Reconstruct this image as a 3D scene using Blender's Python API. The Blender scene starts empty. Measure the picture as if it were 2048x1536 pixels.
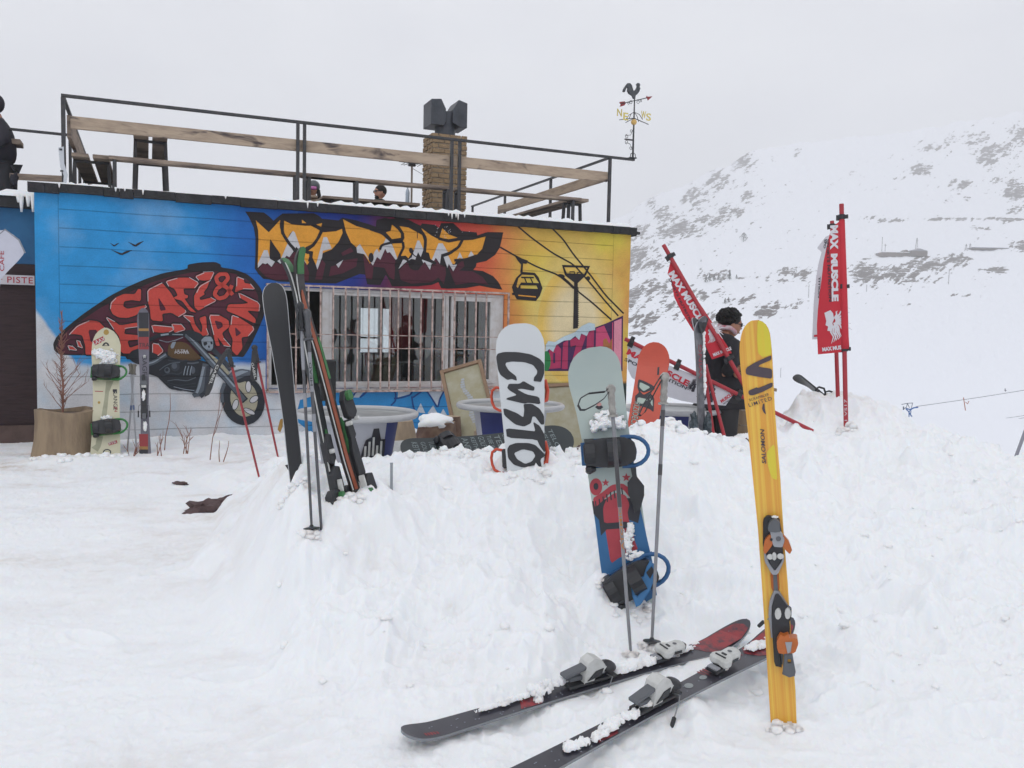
import bpy, bmesh, math, random
import numpy as np
from mathutils import Vector, Matrix, geometry
random.seed(7)
SC = bpy.context.scene
COL = SC.collection
# ------------------------------------------------------------------ camera
FPX = 1700.0
TH, RO = math.radians(3.74), math.radians(1.2)
CAM = Vector((0, 0, 1.55))
FWD = Vector((0, math.cos(TH), -math.sin(TH)))
_u0 = Vector((0, math.sin(TH), math.cos(TH)))
RGT = Vector((math.cos(RO), 0, 0)) + _u0 * math.sin(RO)
UPV = Vector((-math.sin(RO), 0, 0)) + _u0 * math.cos(RO)
cd = bpy.data.cameras.new('camera'); cam = bpy.data.objects.new('camera', cd); COL.objects.link(cam)
cam.matrix_world = Matrix(((RGT.x, UPV.x, -FWD.x, CAM.x), (RGT.y, UPV.y, -FWD.y, CAM.y), (RGT.z, UPV.z, -FWD.z, CAM.z), (0, 0, 0, 1)))
cd.sensor_width = 36.0; cd.lens = FPX / 2048 * 36; cd.clip_start = 0.05; cd.clip_end = 6000
SC.camera = cam
# ------------------------------------------------------------------ world: overcast sky
SUN_EL, SUN_AZ = 48.0, 200.0
w = bpy.data.worlds.new('World'); SC.world = w; w.use_nodes = True
nt = w.node_tree; nt.nodes.clear()
o_ = nt.nodes.new('ShaderNodeOutputWorld')
sky = nt.nodes.new('ShaderNodeTexSky'); sky.sky_type = 'NISHITA'; sky.sun_disc = False
sky.sun_elevation = math.radians(SUN_EL); sky.sun_rotation = math.radians(SUN_AZ); sky.altitude = 2600
b1 = nt.nodes.new('ShaderNodeBackground'); b1.inputs[1].default_value = 0.006
nt.links.new(sky.outputs[0], b1.inputs[0])
tc = nt.nodes.new('ShaderNodeTexCoord')
mp = nt.nodes.new('ShaderNodeMapping'); mp.inputs['Scale'].default_value = (1.4, 1.4, 3.2)
nz = nt.nodes.new('ShaderNodeTexNoise'); nz.inputs['Scale'].default_value = 1.9; nz.inputs['Detail'].default_value = 7; nz.inputs['Roughness'].default_value = .58
rp = nt.nodes.new('ShaderNodeValToRGB')
rp.color_ramp.elements[0].position = .30; rp.color_ramp.elements[0].color = (.665, .672, .715, 1)
rp.color_ramp.elements[1].position = .66; rp.color_ramp.elements[1].color = (.80, .81, .835, 1)
b2 = nt.nodes.new('ShaderNodeBackground'); b2.inputs[1].default_value = 1.25
ad = nt.nodes.new('ShaderNodeAddShader')
L = nt.links.new
L(tc.outputs['Generated'], mp.inputs[0]); L(mp.outputs[0], nz.inputs['Vector']); L(nz.outputs[0], rp.inputs[0]); L(rp.outputs[0], b2.inputs[0])
L(b1.outputs[0], ad.inputs[0]); L(b2.outputs[0], ad.inputs[1]); L(ad.outputs[0], o_.inputs[0])
sd = bpy.data.lights.new('sun', 'SUN'); sd.energy = 0.6; sd.angle = math.radians(25); sd.color = (1, .985, .96)
sun = bpy.data.objects.new('sun', sd); COL.objects.link(sun)
_a, _e = math.radians(SUN_AZ), math.radians(SUN_EL)
sdir = Vector((math.sin(_a) * math.cos(_e), math.cos(_a) * math.cos(_e), math.sin(_e)))
sun.rotation_euler = sdir.to_track_quat('Z', 'Y').to_euler()
SC.view_settings.view_transform = 'Standard'; SC.view_settings.look = 'None'
SC.view_settings.exposure = 0.0; SC.view_settings.gamma = 1.0
SC.view_settings.use_curve_mapping = False
try:
    SC.cycles.max_bounces = 5; SC.cycles.transparent_max_bounces = 10; SC.cycles.volume_bounces = 1
except Exception: pass

# ------------------------------------------------------------------ helpers
ZUP = Vector((0, 0, 1))
def ray(px, py): return FWD + RGT * ((px - 1024) / FPX) - UPV * ((py - 768) / FPX)
def P(px, py, t): return CAM + ray(px, py) * t
class Frame:
    """a plane in the world: origin O, axes X (across), Y (along), N (outwards)"""
    def __init__(s, O, X, Y, N=None):
        s.O = O.copy(); s.Y = Y.normalized(); s.X = (X - s.Y * X.dot(s.Y)).normalized(); s.N = s.X.cross(s.Y)
    def mat(s):
        m = Matrix.Identity(4)
        for i, a in enumerate((s.X, s.Y, s.N, s.O)):
            for r in range(3): m[r][i] = a[r]
        return m
    def uv(s, px, py, w=0.0):
        k = ray(px, py); o = s.O + s.N * w
        q = CAM + k * ((o - CAM).dot(s.N) / k.dot(s.N)) - o
        return (q.dot(s.X), q.dot(s.Y))
    def pt(s, u, v, w=0): return s.O + s.X * u + s.Y * v + s.N * w
WM = {}
def srgb(h, k=1.0):
    h = h.lstrip('#'); c = [int(h[i:i + 2], 16) / 255 for i in (0, 2, 4)]
    return tuple(min(1.0, (x / 12.92 if x <= .04045 else ((x + .055) / 1.055) ** 2.4) * k) for x in c) + (1,)
_mats = {}
def mat(name, base, rough=.6, metal=0., spec=.5, noise=0., nscale=8., bump=0., bscale=40., mix=None, stretch=None, coat=0., detail=4):
    """procedural principled material; base is an sRGB hex or linear tuple; noise = strength of mottling towards mix"""
    if name in _mats: return _mats[name]
    m = bpy.data.materials.new(name); m.use_nodes = True; nt = m.node_tree
    b = nt.nodes['Principled BSDF']
    c = srgb(base) if isinstance(base, str) else base
    b.inputs['Roughness'].default_value = rough; b.inputs['Metallic'].default_value = metal
    b.inputs['Specular IOR Level'].default_value = spec; b.inputs['Coat Weight'].default_value = coat
    tc = nt.nodes.new('ShaderNodeTexCoord'); mp = nt.nodes.new('ShaderNodeMapping')
    if stretch: mp.inputs['Scale'].default_value = stretch
    nt.links.new(tc.outputs['Object'], mp.inputs[0])
    n1 = nt.nodes.new('ShaderNodeTexNoise'); n1.inputs['Scale'].default_value = nscale; n1.inputs['Detail'].default_value = detail; n1.inputs['Roughness'].default_value = .6
    nt.links.new(mp.outputs[0], n1.inputs['Vector'])
    mx = nt.nodes.new('ShaderNodeMix'); mx.data_type = 'RGBA'
    d = (srgb(mix) if isinstance(mix, str) else mix) if mix else tuple(x * .6 for x in c[:3]) + (1,)
    mx.inputs[6].default_value = c; mx.inputs[7].default_value = d
    mr = nt.nodes.new('ShaderNodeMapRange'); mr.inputs[1].default_value = .42; mr.inputs[2].default_value = .68; mr.inputs[4].default_value = noise
    nt.links.new(n1.outputs[0], mr.inputs[0]); nt.links.new(mr.outputs[0], mx.inputs[0]); nt.links.new(mx.outputs[2], b.inputs['Base Color'])
    if bump:
        n2 = nt.nodes.new('ShaderNodeTexNoise'); n2.inputs['Scale'].default_value = bscale; n2.inputs['Detail'].default_value = 5
        nt.links.new(mp.outputs[0], n2.inputs['Vector'])
        bp = nt.nodes.new('ShaderNodeBump'); bp.inputs['Strength'].default_value = bump; bp.inputs['Distance'].default_value = .02
        nt.links.new(n2.outputs[0], bp.inputs['Height']); nt.links.new(bp.outputs[0], b.inputs['Normal'])
    _mats[name] = m; return m

class MB:
    """collects faces; vertices are local to the root unless root is given (then world points are converted)"""
    def __init__(s, root=None):
        s.v = []; s.f = []; s.mi = []; s.c = 0; s.inv = WM[root].inverted() if root else None
    def add(s, vs, fs):
        n = len(s.v)
        s.v += [tuple(s.inv @ Vector(v)) if s.inv else tuple(v) for v in vs]
        s.f += [tuple(n + i for i in f) for f in fs]; s.mi += [s.c] * len(fs)
    def hexa(s, a, b):
        """two quads a (4 pts), b (4 pts) joined"""
        s.add(list(a) + list(b), [(3, 2, 1, 0), (4, 5, 6, 7), (0, 1, 5, 4), (1, 2, 6, 5), (2, 3, 7, 6), (3, 0, 4, 7)])
    def box(s, c, sz, M=None):
        c = Vector(c); x, y, z = (q / 2 for q in sz)
        pts = [(-x, -y), (x, -y), (x, y), (-x, y)]
        g = lambda p, q: c + (M @ Vector((p[0], p[1], q)) if M else Vector((p[0], p[1], q)))
        s.hexa([g(p, -z) for p in pts], [g(p, z) for p in pts])
    def span(s, a, b):
        s.box([(a[i] + b[i]) / 2 for i in range(3)], [abs(b[i] - a[i]) for i in range(3)])
    def beam(s, a, b, w, h, up=ZUP):
        a, b = Vector(a), Vector(b); d = (b - a).normalized(); up = Vector(up)
        if abs(d.dot(up)) > .95: up = Vector((0, 1, 0)) if abs(d.y) < .9 else Vector((1, 0, 0))
        x = d.cross(up).normalized() * (w / 2); y = x.cross(d).normalized() * (h / 2)
        q = [-x - y, x - y, x + y, -x + y]
        s.hexa([a + k for k in q], [b + k for k in q])
    def tube(s, pts, r, n=8, closed=False):
        pts = [Vector(p) for p in pts]; m = len(pts)
        rs = r if isinstance(r, (list, tuple)) else [r] * m
        vs = []; prev = None
        for i, p in enumerate(pts):
            if closed: t = pts[(i + 1) % m] - pts[i - 1]
            else: t = pts[min(i + 1, m - 1)] - pts[max(i - 1, 0)]
            t.normalize()
            if prev is None:
                a = Vector((0, 0, 1)) if abs(t.z) < .9 else Vector((1, 0, 0)); x = t.cross(a).normalized()
            else: x = (prev - t * prev.dot(t)).normalized()
            prev = x; y = t.cross(x)
            for k in range(n):
                an = 2 * math.pi * k / n; vs.append(p + (x * math.cos(an) + y * math.sin(an)) * rs[i])
        fs = []
        for i in range(m if closed else m - 1):
            j = (i + 1) % m
            for k in range(n): fs.append((i * n + k, i * n + (k + 1) % n, j * n + (k + 1) % n, j * n + k))
        if not closed: fs += [tuple(range(n))[::-1], tuple(range((m - 1) * n, m * n))]
        s.add(vs, fs)
    def band(s, pts, w, th, side):
        """flat strap along pts; width w along side vector"""
        pts = [Vector(p) for p in pts]; side = Vector(side).normalized() * w / 2; vs = []; m = len(pts)
        for i, p in enumerate(pts):
            t = (pts[min(i + 1, m - 1)] - pts[max(i - 1, 0)]).normalized(); nn = t.cross(side).normalized() * th / 2
            vs += [p - side - nn, p + side - nn, p + side + nn, p - side + nn]
        fs = [(0, 1, 2, 3), tuple((m - 1) * 4 + k for k in (3, 2, 1, 0))]
        for i in range(m - 1):
            for k in range(4): fs.append((i * 4 + k, (i + 1) * 4 + k, (i + 1) * 4 + (k + 1) % 4, i * 4 + (k + 1) % 4))
        s.add(vs, fs)
    def sheet(s, loops, w=0.0, fn=None):
        """flat filled polygon(s) in local xy at height w; loops[0] outer, rest holes"""
        vv = [[Vector((p[0], p[1], 0)) for p in l] for l in loops]
        tri = geometry.tessellate_polygon(vv); flat = [p for l in vv for p in l]
        s.add([fn(p.x, p.y, w) if fn else (p.x, p.y, w) for p in flat], [tuple(t) if (flat[t[1]] - flat[t[0]]).cross(flat[t[2]] - flat[t[0]]).z > 0 else tuple(t)[::-1] for t in tri])
    def prism(s, loops, w0, w1, fn=None):
        fn = fn or (lambda x, y, z: (x, y, z))
        vv = [[Vector((p[0], p[1], 0)) for p in l] for l in loops]
        tri = geometry.tessellate_polygon(vv); flat = [p for l in vv for p in l]
        T = [tuple(t) if (flat[t[1]] - flat[t[0]]).cross(flat[t[2]] - flat[t[0]]).z > 0 else tuple(t)[::-1] for t in tri]
        n = len(flat); fs = [t for t in T]; fs = [tuple(i + n for i in t) for t in T] + [t[::-1] for t in T]
        k = 0
        for l in loops:
            m = len(l)
            for i in range(m): fs.append((k + i, k + (i + 1) % m, n + k + (i + 1) % m, n + k + i))
            k += m
        s.add([fn(p.x, p.y, w0) for p in flat] + [fn(p.x, p.y, w1) for p in flat], fs)
    def ell(s, c, r, M=None, nu=14, nv=9, fn=None):
        vs = []; fs = []; c = Vector(c)
        for j in range(nv + 1):
            ph = math.pi * j / nv
            for i in range(nu):
                a = 2 * math.pi * i / nu
                q = Vector((math.sin(ph) * math.cos(a), math.sin(ph) * math.sin(a), math.cos(ph)))
                k = fn(q) if fn else 1
                q = Vector((q.x * r[0] * k, q.y * r[1] * k, q.z * r[2] * k)); vs.append(c + (M @ q if M else q))
        for j in range(nv):
            for i in range(nu): fs.append((j * nu + i, j * nu + (i + 1) % nu, (j + 1) * nu + (i + 1) % nu, (j + 1) * nu + i)[::-1])
        s.add(vs, fs)
    def lathe(s, c, prof, n=28, axis=None):
        """prof: list of (radius, height) around +Z at c"""
        vs = []; c = Vector(c); q = axis.normalized().to_track_quat('Z', 'Y').to_matrix() if axis else None
        for r, h in prof:
            for i in range(n):
                a = 2 * math.pi * i / n; p = Vector((r * math.cos(a), r * math.sin(a), h)); vs.append(c + (q @ p if q else p))
        fs = []
        for j in range(len(prof) - 1):
            for i in range(n): fs.append((j * n + i, j * n + (i + 1) % n, (j + 1) * n + (i + 1) % n, (j + 1) * n + i))
        s.add(vs, fs)
    def build(s, name, mats, parent=None, smooth=False, bevel=0, auto=None):
        me = bpy.data.meshes.new(name); me.from_pydata(s.v, [], s.f)
        mats = mats if isinstance(mats, (list, tuple)) else [mats]
        for m in mats: me.materials.append(m)
        me.polygons.foreach_set('material_index', [min(k, len(mats) - 1) for k in s.mi])
        if smooth: me.polygons.foreach_set('use_smooth', [True] * len(s.f))
        me.update(); me.validate()
        bm = bmesh.new(); bm.from_mesh(me)
        if smooth: bmesh.ops.remove_doubles(bm, verts=bm.verts, dist=1e-6)
        if bevel:
            ed = [e for e in bm.edges if len(e.link_faces) == 2 and e.calc_face_angle(0) > .6]
            bmesh.ops.bevel(bm, geom=ed, offset=bevel, segments=1, affect='EDGES', clamp_overlap=True)
        bm.to_mesh(me); bm.free()
        if smooth and auto:
            try: me.set_sharp_from_angle(angle=math.radians(auto))
            except Exception: pass
        o = bpy.data.objects.new(name, me); COL.objects.link(o)
        if parent: o.parent = parent; WM[o] = WM[parent]
        else: WM[o] = Matrix.Identity(4)
        return o
def tag(o, label=None, cat=None, group=None, kind=None):
    if label: o['label'] = label
    if cat: o['category'] = cat
    if group: o['group'] = group
    if kind: o['kind'] = kind
    return o
def thing(name, label, cat, M=None, group=None):
    o = bpy.data.objects.new(name, None); COL.objects.link(o); o.empty_display_size = .1
    M = M.mat() if isinstance(M, Frame) else (Matrix.Translation(M) if isinstance(M, Vector) else M)
    o.matrix_world = M; WM[o] = M.copy()
    return tag(o, label, cat, group)
def single(mb, name, mats, label, cat, group=None, **k):
    """a thing that is one mesh; its vertices are world points, moved so that the origin is its base"""
    n = len(mb.v); c = Vector((sum(v[0] for v in mb.v) / n, sum(v[1] for v in mb.v) / n, min(v[2] for v in mb.v)))
    mb.v = [tuple(Vector(v) - c) for v in mb.v]
    o = mb.build(name, mats, None, **k); o.location = c; WM[o] = Matrix.Translation(c)
    return tag(o, label, cat, group)
def text_mesh(s, size=1.0, bold=0.0, shear=0.0, space=1.0, align='CENTER'):
    """(verts2d, faces) of a line of lettering"""
    c = bpy.data.curves.new('lettering', 'FONT'); c.body = s; c.size = size; c.offset = bold; c.shear = shear; c.space_character = space
    c.align_x = align; c.align_y = 'CENTER'; c.fill_mode = 'FRONT'; c.resolution_u = 3
    o = bpy.data.objects.new('lettering', c); COL.objects.link(o)
    me = bpy.data.meshes.new_from_object(o.evaluated_get(bpy.context.evaluated_depsgraph_get()))
    vs = [(v.co.x, v.co.y) for v in me.vertices]; fs = [tuple(p.vertices) for p in me.polygons]
    bpy.data.objects.remove(o); bpy.data.curves.remove(c); bpy.data.meshes.remove(me)
    return vs, fs
def text(mb, s, org, xa, ya, fn, w=0, height=None, width=None, bold=0.0, shear=0.0, space=1.0):
    """lay lettering so that its box is centred on org, xa/ya 2d unit vectors, fitted to width x height"""
    vs, fs = text_mesh(s, 1.0, bold, shear, space)
    if not vs: return
    x0, x1 = min(v[0] for v in vs), max(v[0] for v in vs); y0, y1 = min(v[1] for v in vs), max(v[1] for v in vs)
    sy = height / (y1 - y0) if height else width / (x1 - x0); sx = width / (x1 - x0) if width else sy
    cx, cy = (x0 + x1) / 2, (y0 + y1) / 2; out = []
    for x, y in vs:
        a, b = (x - cx) * sx, (y - cy) * sy
        out.append(fn(org[0] + xa[0] * a + ya[0] * b, org[1] + xa[1] * a + ya[1] * b, w))
    mb.add(out, fs)
def stroke(pts, w, closed=False):
    """outline polygon of a painted line; w scalar or per-point"""
    p = [Vector((a, b)) for a, b in pts]; n = len(p); ws = w if isinstance(w, (list, tuple)) else [w] * n
    l, r = [], []
    for i in range(n):
        t = (p[min(i + 1, n - 1)] - p[max(i - 1, 0)]); t.normalize(); q = Vector((-t.y, t.x)) * ws[i] / 2
        l.append(tuple(p[i] + q)); r.append(tuple(p[i] - q))
    return l + r[::-1]
def smooth_poly(pts, it=1, closed=True):
    for _ in range(it):
        out = []; n = len(pts)
        for i in range(n if closed else n - 1):
            a, b = pts[i], pts[(i + 1) % n]
            out += [(a[0] * .86 + b[0] * .14, a[1] * .86 + b[1] * .14), (a[0] * .14 + b[0] * .86, a[1] * .14 + b[1] * .86)]
        if not closed: out = [pts[0]] + out + [pts[-1]]
        pts = out
    return pts
# numpy value noise
_rng = np.random.RandomState(3); _G = _rng.rand(256, 256)
def vn(x, y):
    xi = np.floor(x).astype(int); yi = np.floor(y).astype(int); fx = x - xi; fy = y - yi
    fx = fx * fx * fx * (fx * (fx * 6 - 15) + 10); fy = fy * fy * fy * (fy * (fy * 6 - 15) + 10)
    a = _G[xi & 255, yi & 255]; b = _G[(xi + 1) & 255, yi & 255]; c = _G[xi & 255, (yi + 1) & 255]; d = _G[(xi + 1) & 255, (yi + 1) & 255]
    return (a * (1 - fx) + b * fx) * (1 - fy) + (c * (1 - fx) + d * fx) * fy - .5
def fbm(x, y, o=4, g=.5, l=2.03):
    s = 0; a = 1.
    for i in range(o): s = s + a * vn(x + i * 17.3, y + i * 9.1); x = x * l; y = y * l; a *= g
    return s
def billow(x, y, o=3, g=.5):
    s = 0; a = 1.
    for i in range(o): s = s + a * (0.25 - np.abs(vn(x + i * 31.7, y + i * 5.9))) ; x = x * 2.1; y = y * 2.1; a *= g
    return s
# ------------------------------------------------------------------ ground
YV = np.array([0, 2.4, 3.0, 3.5, 4.0, 4.4, 4.8, 5.2, 5.7, 6.3, 7.0, 8.0, 9.0, 10., 11.5, 13, 16, 24])
HT = {
 -4000: [0] * 18,
 0:    [0, 0, 0, 0, 0, 0, 0, 0, 0, 0, 0, 0, .03, .06, .06, 0, 0, 0],
 400:  [0, 0, 0, 0, 0, 0, .02, .03, .04, .04, .04, .05, .1, .12, .12, 0, 0, 0],
 470:  [0, 0, 0, 0, .03, .06, .10, .16, .20, .2, .18, .14, .12, .12, .12, 0, 0, 0],
 590:  [0, 0, 0, .05, .24, .46, .70, .74, .68, .52, .38, .25, .15, .12, .12, 0, 0, 0],
 640:  [0, 0, 0, .07, .28, .44, .60, .68, .60, .50, .4, .25, .15, .12, .12, 0, 0, 0],
 760:  [0, 0, .02, .09, .28, .44, .56, .63, .60, .50, .42, .3, .2, .15, .12, 0, 0, 0],
 1040: [0, 0, .02, .08, .24, .40, .56, .67, .68, .56, .45, .3, .2, .15, .12, 0, 0, 0],
 1200: [0, 0, .03, .10, .16, .26, .46, .66, .73, .62, .5, .3, .2, .15, .12, 0, 0, 0],
 1300: [0, 0, .03, .09, .15, .27, .50, .76, .88, .80, .6, .35, .2, .15, .12, 0, 0, 0],
 1400: [0, 0, .03, .08, .14, .25, .45, .66, .82, .80, .6, .4, .2, .15, .1, 0, 0, -1],
 1480: [0, 0, .02, .06, .12, .22, .38, .55, .70, .79, .66, .4, .2, .15, .1, 0, 0, -2],
 1560: [0, 0, .02, .06, .12, .22, .36, .50, .64, .76, .70, .75, .5, .1, -.2, -1, -2, -4],
 1610: [0, 0, .02, .06, .12, .22, .34, .46, .58, .72, .76, 1.00, .7, .1, -1, -2, -3, -5],
 1700: [0, 0, .02, .06, .12, .20, .30, .42, .54, .66, .78, 1.02, .7, 0, -1.2, -2, -3, -5],
 1760: [0, 0, .02, .06, .12, .20, .30, .42, .54, .65, .76, .96, .6, 0, -1.2, -2, -3, -5],
 1850: [0, 0, .02, .06, .12, .20, .30, .42, .53, .64, .74, .70, .2, -.4, -1.2, -2, -3, -5],
 1950: [0, 0, .02, .06, .12, .20, .30, .42, .52, .61, .67, .5, 0, -.6, -1.4, -2, -3, -5],
 2048: [0, 0, .02, .06, .12, .20, .30, .42, .52, .62, .62, .3, -.2, -.8, -1.5, -2, -3, -5],
 2300: [0, 0, .02, .06, .12, .20, .30, .42, .50, .55, .5, .2, -.3, -1, -1.6, -2, -3, -5],
 6000: [0, 0, .02, .06, .12, .20, .30, .42, .50, .5, .4, .1, -.3, -1, -1.6, -2, -3, -5]}
_px = np.array(sorted(HT)); _ht = np.array([HT[k] for k in sorted(HT)], float)
SKI_BEDS = [(P(803, 1478, 3.10), P(1492, 1272, 4.08)), (P(968, 1590, 2.72), P(1578, 1268, 3.90))]
def base_h(x, y):
    x = np.asarray(x, float); y = np.asarray(y, float)
    px = 1024 + FPX * x / np.maximum(y, .3)
    px = px + np.clip((900 - px) / 300, .12, 1) * 80 * fbm(x * 1.1 + 3, y * 1.1, 3)
    px = np.clip(px, -4000, 5999); yy = np.clip(y, 0, 23.9)
    i = np.clip(np.searchsorted(_px, px, 'right') - 1, 0, len(_px) - 2); j = np.clip(np.searchsorted(YV, yy, 'right') - 1, 0, len(YV) - 2)
    a = (px - _px[i]) / (_px[i + 1] - _px[i]); b = (yy - YV[j]) / (YV[j + 1] - YV[j])
    a = a * a * (3 - 2 * a)
    return (_ht[i, j] * (1 - a) + _ht[i + 1, j] * a) * (1 - b) + (_ht[i, j + 1] * (1 - a) + _ht[i + 1, j + 1] * a) * b
def snow_h(x, y):
    x = np.asarray(x, float); y = np.asarray(y, float)
    h = base_h(x, y)
    px = 1024 + FPX * x / np.maximum(y, .3)
    pile = np.clip(h / .18, 0, 1) * np.clip((px - 470) / 120, 0, 1)      # shovelled, cloddy snow
    flat = np.clip((900 - px) / 300, 0, 1)
    warp = fbm(x * 1.7 + 5, y * 1.7, 3) * .5
    d = (.03 + .075 * pile) * fbm(x * 1.6, y * 1.6 + 3, 3)
    d += (.012 + .140 * pile) * billow(x * 3.1 + warp, y * 3.1 - warp, 3)
    d += (.012 + .040 * pile + .010 * (1 - flat)) * billow(x * 9 + warp * 2, y * 9, 3)
    d += (.005 + .006 * pile) * fbm(x * 26, y * 26, 3, .6)
    d += (.008 + .012 * pile) * np.clip(fbm(x * 17 + 3, y * 17, 3, .6) - .05, 0, 1) * 2 * np.clip(.6 + 2 * fbm(x * 1.3 + 9, y * 1.3, 2), 0, 1)
    cl = np.clip(fbm(x * 4.3 + 31, y * 4.3 + 7, 2) - .12, 0, 1) * np.clip(h / .1, .15, 1)   # clods
    d += .16 * cl * (1 - .6 * flat)
    h = h + d - .030 * pile - .012
    for (a, b) in SKI_BEDS:      # snow pressed down under the two lying skis
        ux, uy = b.x - a.x, b.y - a.y; l2 = ux * ux + uy * uy
        s = np.clip(((x - a.x) * ux + (y - a.y) * uy) / l2, 0, 1); dd = np.hypot(x - a.x - s * ux, y - a.y - s * uy)
        tz = a.z + (b.z - a.z) * s - .022 - .05 * np.clip((s - .82) / .18, 0, 1) * 0; k = np.clip((.20 - dd) / .13, 0, 1); k = k * k * (3 - 2 * k)
        h = np.where(h > tz, h * (1 - k) + tz * k, h)
    return h
PRINTS = [(640, 1200, .13, .05, .35), (760, 1290, .12, .05, 1.0), (470, 1330, .13, .05, .2), (980, 1250, .11, .06, 2.), (1350, 1180, .12, .06, .8), (1500, 1330, .1, .05, 1.9), (1750, 1150, .13, .07, .6), (1850, 1300, .13, .06, 1.4), (1700, 1400, .12, .06, .4),
          (330, 1130, .13, .05, .7), (820, 1130, .11, .06, .6), (950, 1100, .1, .05, 2.2), (180, 1250, .14, .05, 2.6), (600, 1450, .13, .05, .5), (1680, 1010, .14, .07, .3), (1930, 1080, .14, .07, 2.2), (1960, 1440, .12, .06, .9)]
def prints(x, y):
    d = 0
    for px, py, a, b, an in PRINTS:
        k = ray(px, py); t = 1.5 / -k.z; cx, cy = k.x * t, k.y * t
        u = (x - cx) * math.cos(an) + (y - cy) * math.sin(an); v = -(x - cx) * math.sin(an) + (y - cy) * math.cos(an)
        q = (u / a) ** 2 + (v / b) ** 2
        d = d - .035 * np.exp(-q * q) + .012 * np.exp(-(q - 2) ** 2)
    return d
ANCH = []      # the snow meets each thing that stands in it at the right height
for qx, qy, qt, qr, qd in [(592, 952, 4.62, .28, .02), (624, 1069, 4.26, .15, 0), (643, 1062, 4.28, .15, 0), (682, 1008, 4.5, .2, .03), (735, 985, 4.55, .2, .03), (1052, 942, 5.22, .35, .02), (1262, 1218, 4.22, .3, .05), (1262, 1312, 3.86, .15, 0), (1303, 1296, 3.92, .15, 0),
    (1567, 1448, 3.35, .2, .005), (1403, 882, 6.45, .3, .02), (1285, 868, 6.2, .3, .02), (1692, 850, 7.15, .3, 0), (1676, 795, 7.7, .3, 0), (1427, 868, 6.75, .2, 0), (130, 908, 9.1, .5, 0), (212, 916, 9.2, .3, .02), (289, 914, 9.42, .3, .02), (520, 962, 7.9, .3, 0), (556, 915, 8.3, .3, 0), (1625, 864, 7.15, .25, 0), (1142, 905, 5.9, .25, 0), (900, 925, 5.5, .3, 0), (790, 925, 5.4, .3, 0)]:
    _p = P(qx, qy, qt); ANCH.append((_p.x, _p.y, _p.z + qd, qr))
_raw = snow_h
_adj = [a[2] - float(_raw(np.array([a[0]]), np.array([a[1]]))[0]) for a in ANCH]
def snow_h(x, y):
    h = _raw(x, y); num = 0; den_ = 0
    for (ax, ay, az, r), dz in zip(ANCH, _adj): wg = np.exp(-((x - ax) ** 2 + (y - ay) ** 2) / (r * r)); num = num + wg * dz; den_ = den_ + wg
    return h + num / np.maximum(1, den_)
def S(x, y): return float(snow_h(np.array([x]), np.array([y]))[0])
cols = np.concatenate([np.linspace(-4000, -260, 40)[:-1], np.linspace(-260, 2320, 1050), np.linspace(2320, 6000, 30)[1:]])
rows = np.exp(np.linspace(math.log(1.3), math.log(24), 780))
gx = (cols[None, :] - 1024) / FPX * rows[:, None]; gy = np.repeat(rows[:, None], len(cols), 1)
gz = snow_h(gx, gy) + prints(gx, gy)
gpx = np.repeat(cols[None, :], len(rows), 0)
dirt = np.exp(-((gpx - 1640) / 85) ** 2) * np.clip((gy - 7.2) / .6, 0, 1) * np.clip(.5 + fbm(gx * 5, gy * 5, 3), 0, 1.2)
dirt += .5 * np.exp(-((gpx - 1770) / 50) ** 2) * np.clip((gy - 7.4) / .4, 0, 1) * np.clip(.4 + fbm(gx * 6, gy * 6, 3), 0, 1)
lf = np.clip((1100 - gpx) / 500, 0, 1) * (.35 + .65 * np.exp(-((gy - 8.3) / 1.2) ** 2))
dirt += .8 * lf * np.clip(fbm(gx * .9 + 4, gy * 2.2, 4, .6) + .02, 0, 1) * 2
dirt += .7 * np.clip(fbm(gx * 7 + 14, gy * 12.2, 3, .6) - .42, 0, 1) * (gpx < 1500)
def grid_mesh(name, X, Y, Z, mats, att=None, attname='dirt', extra=None):
    n, m = X.shape; co = np.stack([X, Y, Z], -1).reshape(-1, 3)
    i = np.arange(n * m).reshape(n, m)
    q = np.stack([i[:-1, :-1], i[:-1, 1:], i[1:, 1:], i[1:, :-1]], -1).reshape(-1, 4)
    if extra is not None:
        k = len(co); co = np.concatenate([co, np.array(extra, float)]); q = np.concatenate([q, np.array([[k, k + 1, k + 2, k + 3]])])
    me = bpy.data.meshes.new(name); me.vertices.add(len(co)); me.vertices.foreach_set('co', co.astype(np.float32).ravel())
    me.loops.add(q.size); me.loops.foreach_set('vertex_index', q.astype(np.int32).ravel())
    me.polygons.add(len(q)); me.polygons.foreach_set('loop_start', np.arange(0, q.size, 4, dtype=np.int32)); me.polygons.foreach_set('loop_total', np.full(len(q), 4, dtype=np.int32))
    me.polygons.foreach_set('use_smooth', np.ones(len(q), bool)); me.update()
    if att is not None:
        a = me.attributes.new(attname, 'FLOAT', 'POINT'); v = np.zeros(len(co), np.float32); v[:n * m] = att.reshape(-1); a.data.foreach_set('value', v)
    me.materials.append(mats); o = bpy.data.objects.new(name, me); COL.objects.link(o); WM[o] = Matrix.Identity(4); return o
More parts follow.
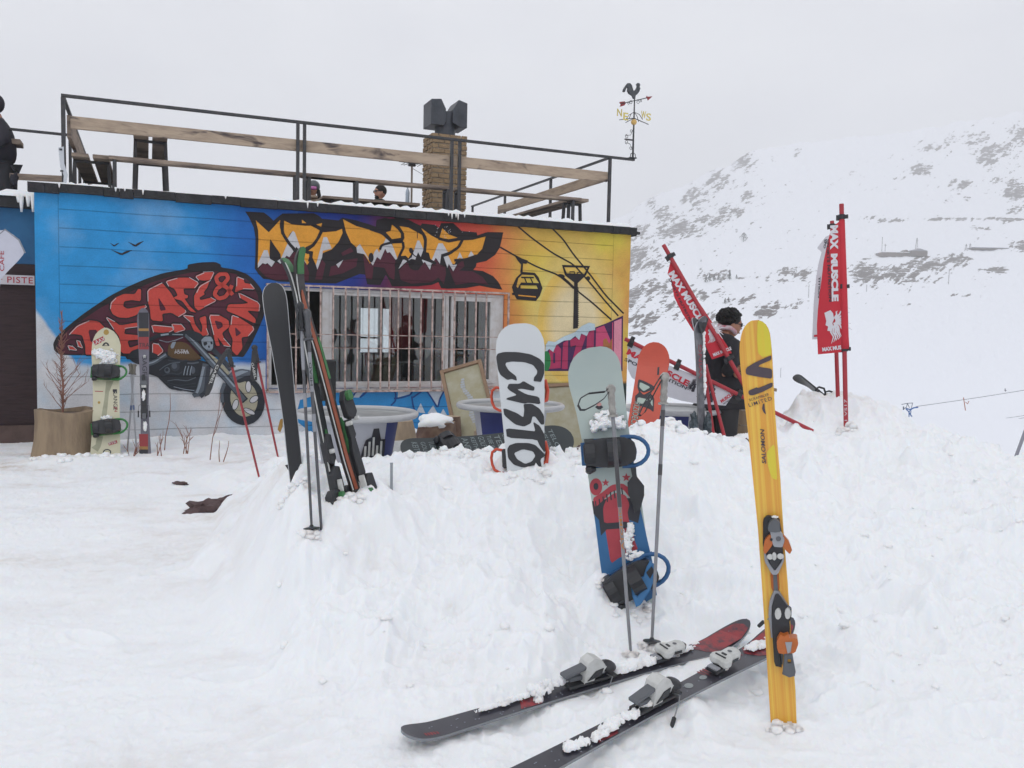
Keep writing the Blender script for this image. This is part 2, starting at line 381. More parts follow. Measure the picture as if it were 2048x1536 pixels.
def snow_mat(name, far=False):
    m = bpy.data.materials.new(name); m.use_nodes = True; nt = m.node_tree; b = nt.nodes['Principled BSDF']; N = nt.nodes.new; K = nt.links.new
    b.inputs['Roughness'].default_value = .75; b.inputs['Specular IOR Level'].default_value = .25
    tc = N('ShaderNodeTexCoord')
    at = N('ShaderNodeAttribute'); at.attribute_name = 'rock' if far else 'dirt'
    n1 = N('ShaderNodeTexNoise'); n1.inputs['Scale'].default_value = .35 if far else 9; n1.inputs['Detail'].default_value = 8; n1.inputs['Roughness'].default_value = .7
    K(tc.outputs['Object'], n1.inputs['Vector'])
    mx = N('ShaderNodeMix'); mx.data_type = 'RGBA'
    if far:
        b.inputs['Specular IOR Level'].default_value = .1
        mx.inputs[6].default_value = (.86, .88, .93, 1)
        mc = N('ShaderNodeMix'); mc.data_type = 'RGBA'; mc.inputs[6].default_value = (.05, .045, .045, 1); mc.inputs[7].default_value = (.20, .17, .155, 1)
        K(n1.outputs[0], mc.inputs[0]); K(mc.outputs[2], mx.inputs[7])
        mr = N('ShaderNodeMapRange'); mr.inputs[1].default_value = .34; mr.inputs[2].default_value = .46
        n9 = N('ShaderNodeTexNoise'); n9.inputs['Scale'].default_value = .11; n9.inputs['Detail'].default_value = 10; n9.inputs['Roughness'].default_value = .75; mp9 = N('ShaderNodeMapping'); mp9.inputs['Scale'].default_value = (1, 1, 2.2); K(tc.outputs['Object'], mp9.inputs[0]); K(mp9.outputs[0], n9.inputs['Vector']); m9 = N('ShaderNodeMath'); m9.operation = 'MULTIPLY_ADD'; m9.inputs[1].default_value = 2.4; K(n9.outputs[0], m9.inputs[0]); a9 = N('ShaderNodeMath'); a9.inputs[1].default_value = -1.24; K(at.outputs['Fac'], a9.inputs[0]); K(a9.outputs[0], m9.inputs[2]); K(m9.outputs[0], mr.inputs[0]); g9 = N('ShaderNodeMath'); g9.operation = 'GREATER_THAN'; g9.inputs[1].default_value = .02; K(at.outputs['Fac'], g9.inputs[0]); q9 = N('ShaderNodeMath'); q9.operation = 'MULTIPLY'; K(mr.outputs[0], q9.inputs[0]); K(g9.outputs[0], q9.inputs[1]); K(q9.outputs[0], mx.inputs[0])
    else:
        mx.inputs[6].default_value = (.885, .905, .930, 1); mx.inputs[7].default_value = (.50, .40, .30, 1)
        mu = N('ShaderNodeMath'); mu.operation = 'MULTIPLY'; ml = N('ShaderNodeMapRange'); ml.inputs[1].default_value = .3; ml.inputs[2].default_value = .7
        K(n1.outputs[0], ml.inputs[0]); K(at.outputs['Fac'], mu.inputs[0]); K(ml.outputs[0], mu.inputs[1])
        cl = N('ShaderNodeClamp'); K(mu.outputs[0], cl.inputs[0]); K(cl.outputs[0], mx.inputs[0])
        n2 = N('ShaderNodeTexNoise'); n2.inputs['Scale'].default_value = 45; n2.inputs['Detail'].default_value = 6; n2.inputs['Roughness'].default_value = .65
        K(tc.outputs['Object'], n2.inputs['Vector'])
        bp = N('ShaderNodeBump'); bp.inputs['Strength'].default_value = .35; bp.inputs['Distance'].default_value = .012
        K(n2.outputs[0], bp.inputs['Height']); K(bp.outputs[0], b.inputs['Normal'])
        b.inputs['Subsurface Weight'].default_value = .6; b.inputs['Subsurface Radius'].default_value = (.6, .8, 1.0); b.inputs['Subsurface Scale'].default_value = .035
    K(mx.outputs[2], b.inputs['Base Color']); return m
MSNOW = snow_mat('packed_snow')
g = grid_mesh('snow_ground', gx, gy, gz, MSNOW, dirt, extra=[(-300, -300, -.03), (300, -300, -.03), (300, 1.6, -.03), (-300, 1.6, -.03)])
tag(g, kind='structure')
# far snowy mountainside
TV = np.array([16, 30, 60, 120, 250, 400, 600, 850, 1100, 1500.])
FT = {-6000: [846, 790, 745, 715, 700, 690, 680, 665, 645, 720], 1120: [846, 790, 745, 715, 695, 675, 650, 600, 560, 640],
 1180: [870, 800, 760, 725, 690, 640, 580, 520, 462, 560], 1250: [930, 860, 805, 750, 690, 630, 560, 490, 428, 520],
 1300: [960, 880, 815, 755, 688, 622, 548, 470, 397, 500], 1400: [1000, 900, 825, 760, 684, 612, 530, 442, 353, 450],
 1515: [1010, 905, 830, 762, 680, 602, 512, 405, 297, 380], 1600: [1010, 905, 830, 762, 676, 596, 505, 395, 286, 360],
 1700: [1010, 905, 832, 762, 672, 590, 500, 390, 277, 350], 1800: [1010, 908, 835, 762, 670, 588, 497, 384, 264, 340],
 1900: [1010, 908, 838, 765, 670, 586, 494, 378, 249, 330], 2048: [1010, 908, 838, 768, 670, 584, 490, 366, 226, 320],
 2300: [1010, 908, 840, 770, 670, 580, 480, 350, 200, 300], 7000: [1010, 908, 840, 770, 670, 580, 480, 350, 260, 340]}
fpx = np.array(sorted(FT)); fy = np.array([FT[k] for k in sorted(FT)], float)
fc = np.concatenate([np.linspace(-6000, 1180, 60)[:-1], np.linspace(1180, 2110, 440), np.linspace(2110, 7000, 40)[1:]])
ftab = np.stack([np.interp(fc, fpx, fy[:, k]) for k in range(len(TV))], 1)
trow = np.concatenate([np.exp(np.linspace(math.log(16), math.log(250), 120))[:-1], np.linspace(250, 1100, 300), np.linspace(1100, 1500, 10)[1:]])
iy = np.stack([np.interp(trow, TV, ftab[k]) for k in range(len(fc))], 1)          # [row, col] elevation as seen from the camera
cpx = np.repeat(fc[None, :], len(trow), 0); ct = np.repeat(trow[:, None], len(fc), 1)
iy = iy + np.where(ct > 200, 1, ct / 200) * (7 * fbm(cpx / 60, iy / 45, 5, .55) + 2.0 * fbm(cpx / 9, iy / 7, 2))
iy = iy + 5 * np.clip((ct - 900) / 200, 0, 1) * fbm(cpx / 22, ct * 0, 3)
RZ = [(1490, 322, 26, 22, 1.), (1440, 362, 34, 22, 1.), (1392, 395, 34, 24, 1.), (1335, 432, 40, 24, 1.), (1275, 465, 40, 22, 1.), (1500, 395, 26, 14, .8), (1455, 425, 36, 14, .9), (1420, 440, 50, 16, 1.),
 (1350, 455, 55, 20, 1.2), (1400, 500, 60, 12, .25), (1270, 512, 34, 30, 1.5), (1305, 530, 34, 22, 1.1), (1265, 600, 26, 34, 1.2), (1320, 580, 45, 26, 1.1), (1290, 640, 40, 18, 1.0), (1345, 610, 36, 22, 1.), (1400, 585, 60, 14, .8), (1428, 552, 30, 12, 1.),
 (1590, 545, 40, 9, 1.1), (1545, 560, 60, 8, .6), (1525, 622, 38, 14, 1.3), (1560, 612, 40, 9, .8), (1480, 600, 60, 10, .6), (1440, 640, 40, 16, .7), (1590, 305, 14, 10, .7), (1595, 320, 20, 10, .5),
 (1845, 342, 22, 13, 1.5), (1800, 356, 26, 6, .8), (1925, 368, 24, 10, 1.1), (1875, 300, 40, 16, .6), (2000, 300, 55, 26, 1.), (2040, 270, 30, 26, 1.1), (1975, 322, 30, 10, 1.1), (1950, 280, 60, 20, .7), (2025, 385, 34, 30, 1.1), (1990, 360, 30, 14, .9), (2030, 420, 26, 14, .9), (1910, 395, 40, 10, .5),
 (1780, 440, 40, 5, 1.1), (1740, 436, 14, 5, 1.1), (1900, 438, 60, 4, 1.3), (2020, 438, 60, 4, 1.5), (1960, 458, 30, 5, 1.), (1735, 548, 30, 20, 1.7), (1790, 545, 50, 18, 1.3), (1850, 530, 55, 18, 1.2), (1910, 520, 36, 14, 1.1), (2040, 490, 22, 12, 1.3), (1820, 560, 90, 6, .9),
 (1990, 540, 30, 6, .9), (1285, 667, 26, 4, 1.3), (1930, 590, 30, 4, .7), (1290, 400, 40, 20, .5), (1620, 470, 200, 60, .05), (1700, 560, 300, 60, .06), (1650, 350, 300, 50, .05), (1960, 500, 80, 60, .08)]
den = np.zeros_like(iy)
for x, y, a, b, k in RZ: den = np.maximum(den, k * np.exp(-(((cpx - x) / a) ** 2 + ((iy - y) / b) ** 2)))
ua = cpx * .8 + iy * -.6; va = cpx * .6 + iy * .8
ua = ua + 9 * fbm(cpx / 17, iy / 17, 2)
rk = fbm(ua / 17, va / 5.5, 4, .62) + .5 * fbm(cpx / 4.2, iy / 3.1, 2)
rock = np.clip(den, 0, 1.5) * .78 + rk * (.62 + .25 * np.clip(den, 0, 1)) - .15 + .10 * fbm(cpx / 46 + 3, iy / 30, 3)
rock = np.minimum(rock, .60) * (den > .02); rock[ct < 120] = 0
dx = (cpx - 1024) / FPX; dy = -(iy - 768) / FPX
FX = dx * RGT.x + dy * UPV.x + FWD.x; FY = dx * RGT.y + dy * UPV.y + FWD.y; FZ = dx * RGT.z + dy * UPV.z + FWD.z
g = grid_mesh('mountain', FX * ct, FY * ct, CAM.z + FZ * ct, snow_mat('mountain_snow', True), rock, 'rock')
tag(g, kind='structure')
mb = MB(); n = 48
mb.add([(2300 * math.cos(2 * math.pi * i / n), 2300 * math.sin(2 * math.pi * i / n), -16) for i in range(n)], [tuple(range(n))])
tag(mb.build('valley_ground', _mats.setdefault('valley', mat('valley_snow', (.86, .88, .92, 1), noise=.1))), kind='structure')
# mountain air
mb = MB(); mb.span((-2000, -1200, -17.0), (2400, 2000, 420))
hz = mb.build('haze', mat('haze_air', '#ffffff')); tag(hz, kind='stuff')
m = _mats['haze_air']; nt = m.node_tree; nt.nodes.clear()
o2 = nt.nodes.new('ShaderNodeOutputMaterial'); pv = nt.nodes.new('ShaderNodeVolumePrincipled')
pv.inputs['Color'].default_value = (.97, .975, .99, 1); pv.inputs['Density'].default_value = .00078; pv.inputs['Anisotropy'].default_value = 0.0
nt.links.new(pv.outputs[0], o2.inputs['Volume'])
hz.display_type = 'WIRE'
# ------------------------------------------------------------------ cafe building (root frame: u along the wall, v up, w out of the wall)
_a = math.radians(66.8); WX = Vector((math.sin(_a), math.cos(_a), 0))
WF = Frame(Vector((-5.5825, 9.9624, 0)), WX, ZUP)
cafe = thing('cafe_building', 'low cafe building with graffiti covered board wall, barred window and roof terrace', 'building', WF)
wu = WF.uv
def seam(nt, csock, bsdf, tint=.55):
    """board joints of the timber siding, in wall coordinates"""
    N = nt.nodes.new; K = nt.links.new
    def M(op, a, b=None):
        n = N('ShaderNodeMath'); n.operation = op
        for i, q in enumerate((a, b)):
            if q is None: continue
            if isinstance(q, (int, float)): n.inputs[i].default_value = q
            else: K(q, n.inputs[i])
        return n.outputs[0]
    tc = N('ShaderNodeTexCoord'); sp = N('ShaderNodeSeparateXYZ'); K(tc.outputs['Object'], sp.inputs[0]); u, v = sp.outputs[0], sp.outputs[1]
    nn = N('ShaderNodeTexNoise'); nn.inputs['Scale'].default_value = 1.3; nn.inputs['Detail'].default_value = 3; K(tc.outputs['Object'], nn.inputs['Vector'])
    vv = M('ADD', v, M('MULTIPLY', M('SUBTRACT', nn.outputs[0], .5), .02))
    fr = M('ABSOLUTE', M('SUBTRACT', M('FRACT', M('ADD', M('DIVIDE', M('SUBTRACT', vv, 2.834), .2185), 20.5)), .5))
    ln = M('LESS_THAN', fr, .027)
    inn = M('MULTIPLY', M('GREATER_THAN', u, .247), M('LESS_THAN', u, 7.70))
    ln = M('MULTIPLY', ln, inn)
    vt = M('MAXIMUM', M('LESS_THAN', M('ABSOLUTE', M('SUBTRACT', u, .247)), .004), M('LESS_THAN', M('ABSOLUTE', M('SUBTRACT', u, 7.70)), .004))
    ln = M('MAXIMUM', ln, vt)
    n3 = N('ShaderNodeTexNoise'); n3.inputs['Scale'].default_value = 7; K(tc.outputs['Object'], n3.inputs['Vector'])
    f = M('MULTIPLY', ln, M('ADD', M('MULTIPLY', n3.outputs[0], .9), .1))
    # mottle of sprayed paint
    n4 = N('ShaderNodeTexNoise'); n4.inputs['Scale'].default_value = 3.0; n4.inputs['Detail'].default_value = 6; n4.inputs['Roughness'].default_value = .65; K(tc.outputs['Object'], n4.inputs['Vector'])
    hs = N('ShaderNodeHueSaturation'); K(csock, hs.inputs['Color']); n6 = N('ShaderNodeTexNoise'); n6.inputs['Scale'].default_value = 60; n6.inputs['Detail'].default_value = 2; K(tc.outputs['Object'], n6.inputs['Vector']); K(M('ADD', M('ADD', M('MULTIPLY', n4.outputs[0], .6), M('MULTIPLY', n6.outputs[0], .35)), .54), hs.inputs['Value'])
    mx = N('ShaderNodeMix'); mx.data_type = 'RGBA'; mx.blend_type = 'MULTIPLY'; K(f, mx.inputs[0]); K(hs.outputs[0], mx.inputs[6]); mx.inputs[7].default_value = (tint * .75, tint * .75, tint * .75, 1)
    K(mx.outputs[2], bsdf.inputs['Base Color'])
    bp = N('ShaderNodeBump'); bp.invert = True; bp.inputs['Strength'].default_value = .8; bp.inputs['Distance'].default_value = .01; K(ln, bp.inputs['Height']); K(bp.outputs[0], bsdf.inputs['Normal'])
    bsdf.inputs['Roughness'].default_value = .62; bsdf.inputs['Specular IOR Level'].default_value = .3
def paint(name, hexc, k=.92):
    name = 'paint_' + name
    if name in _mats: return _mats[name]
    m = bpy.data.materials.new(name); m.use_nodes = True; nt = m.node_tree
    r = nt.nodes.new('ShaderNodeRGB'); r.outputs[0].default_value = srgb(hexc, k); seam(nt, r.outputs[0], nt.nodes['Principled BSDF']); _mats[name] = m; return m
def wall_paint():
    m = bpy.data.materials.new('painted_siding'); m.use_nodes = True; nt = m.node_tree; N = nt.nodes.new; K = nt.links.new
    def M(op, a, b=None, cl=False):
        n = N('ShaderNodeMath'); n.operation = op; n.use_clamp = cl
        for i, q in enumerate((a, b)):
            if q is None: continue
            if isinstance(q, (int, float)): n.inputs[i].default_value = q
            else: K(q, n.inputs[i])
        return n.outputs[0]
    def mixc(f, a, b):
        n = N('ShaderNodeMix'); n.data_type = 'RGBA'; K(f, n.inputs[0]) if not isinstance(f, float) else setattr(n.inputs[0], 'default_value', f)
        for i, q in ((6, a), (7, b)):
            if isinstance(q, str): n.inputs[i].default_value = srgb(q, .95)
            else: K(q, n.inputs[i])
        return n.outputs[2]
    tc = N('ShaderNodeTexCoord'); sp = N('ShaderNodeSeparateXYZ'); K(tc.outputs['Object'], sp.inputs[0]); u, v = sp.outputs[0], sp.outputs[1]
    nz = N('ShaderNodeTexNoise'); nz.inputs['Scale'].default_value = 1.6; nz.inputs['Detail'].default_value = 4; K(tc.outputs['Object'], nz.inputs['Vector'])
    ns = M('SUBTRACT', nz.outputs[0], .5)
    uu = M('ADD', u, M('MULTIPLY', ns, .35))
    rp = N('ShaderNodeValToRGB'); cr = rp.color_ramp
    st = [(0, '#2f93d0'), (1.7, '#2c8ccc'), (2.3, '#2268b4'), (2.75, '#1f54a2'), (3.3, '#26449a'), (3.75, '#283583'), (4.15, '#5d2c4e'), (4.5, '#9c3444'), (5.1, '#bd4142'), (5.6, '#cc5a40'), (5.95, '#d0854a'), (6.3, '#d2aa52'), (6.9, '#d2b156'), (7.5, '#d4ac56'), (8, '#d09650')]
    cr.elements[0].position = 0; cr.elements[0].color = srgb(st[0][1], .95); cr.elements[1].position = 1; cr.elements[1].color = srgb(st[-1][1], .95)
    for q, c in st[1:-1]: e = cr.elements.new(q / 8); e.color = srgb(c, .95)
    K(M('DIVIDE', uu, 8.0), rp.inputs[0]); c = rp.outputs[0]
    # light sprayed clouds on the blue
    n2 = N('ShaderNodeTexNoise'); n2.inputs['Scale'].default_value = 1.1; n2.inputs['Detail'].default_value = 5; K(tc.outputs['Object'], n2.inputs['Vector'])
    cl = M('MULTIPLY', M('MULTIPLY', M('SUBTRACT', n2.outputs[0], .5), 2.2, True), M('LESS_THAN', u, 3.0), True)
    c = mixc(cl, c, '#8fb4d6')
    # greenish yellow patches
    cg = M('MULTIPLY', M('MULTIPLY', M('SUBTRACT', n2.outputs[0], .47), 3.0, True), M('MULTIPLY', M('SUBTRACT', u, 6.0), 3, True), True)
    c = mixc(cg, c, '#cfc24a')
    # painted sun
    du = M('DIVIDE', M('SUBTRACT', u, 7.08), .63); dv = M('DIVIDE', M('SUBTRACT', v, 1.62), .92)
    d = M('SQRT', M('ADD', M('MULTIPLY', du, du), M('MULTIPLY', dv, dv)))
    c = mixc(M('MULTIPLY', M('SUBTRACT', 1.45, d), 1.2, True), c, '#dccb82')
    c = mixc(M('MULTIPLY', M('SUBTRACT', 1.0, d), 30, True), c, '#dab75e')
    c = mixc(M('MULTIPLY', M('SUBTRACT', .86, d), 3.0, True), c, '#dccba2')
    # painted snow along the bottom left, ragged top edge
    e0 = M('ADD', 1.06, M('MULTIPLY', M('SUBTRACT', 1, M('DIVIDE', u, .42), True), .62))
    e0 = M('ADD', e0, M('MULTIPLY', ns, .22)); e0 = M('SUBTRACT', e0, M('MULTIPLY', M('GREATER_THAN', u, 2.6), .36))
    wf = M('MULTIPLY', M('SUBTRACT', e0, v), 14, True); wf = M('MULTIPLY', wf, M('LESS_THAN', u, 5.95))
    n5 = N('ShaderNodeTexNoise'); n5.inputs['Scale'].default_value = 2.4; n5.inputs['Detail'].default_value = 4; K(tc.outputs['Object'], n5.inputs['Vector'])
    wc = mixc(M('MULTIPLY', M('SUBTRACT', n5.outputs[0], .45), 4, True), '#cfcfd2', '#b7c6d2')
    wc = mixc(M('MULTIPLY', M('SUBTRACT', .45, n2.outputs[0]), 5, True), wc, '#cdbfbd')
    c = mixc(wf, c, wc)
    dk = M('MULTIPLY', M('SUBTRACT', .78, v), 20, True); dk = M('MULTIPLY', dk, M('GREATER_THAN', u, 5.98))
    c = mixc(dk, c, '#26332f')
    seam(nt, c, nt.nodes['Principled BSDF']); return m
U0, U1, V0, V1 = 2.63, 5.93, .70, 2.03          # window opening
mb = MB()
mb.prism([[(0, -.4), (8, -.4), (8, 3.06), (0, 3.06)], [(U0, V0), (U0, V1), (U1, V1), (U1, V0)]], -.16, 0)
mb.build('wall', [wall_paint()], cafe)
MDARK = mat('dark_plaster', '#b0b2b3', noise=.3, nscale=3)
mb = MB(); mb.span((0, -.4, -6.0), (.14, 3.04, -.162)); mb.span((7.86, -.4, -6.0), (8, 3.04, -.162)); mb.span((.142, -.4, -6.0), (5.17, 3.04, -5.86)); mb.span((5.85, -.4, -6), (7.858, 3.04, -5.86))
mb.span((5.17, -.4, -6), (5.85, .98, -5.86)); mb.span((5.17, 1.92, -6), (5.85, 3.04, -5.86)); mb.span((.142, -.2, -5.858), (7.858, 0, -.164))
mb.build('side_wall', MDARK, cafe)
mb = MB(); mb.span((-.02, 3.062, -6.1), (8.02, 3.085, .03)); mb.build('roof', mat('roof_felt', '#3c3d40', .9, noise=.5), cafe)
mb = MB(); random.seed(4); u = -.06
while u < 8.03:
    l = random.uniform(.08, .5); e = min(u + l, 8.06); y0 = random.uniform(3.006, 3.026) if u < 4.2 else 3.012
    mb.box(((u + e) / 2, (y0 + 3.118 + random.uniform(-.006, .006)) / 2, .035), (e - u - .004, 3.118 - y0, .09)); u = e
mb.span((7.95, 3.03, -.05), (8.17, 3.07, -.01)); mb.span((8.06, 3.0, .0), (8.10, 3.08, -.4))
mb.build('fascia', mat('tarred_fascia', '#29292b', .85, noise=.5, nscale=5, mix='#454448', bump=.6, bscale=20), cafe)
MSN = MSNOW
mb = MB(); random.seed(9)
# snow and ice along the roof edge
def snow_strip(mb, u0, u1, v, w, th):
    n = int((u1 - u0) / .05) + 2; vs = []
    for i in range(n):
        u = u0 + (u1 - u0) * i / (n - 1); k = random.uniform(.5, 1.2) * (0.2 if i in (0, n - 1) else 1)
        vs += [(u, v, w + .03), (u, v + th * k, w), (u, v + th * k * .9, w - .25), (u, v, w - .3)]
    mb.add(vs, [(i * 4 + k, i * 4 + k + 1, i * 4 + k + 5, i * 4 + k + 4)[::-1] for i in range(n - 1) for k in range(3)])
snow_strip(mb, .25, .8, 3.12, .03, .03); snow_strip(mb, .95, 1.9, 3.12, .03, .012); snow_strip(mb, 2.6, 3.5, 3.12, .03, .04); snow_strip(mb, 3.4, 8.0, 3.12, .05, .055); snow_strip(mb, .8, 3.2, 3.09, -.4, .05)
for x, y, l in [(232, 388, 8), (286, 384, 10), (613, 410, 13), (633, 408, 7), (450, 398, 5), (900, 432, 14), (908, 434, 9), (912, 436, 16), (925, 436, 7), (893, 434, 6), (120, 372, 9), (250, 380, 5)]:
    a = wu(x, y); mb.tube([(a[0], 3.125, .085), (a[0], 3.115 - l * .003, .088), (a[0], 3.11 - l * .005, .09)], [.014, .008, .002], 6)
mb.build('roof_snow', MSN, cafe, smooth=True)
# ---- mural
def zt(ox, oy, s): return lambda p: wu(ox + p[0] / s, oy + p[1] / s)
Z1 = zt(100, 520, 4.6545); Z2 = zt(480, 410, 7.3143); Z3 = zt(740, 410, 7.3143); Z5 = zt(0, 380, 3.657); ZR = zt(960, 420, 5.12); ZB = zt(300, 640, 6.982); ZZ = zt(0, 0, 1); ZW = zt(720, 640, 4.452)
def poly(mb, Z, pts, w, c, holes=(), sm=1):
    mb.c = c; f = lambda l: [Z(q) for q in (smooth_poly(l, sm) if sm else l)]
    mb.sheet([f(pts)] + [f(h) for h in holes], w)
def line(mb, Z, pts, wd, w, c, sm=1):
    mb.c = c; p = smooth_poly(pts, sm, False) if sm else pts
    ws = wd if not isinstance(wd, list) else [wd[min(int(i * len(wd) / len(p)), len(wd) - 1)] for i in range(len(p))]
    o = stroke(p, ws); n = len(o) // 2; q = [(*Z(a), w) for a in o]
    mb.add(q, [(i, i + 1, 2 * n - 2 - i, 2 * n - 1 - i)[::-1] for i in range(n - 1)])
def circ(cx, cy, rx, ry, n=24, rot=0): return [(cx + rx * math.cos(t) * math.cos(rot) - ry * math.sin(t) * math.sin(rot), cy + rx * math.cos(t) * math.sin(rot) + ry * math.sin(t) * math.cos(rot)) for t in [2 * math.pi * i / n for i in range(n)]]
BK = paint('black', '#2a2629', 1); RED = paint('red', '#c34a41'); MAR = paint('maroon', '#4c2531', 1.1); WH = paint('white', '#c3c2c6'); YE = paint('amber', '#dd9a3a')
mb = MB()
poly(mb, Z1, [(95, 885), (40, 845), (28, 780), (60, 715), (160, 620), (300, 508), (430, 418), (560, 332), (720, 250), (880, 180), (1050, 122), (1280, 82), (1282, 42), (1400, 22), (1540, 18), (1590, 42), (1592, 68), (1720, 88), (1830, 128), (1900, 185), (1960, 260), (1988, 340), (2002, 430), (1992, 520), (1960, 600), (1900, 730), (1850, 830), (1800, 905), (1750, 900), (1050, 900), (720, 930), (700, 895), (380, 888)], .002, 0)
poly(mb, Z1, [(120, 872), (75, 830), (70, 770), (150, 670), (300, 560), (440, 465), (600, 372), (760, 292), (920, 218), (1100, 162), (1300, 118), (1500, 98), (1700, 122), (1820, 172), (1888, 232), (1935, 330), (1945, 430), (1935, 520), (1900, 600), (1840, 740), (1780, 850), (1730, 878), (400, 872)], .004, 1)
LET = [([(820, 270), (848, 272), (846, 385), (760, 372), (690, 385), (680, 430), (720, 455), (800, 440), (890, 420), (905, 440), (850, 470), (800, 515), (720, 540), (640, 535), (585, 505), (558, 450), (565, 395), (610, 350), (690, 315), (790, 318)], []),
 ([(905, 275), (1040, 208), (1120, 300), (1180, 400), (1265, 470), (1270, 490), (1200, 532), (1130, 490), (1042, 500), (1052, 572), (940, 560), (930, 450), (908, 380)], [[(1005, 340), (1085, 465), (1025, 475)]]),
 ([(1075, 195), (1180, 165), (1300, 165), (1390, 215), (1350, 265), (1240, 265), (1250, 320), (1285, 330), (1280, 355), (1250, 360), (1300, 430), (1365, 492), (1300, 475), (1230, 380), (1165, 362), (1150, 350), (1190, 330), (1160, 270), (1100, 240)], []),
 ([(1390, 240), (1490, 185), (1462, 260), (1430, 300), (1440, 320), (1390, 350), (1400, 375), (1500, 350), (1555, 380), (1440, 440), (1380, 472), (1345, 440), (1340, 340), (1360, 300)], []),
 ([(1350, 150), (1430, 115), (1535, 110), (1500, 185), (1430, 192), (1380, 185)], []),
 ([(1735, 150), (1800, 175), (1810, 215), (1870, 225), (1912, 275), (1800, 270), (1720, 302), (1732, 240)], []),
 ([(1750, 300), (1930, 388), (1957, 420), (1950, 480), (1830, 470), (1915, 550), (1910, 592), (1760, 520), (1640, 472), (1660, 412), (1790, 410), (1850, 400), (1765, 350)], []),
 ([(175, 690), (250, 610), (360, 562), (450, 570), (512, 630), (520, 700), (480, 780), (400, 880), (330, 880), (330, 800), (300, 700), (240, 690)], [[(355, 650), (440, 650), (430, 740), (380, 770)]]),
 ([(240, 740), (280, 755), (312, 825), (262, 805)], []), ([(160, 790), (210, 800), (262, 845), (180, 835)], []),
 ([(512, 522), (600, 570), (650, 610), (830, 578), (850, 620), (700, 640), (690, 690), (830, 700), (830, 740), (720, 750), (740, 820), (850, 780), (830, 870), (660, 870), (650, 720), (590, 640)], []),
 ([(940, 600), (1150, 620), (1160, 650), (1100, 682), (960, 670)], []), ([(1130, 590), (1220, 595), (1268, 650), (1165, 682), (1140, 640)], []), ([(950, 770), (1010, 780), (1062, 850), (1000, 900), (950, 870)], []),
 ([(1228, 508), (1330, 520), (1350, 600), (1410, 680), (1420, 620), (1388, 540), (1452, 518), (1460, 640), (1482, 700), (1400, 720), (1340, 660), (1300, 570)], []),
 ([(1475, 508), (1570, 510), (1660, 560), (1672, 620), (1600, 680), (1620, 730), (1692, 812), (1620, 800), (1555, 710), (1582, 800), (1545, 800), (1520, 690)], [[(1530, 560), (1600, 580), (1610, 620), (1560, 650)]]),
 ([(1690, 508), (1750, 530), (1890, 620), (1902, 650), (1850, 710), (1780, 720), (1792, 820), (1740, 892), (1690, 840), (1702, 740), (1660, 650), (1680, 600)], [[(1720, 620), (1782, 680), (1730, 715)]])]
for l, h in LET:
    cl = smooth_poly(l, 1); line(mb, Z1, cl + cl[:2], 26, .006, 0, 0)
    poly(mb, Z1, l, .008, 2, h)
    hi = max(range(len(l)), key=lambda i: l[i][0]); k = [(l[(hi + j) % len(l)][0] - 5, l[(hi + j) % len(l)][1] - 3) for j in (-1, 0, 1)]
    line(mb, Z1, k, 5, .010, 3, 1)
for l, h in LET:
    lo = min(range(len(l)), key=lambda i: l[i][0] + l[i][1]); k = [(l[(lo + j) % len(l)][0] + 5, l[(lo + j) % len(l)][1] + 5) for j in (-1, 0, 1)]
    line(mb, Z1, k, 6, .010, 3, 1)
AMP = [(1700, 325), (1640, 250), (1560, 215), (1545, 165), (1580, 132), (1640, 130), (1660, 170), (1620, 220), (1550, 270), (1530, 320), (1570, 360), (1630, 345), (1670, 290), (1692, 235)]
line(mb, Z1, AMP, 56, .009, 0, 2); line(mb, Z1, AMP, 36, .011, 2, 2)
mb.build('mural_sign', [BK, MAR, RED, WH], cafe)
# motorbike
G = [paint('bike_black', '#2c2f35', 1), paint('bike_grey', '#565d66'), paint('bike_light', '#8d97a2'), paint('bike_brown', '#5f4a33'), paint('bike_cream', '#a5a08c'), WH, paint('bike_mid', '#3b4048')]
mb = MB()
poly(mb, ZB, [(-80, 660), (0, 560), (120, 520), (230, 430), (500, 500), (700, 560), (840, 600), (800, 760), (720, 900), (640, 1020), (480, 990), (280, 965), (180, 870), (100, 790), (-60, 740)], .012, 0)
poly(mb, Z1, [(715, 905), (760, 845), (840, 818), (930, 850), (1010, 885), (970, 960), (900, 995), (780, 955)], .0125, 0)
line(mb, ZB, [(-120, 640), (60, 590), (230, 480)], 60, .014, 1); line(mb, ZB, [(-100, 630), (60, 585), (220, 480)], 18, .016, 2)
poly(mb, ZB, [(245, 480), (255, 360), (300, 310), (420, 298), (520, 330), (620, 430), (730, 545), (600, 565), (440, 560), (300, 525)], .014, 3)
poly(mb, ZB, [(285, 370), (310, 310), (365, 300), (330, 390), (300, 400)], .016, 2)
poly(mb, ZB, circ(350, 650, 62, 66), .014, 6, sm=0); poly(mb, ZB, circ(340, 640, 38, 40), .016, 1, sm=0)
for k in range(3): line(mb, ZB, [(500 + 42 * k, 640), (482 + 42 * k, 700), (470 + 44 * k, 770)], 12, .016, 2)
for k in range(3): line(mb, ZB, [(200 + 40 * k, 860 + 38 * k), (400, 915 + 35 * k), (640, 880 + 45 * k)], 12, .015, 6)
line(mb, ZB, [(520, 600), (600, 605), (680, 590)], 22, .016, 1)
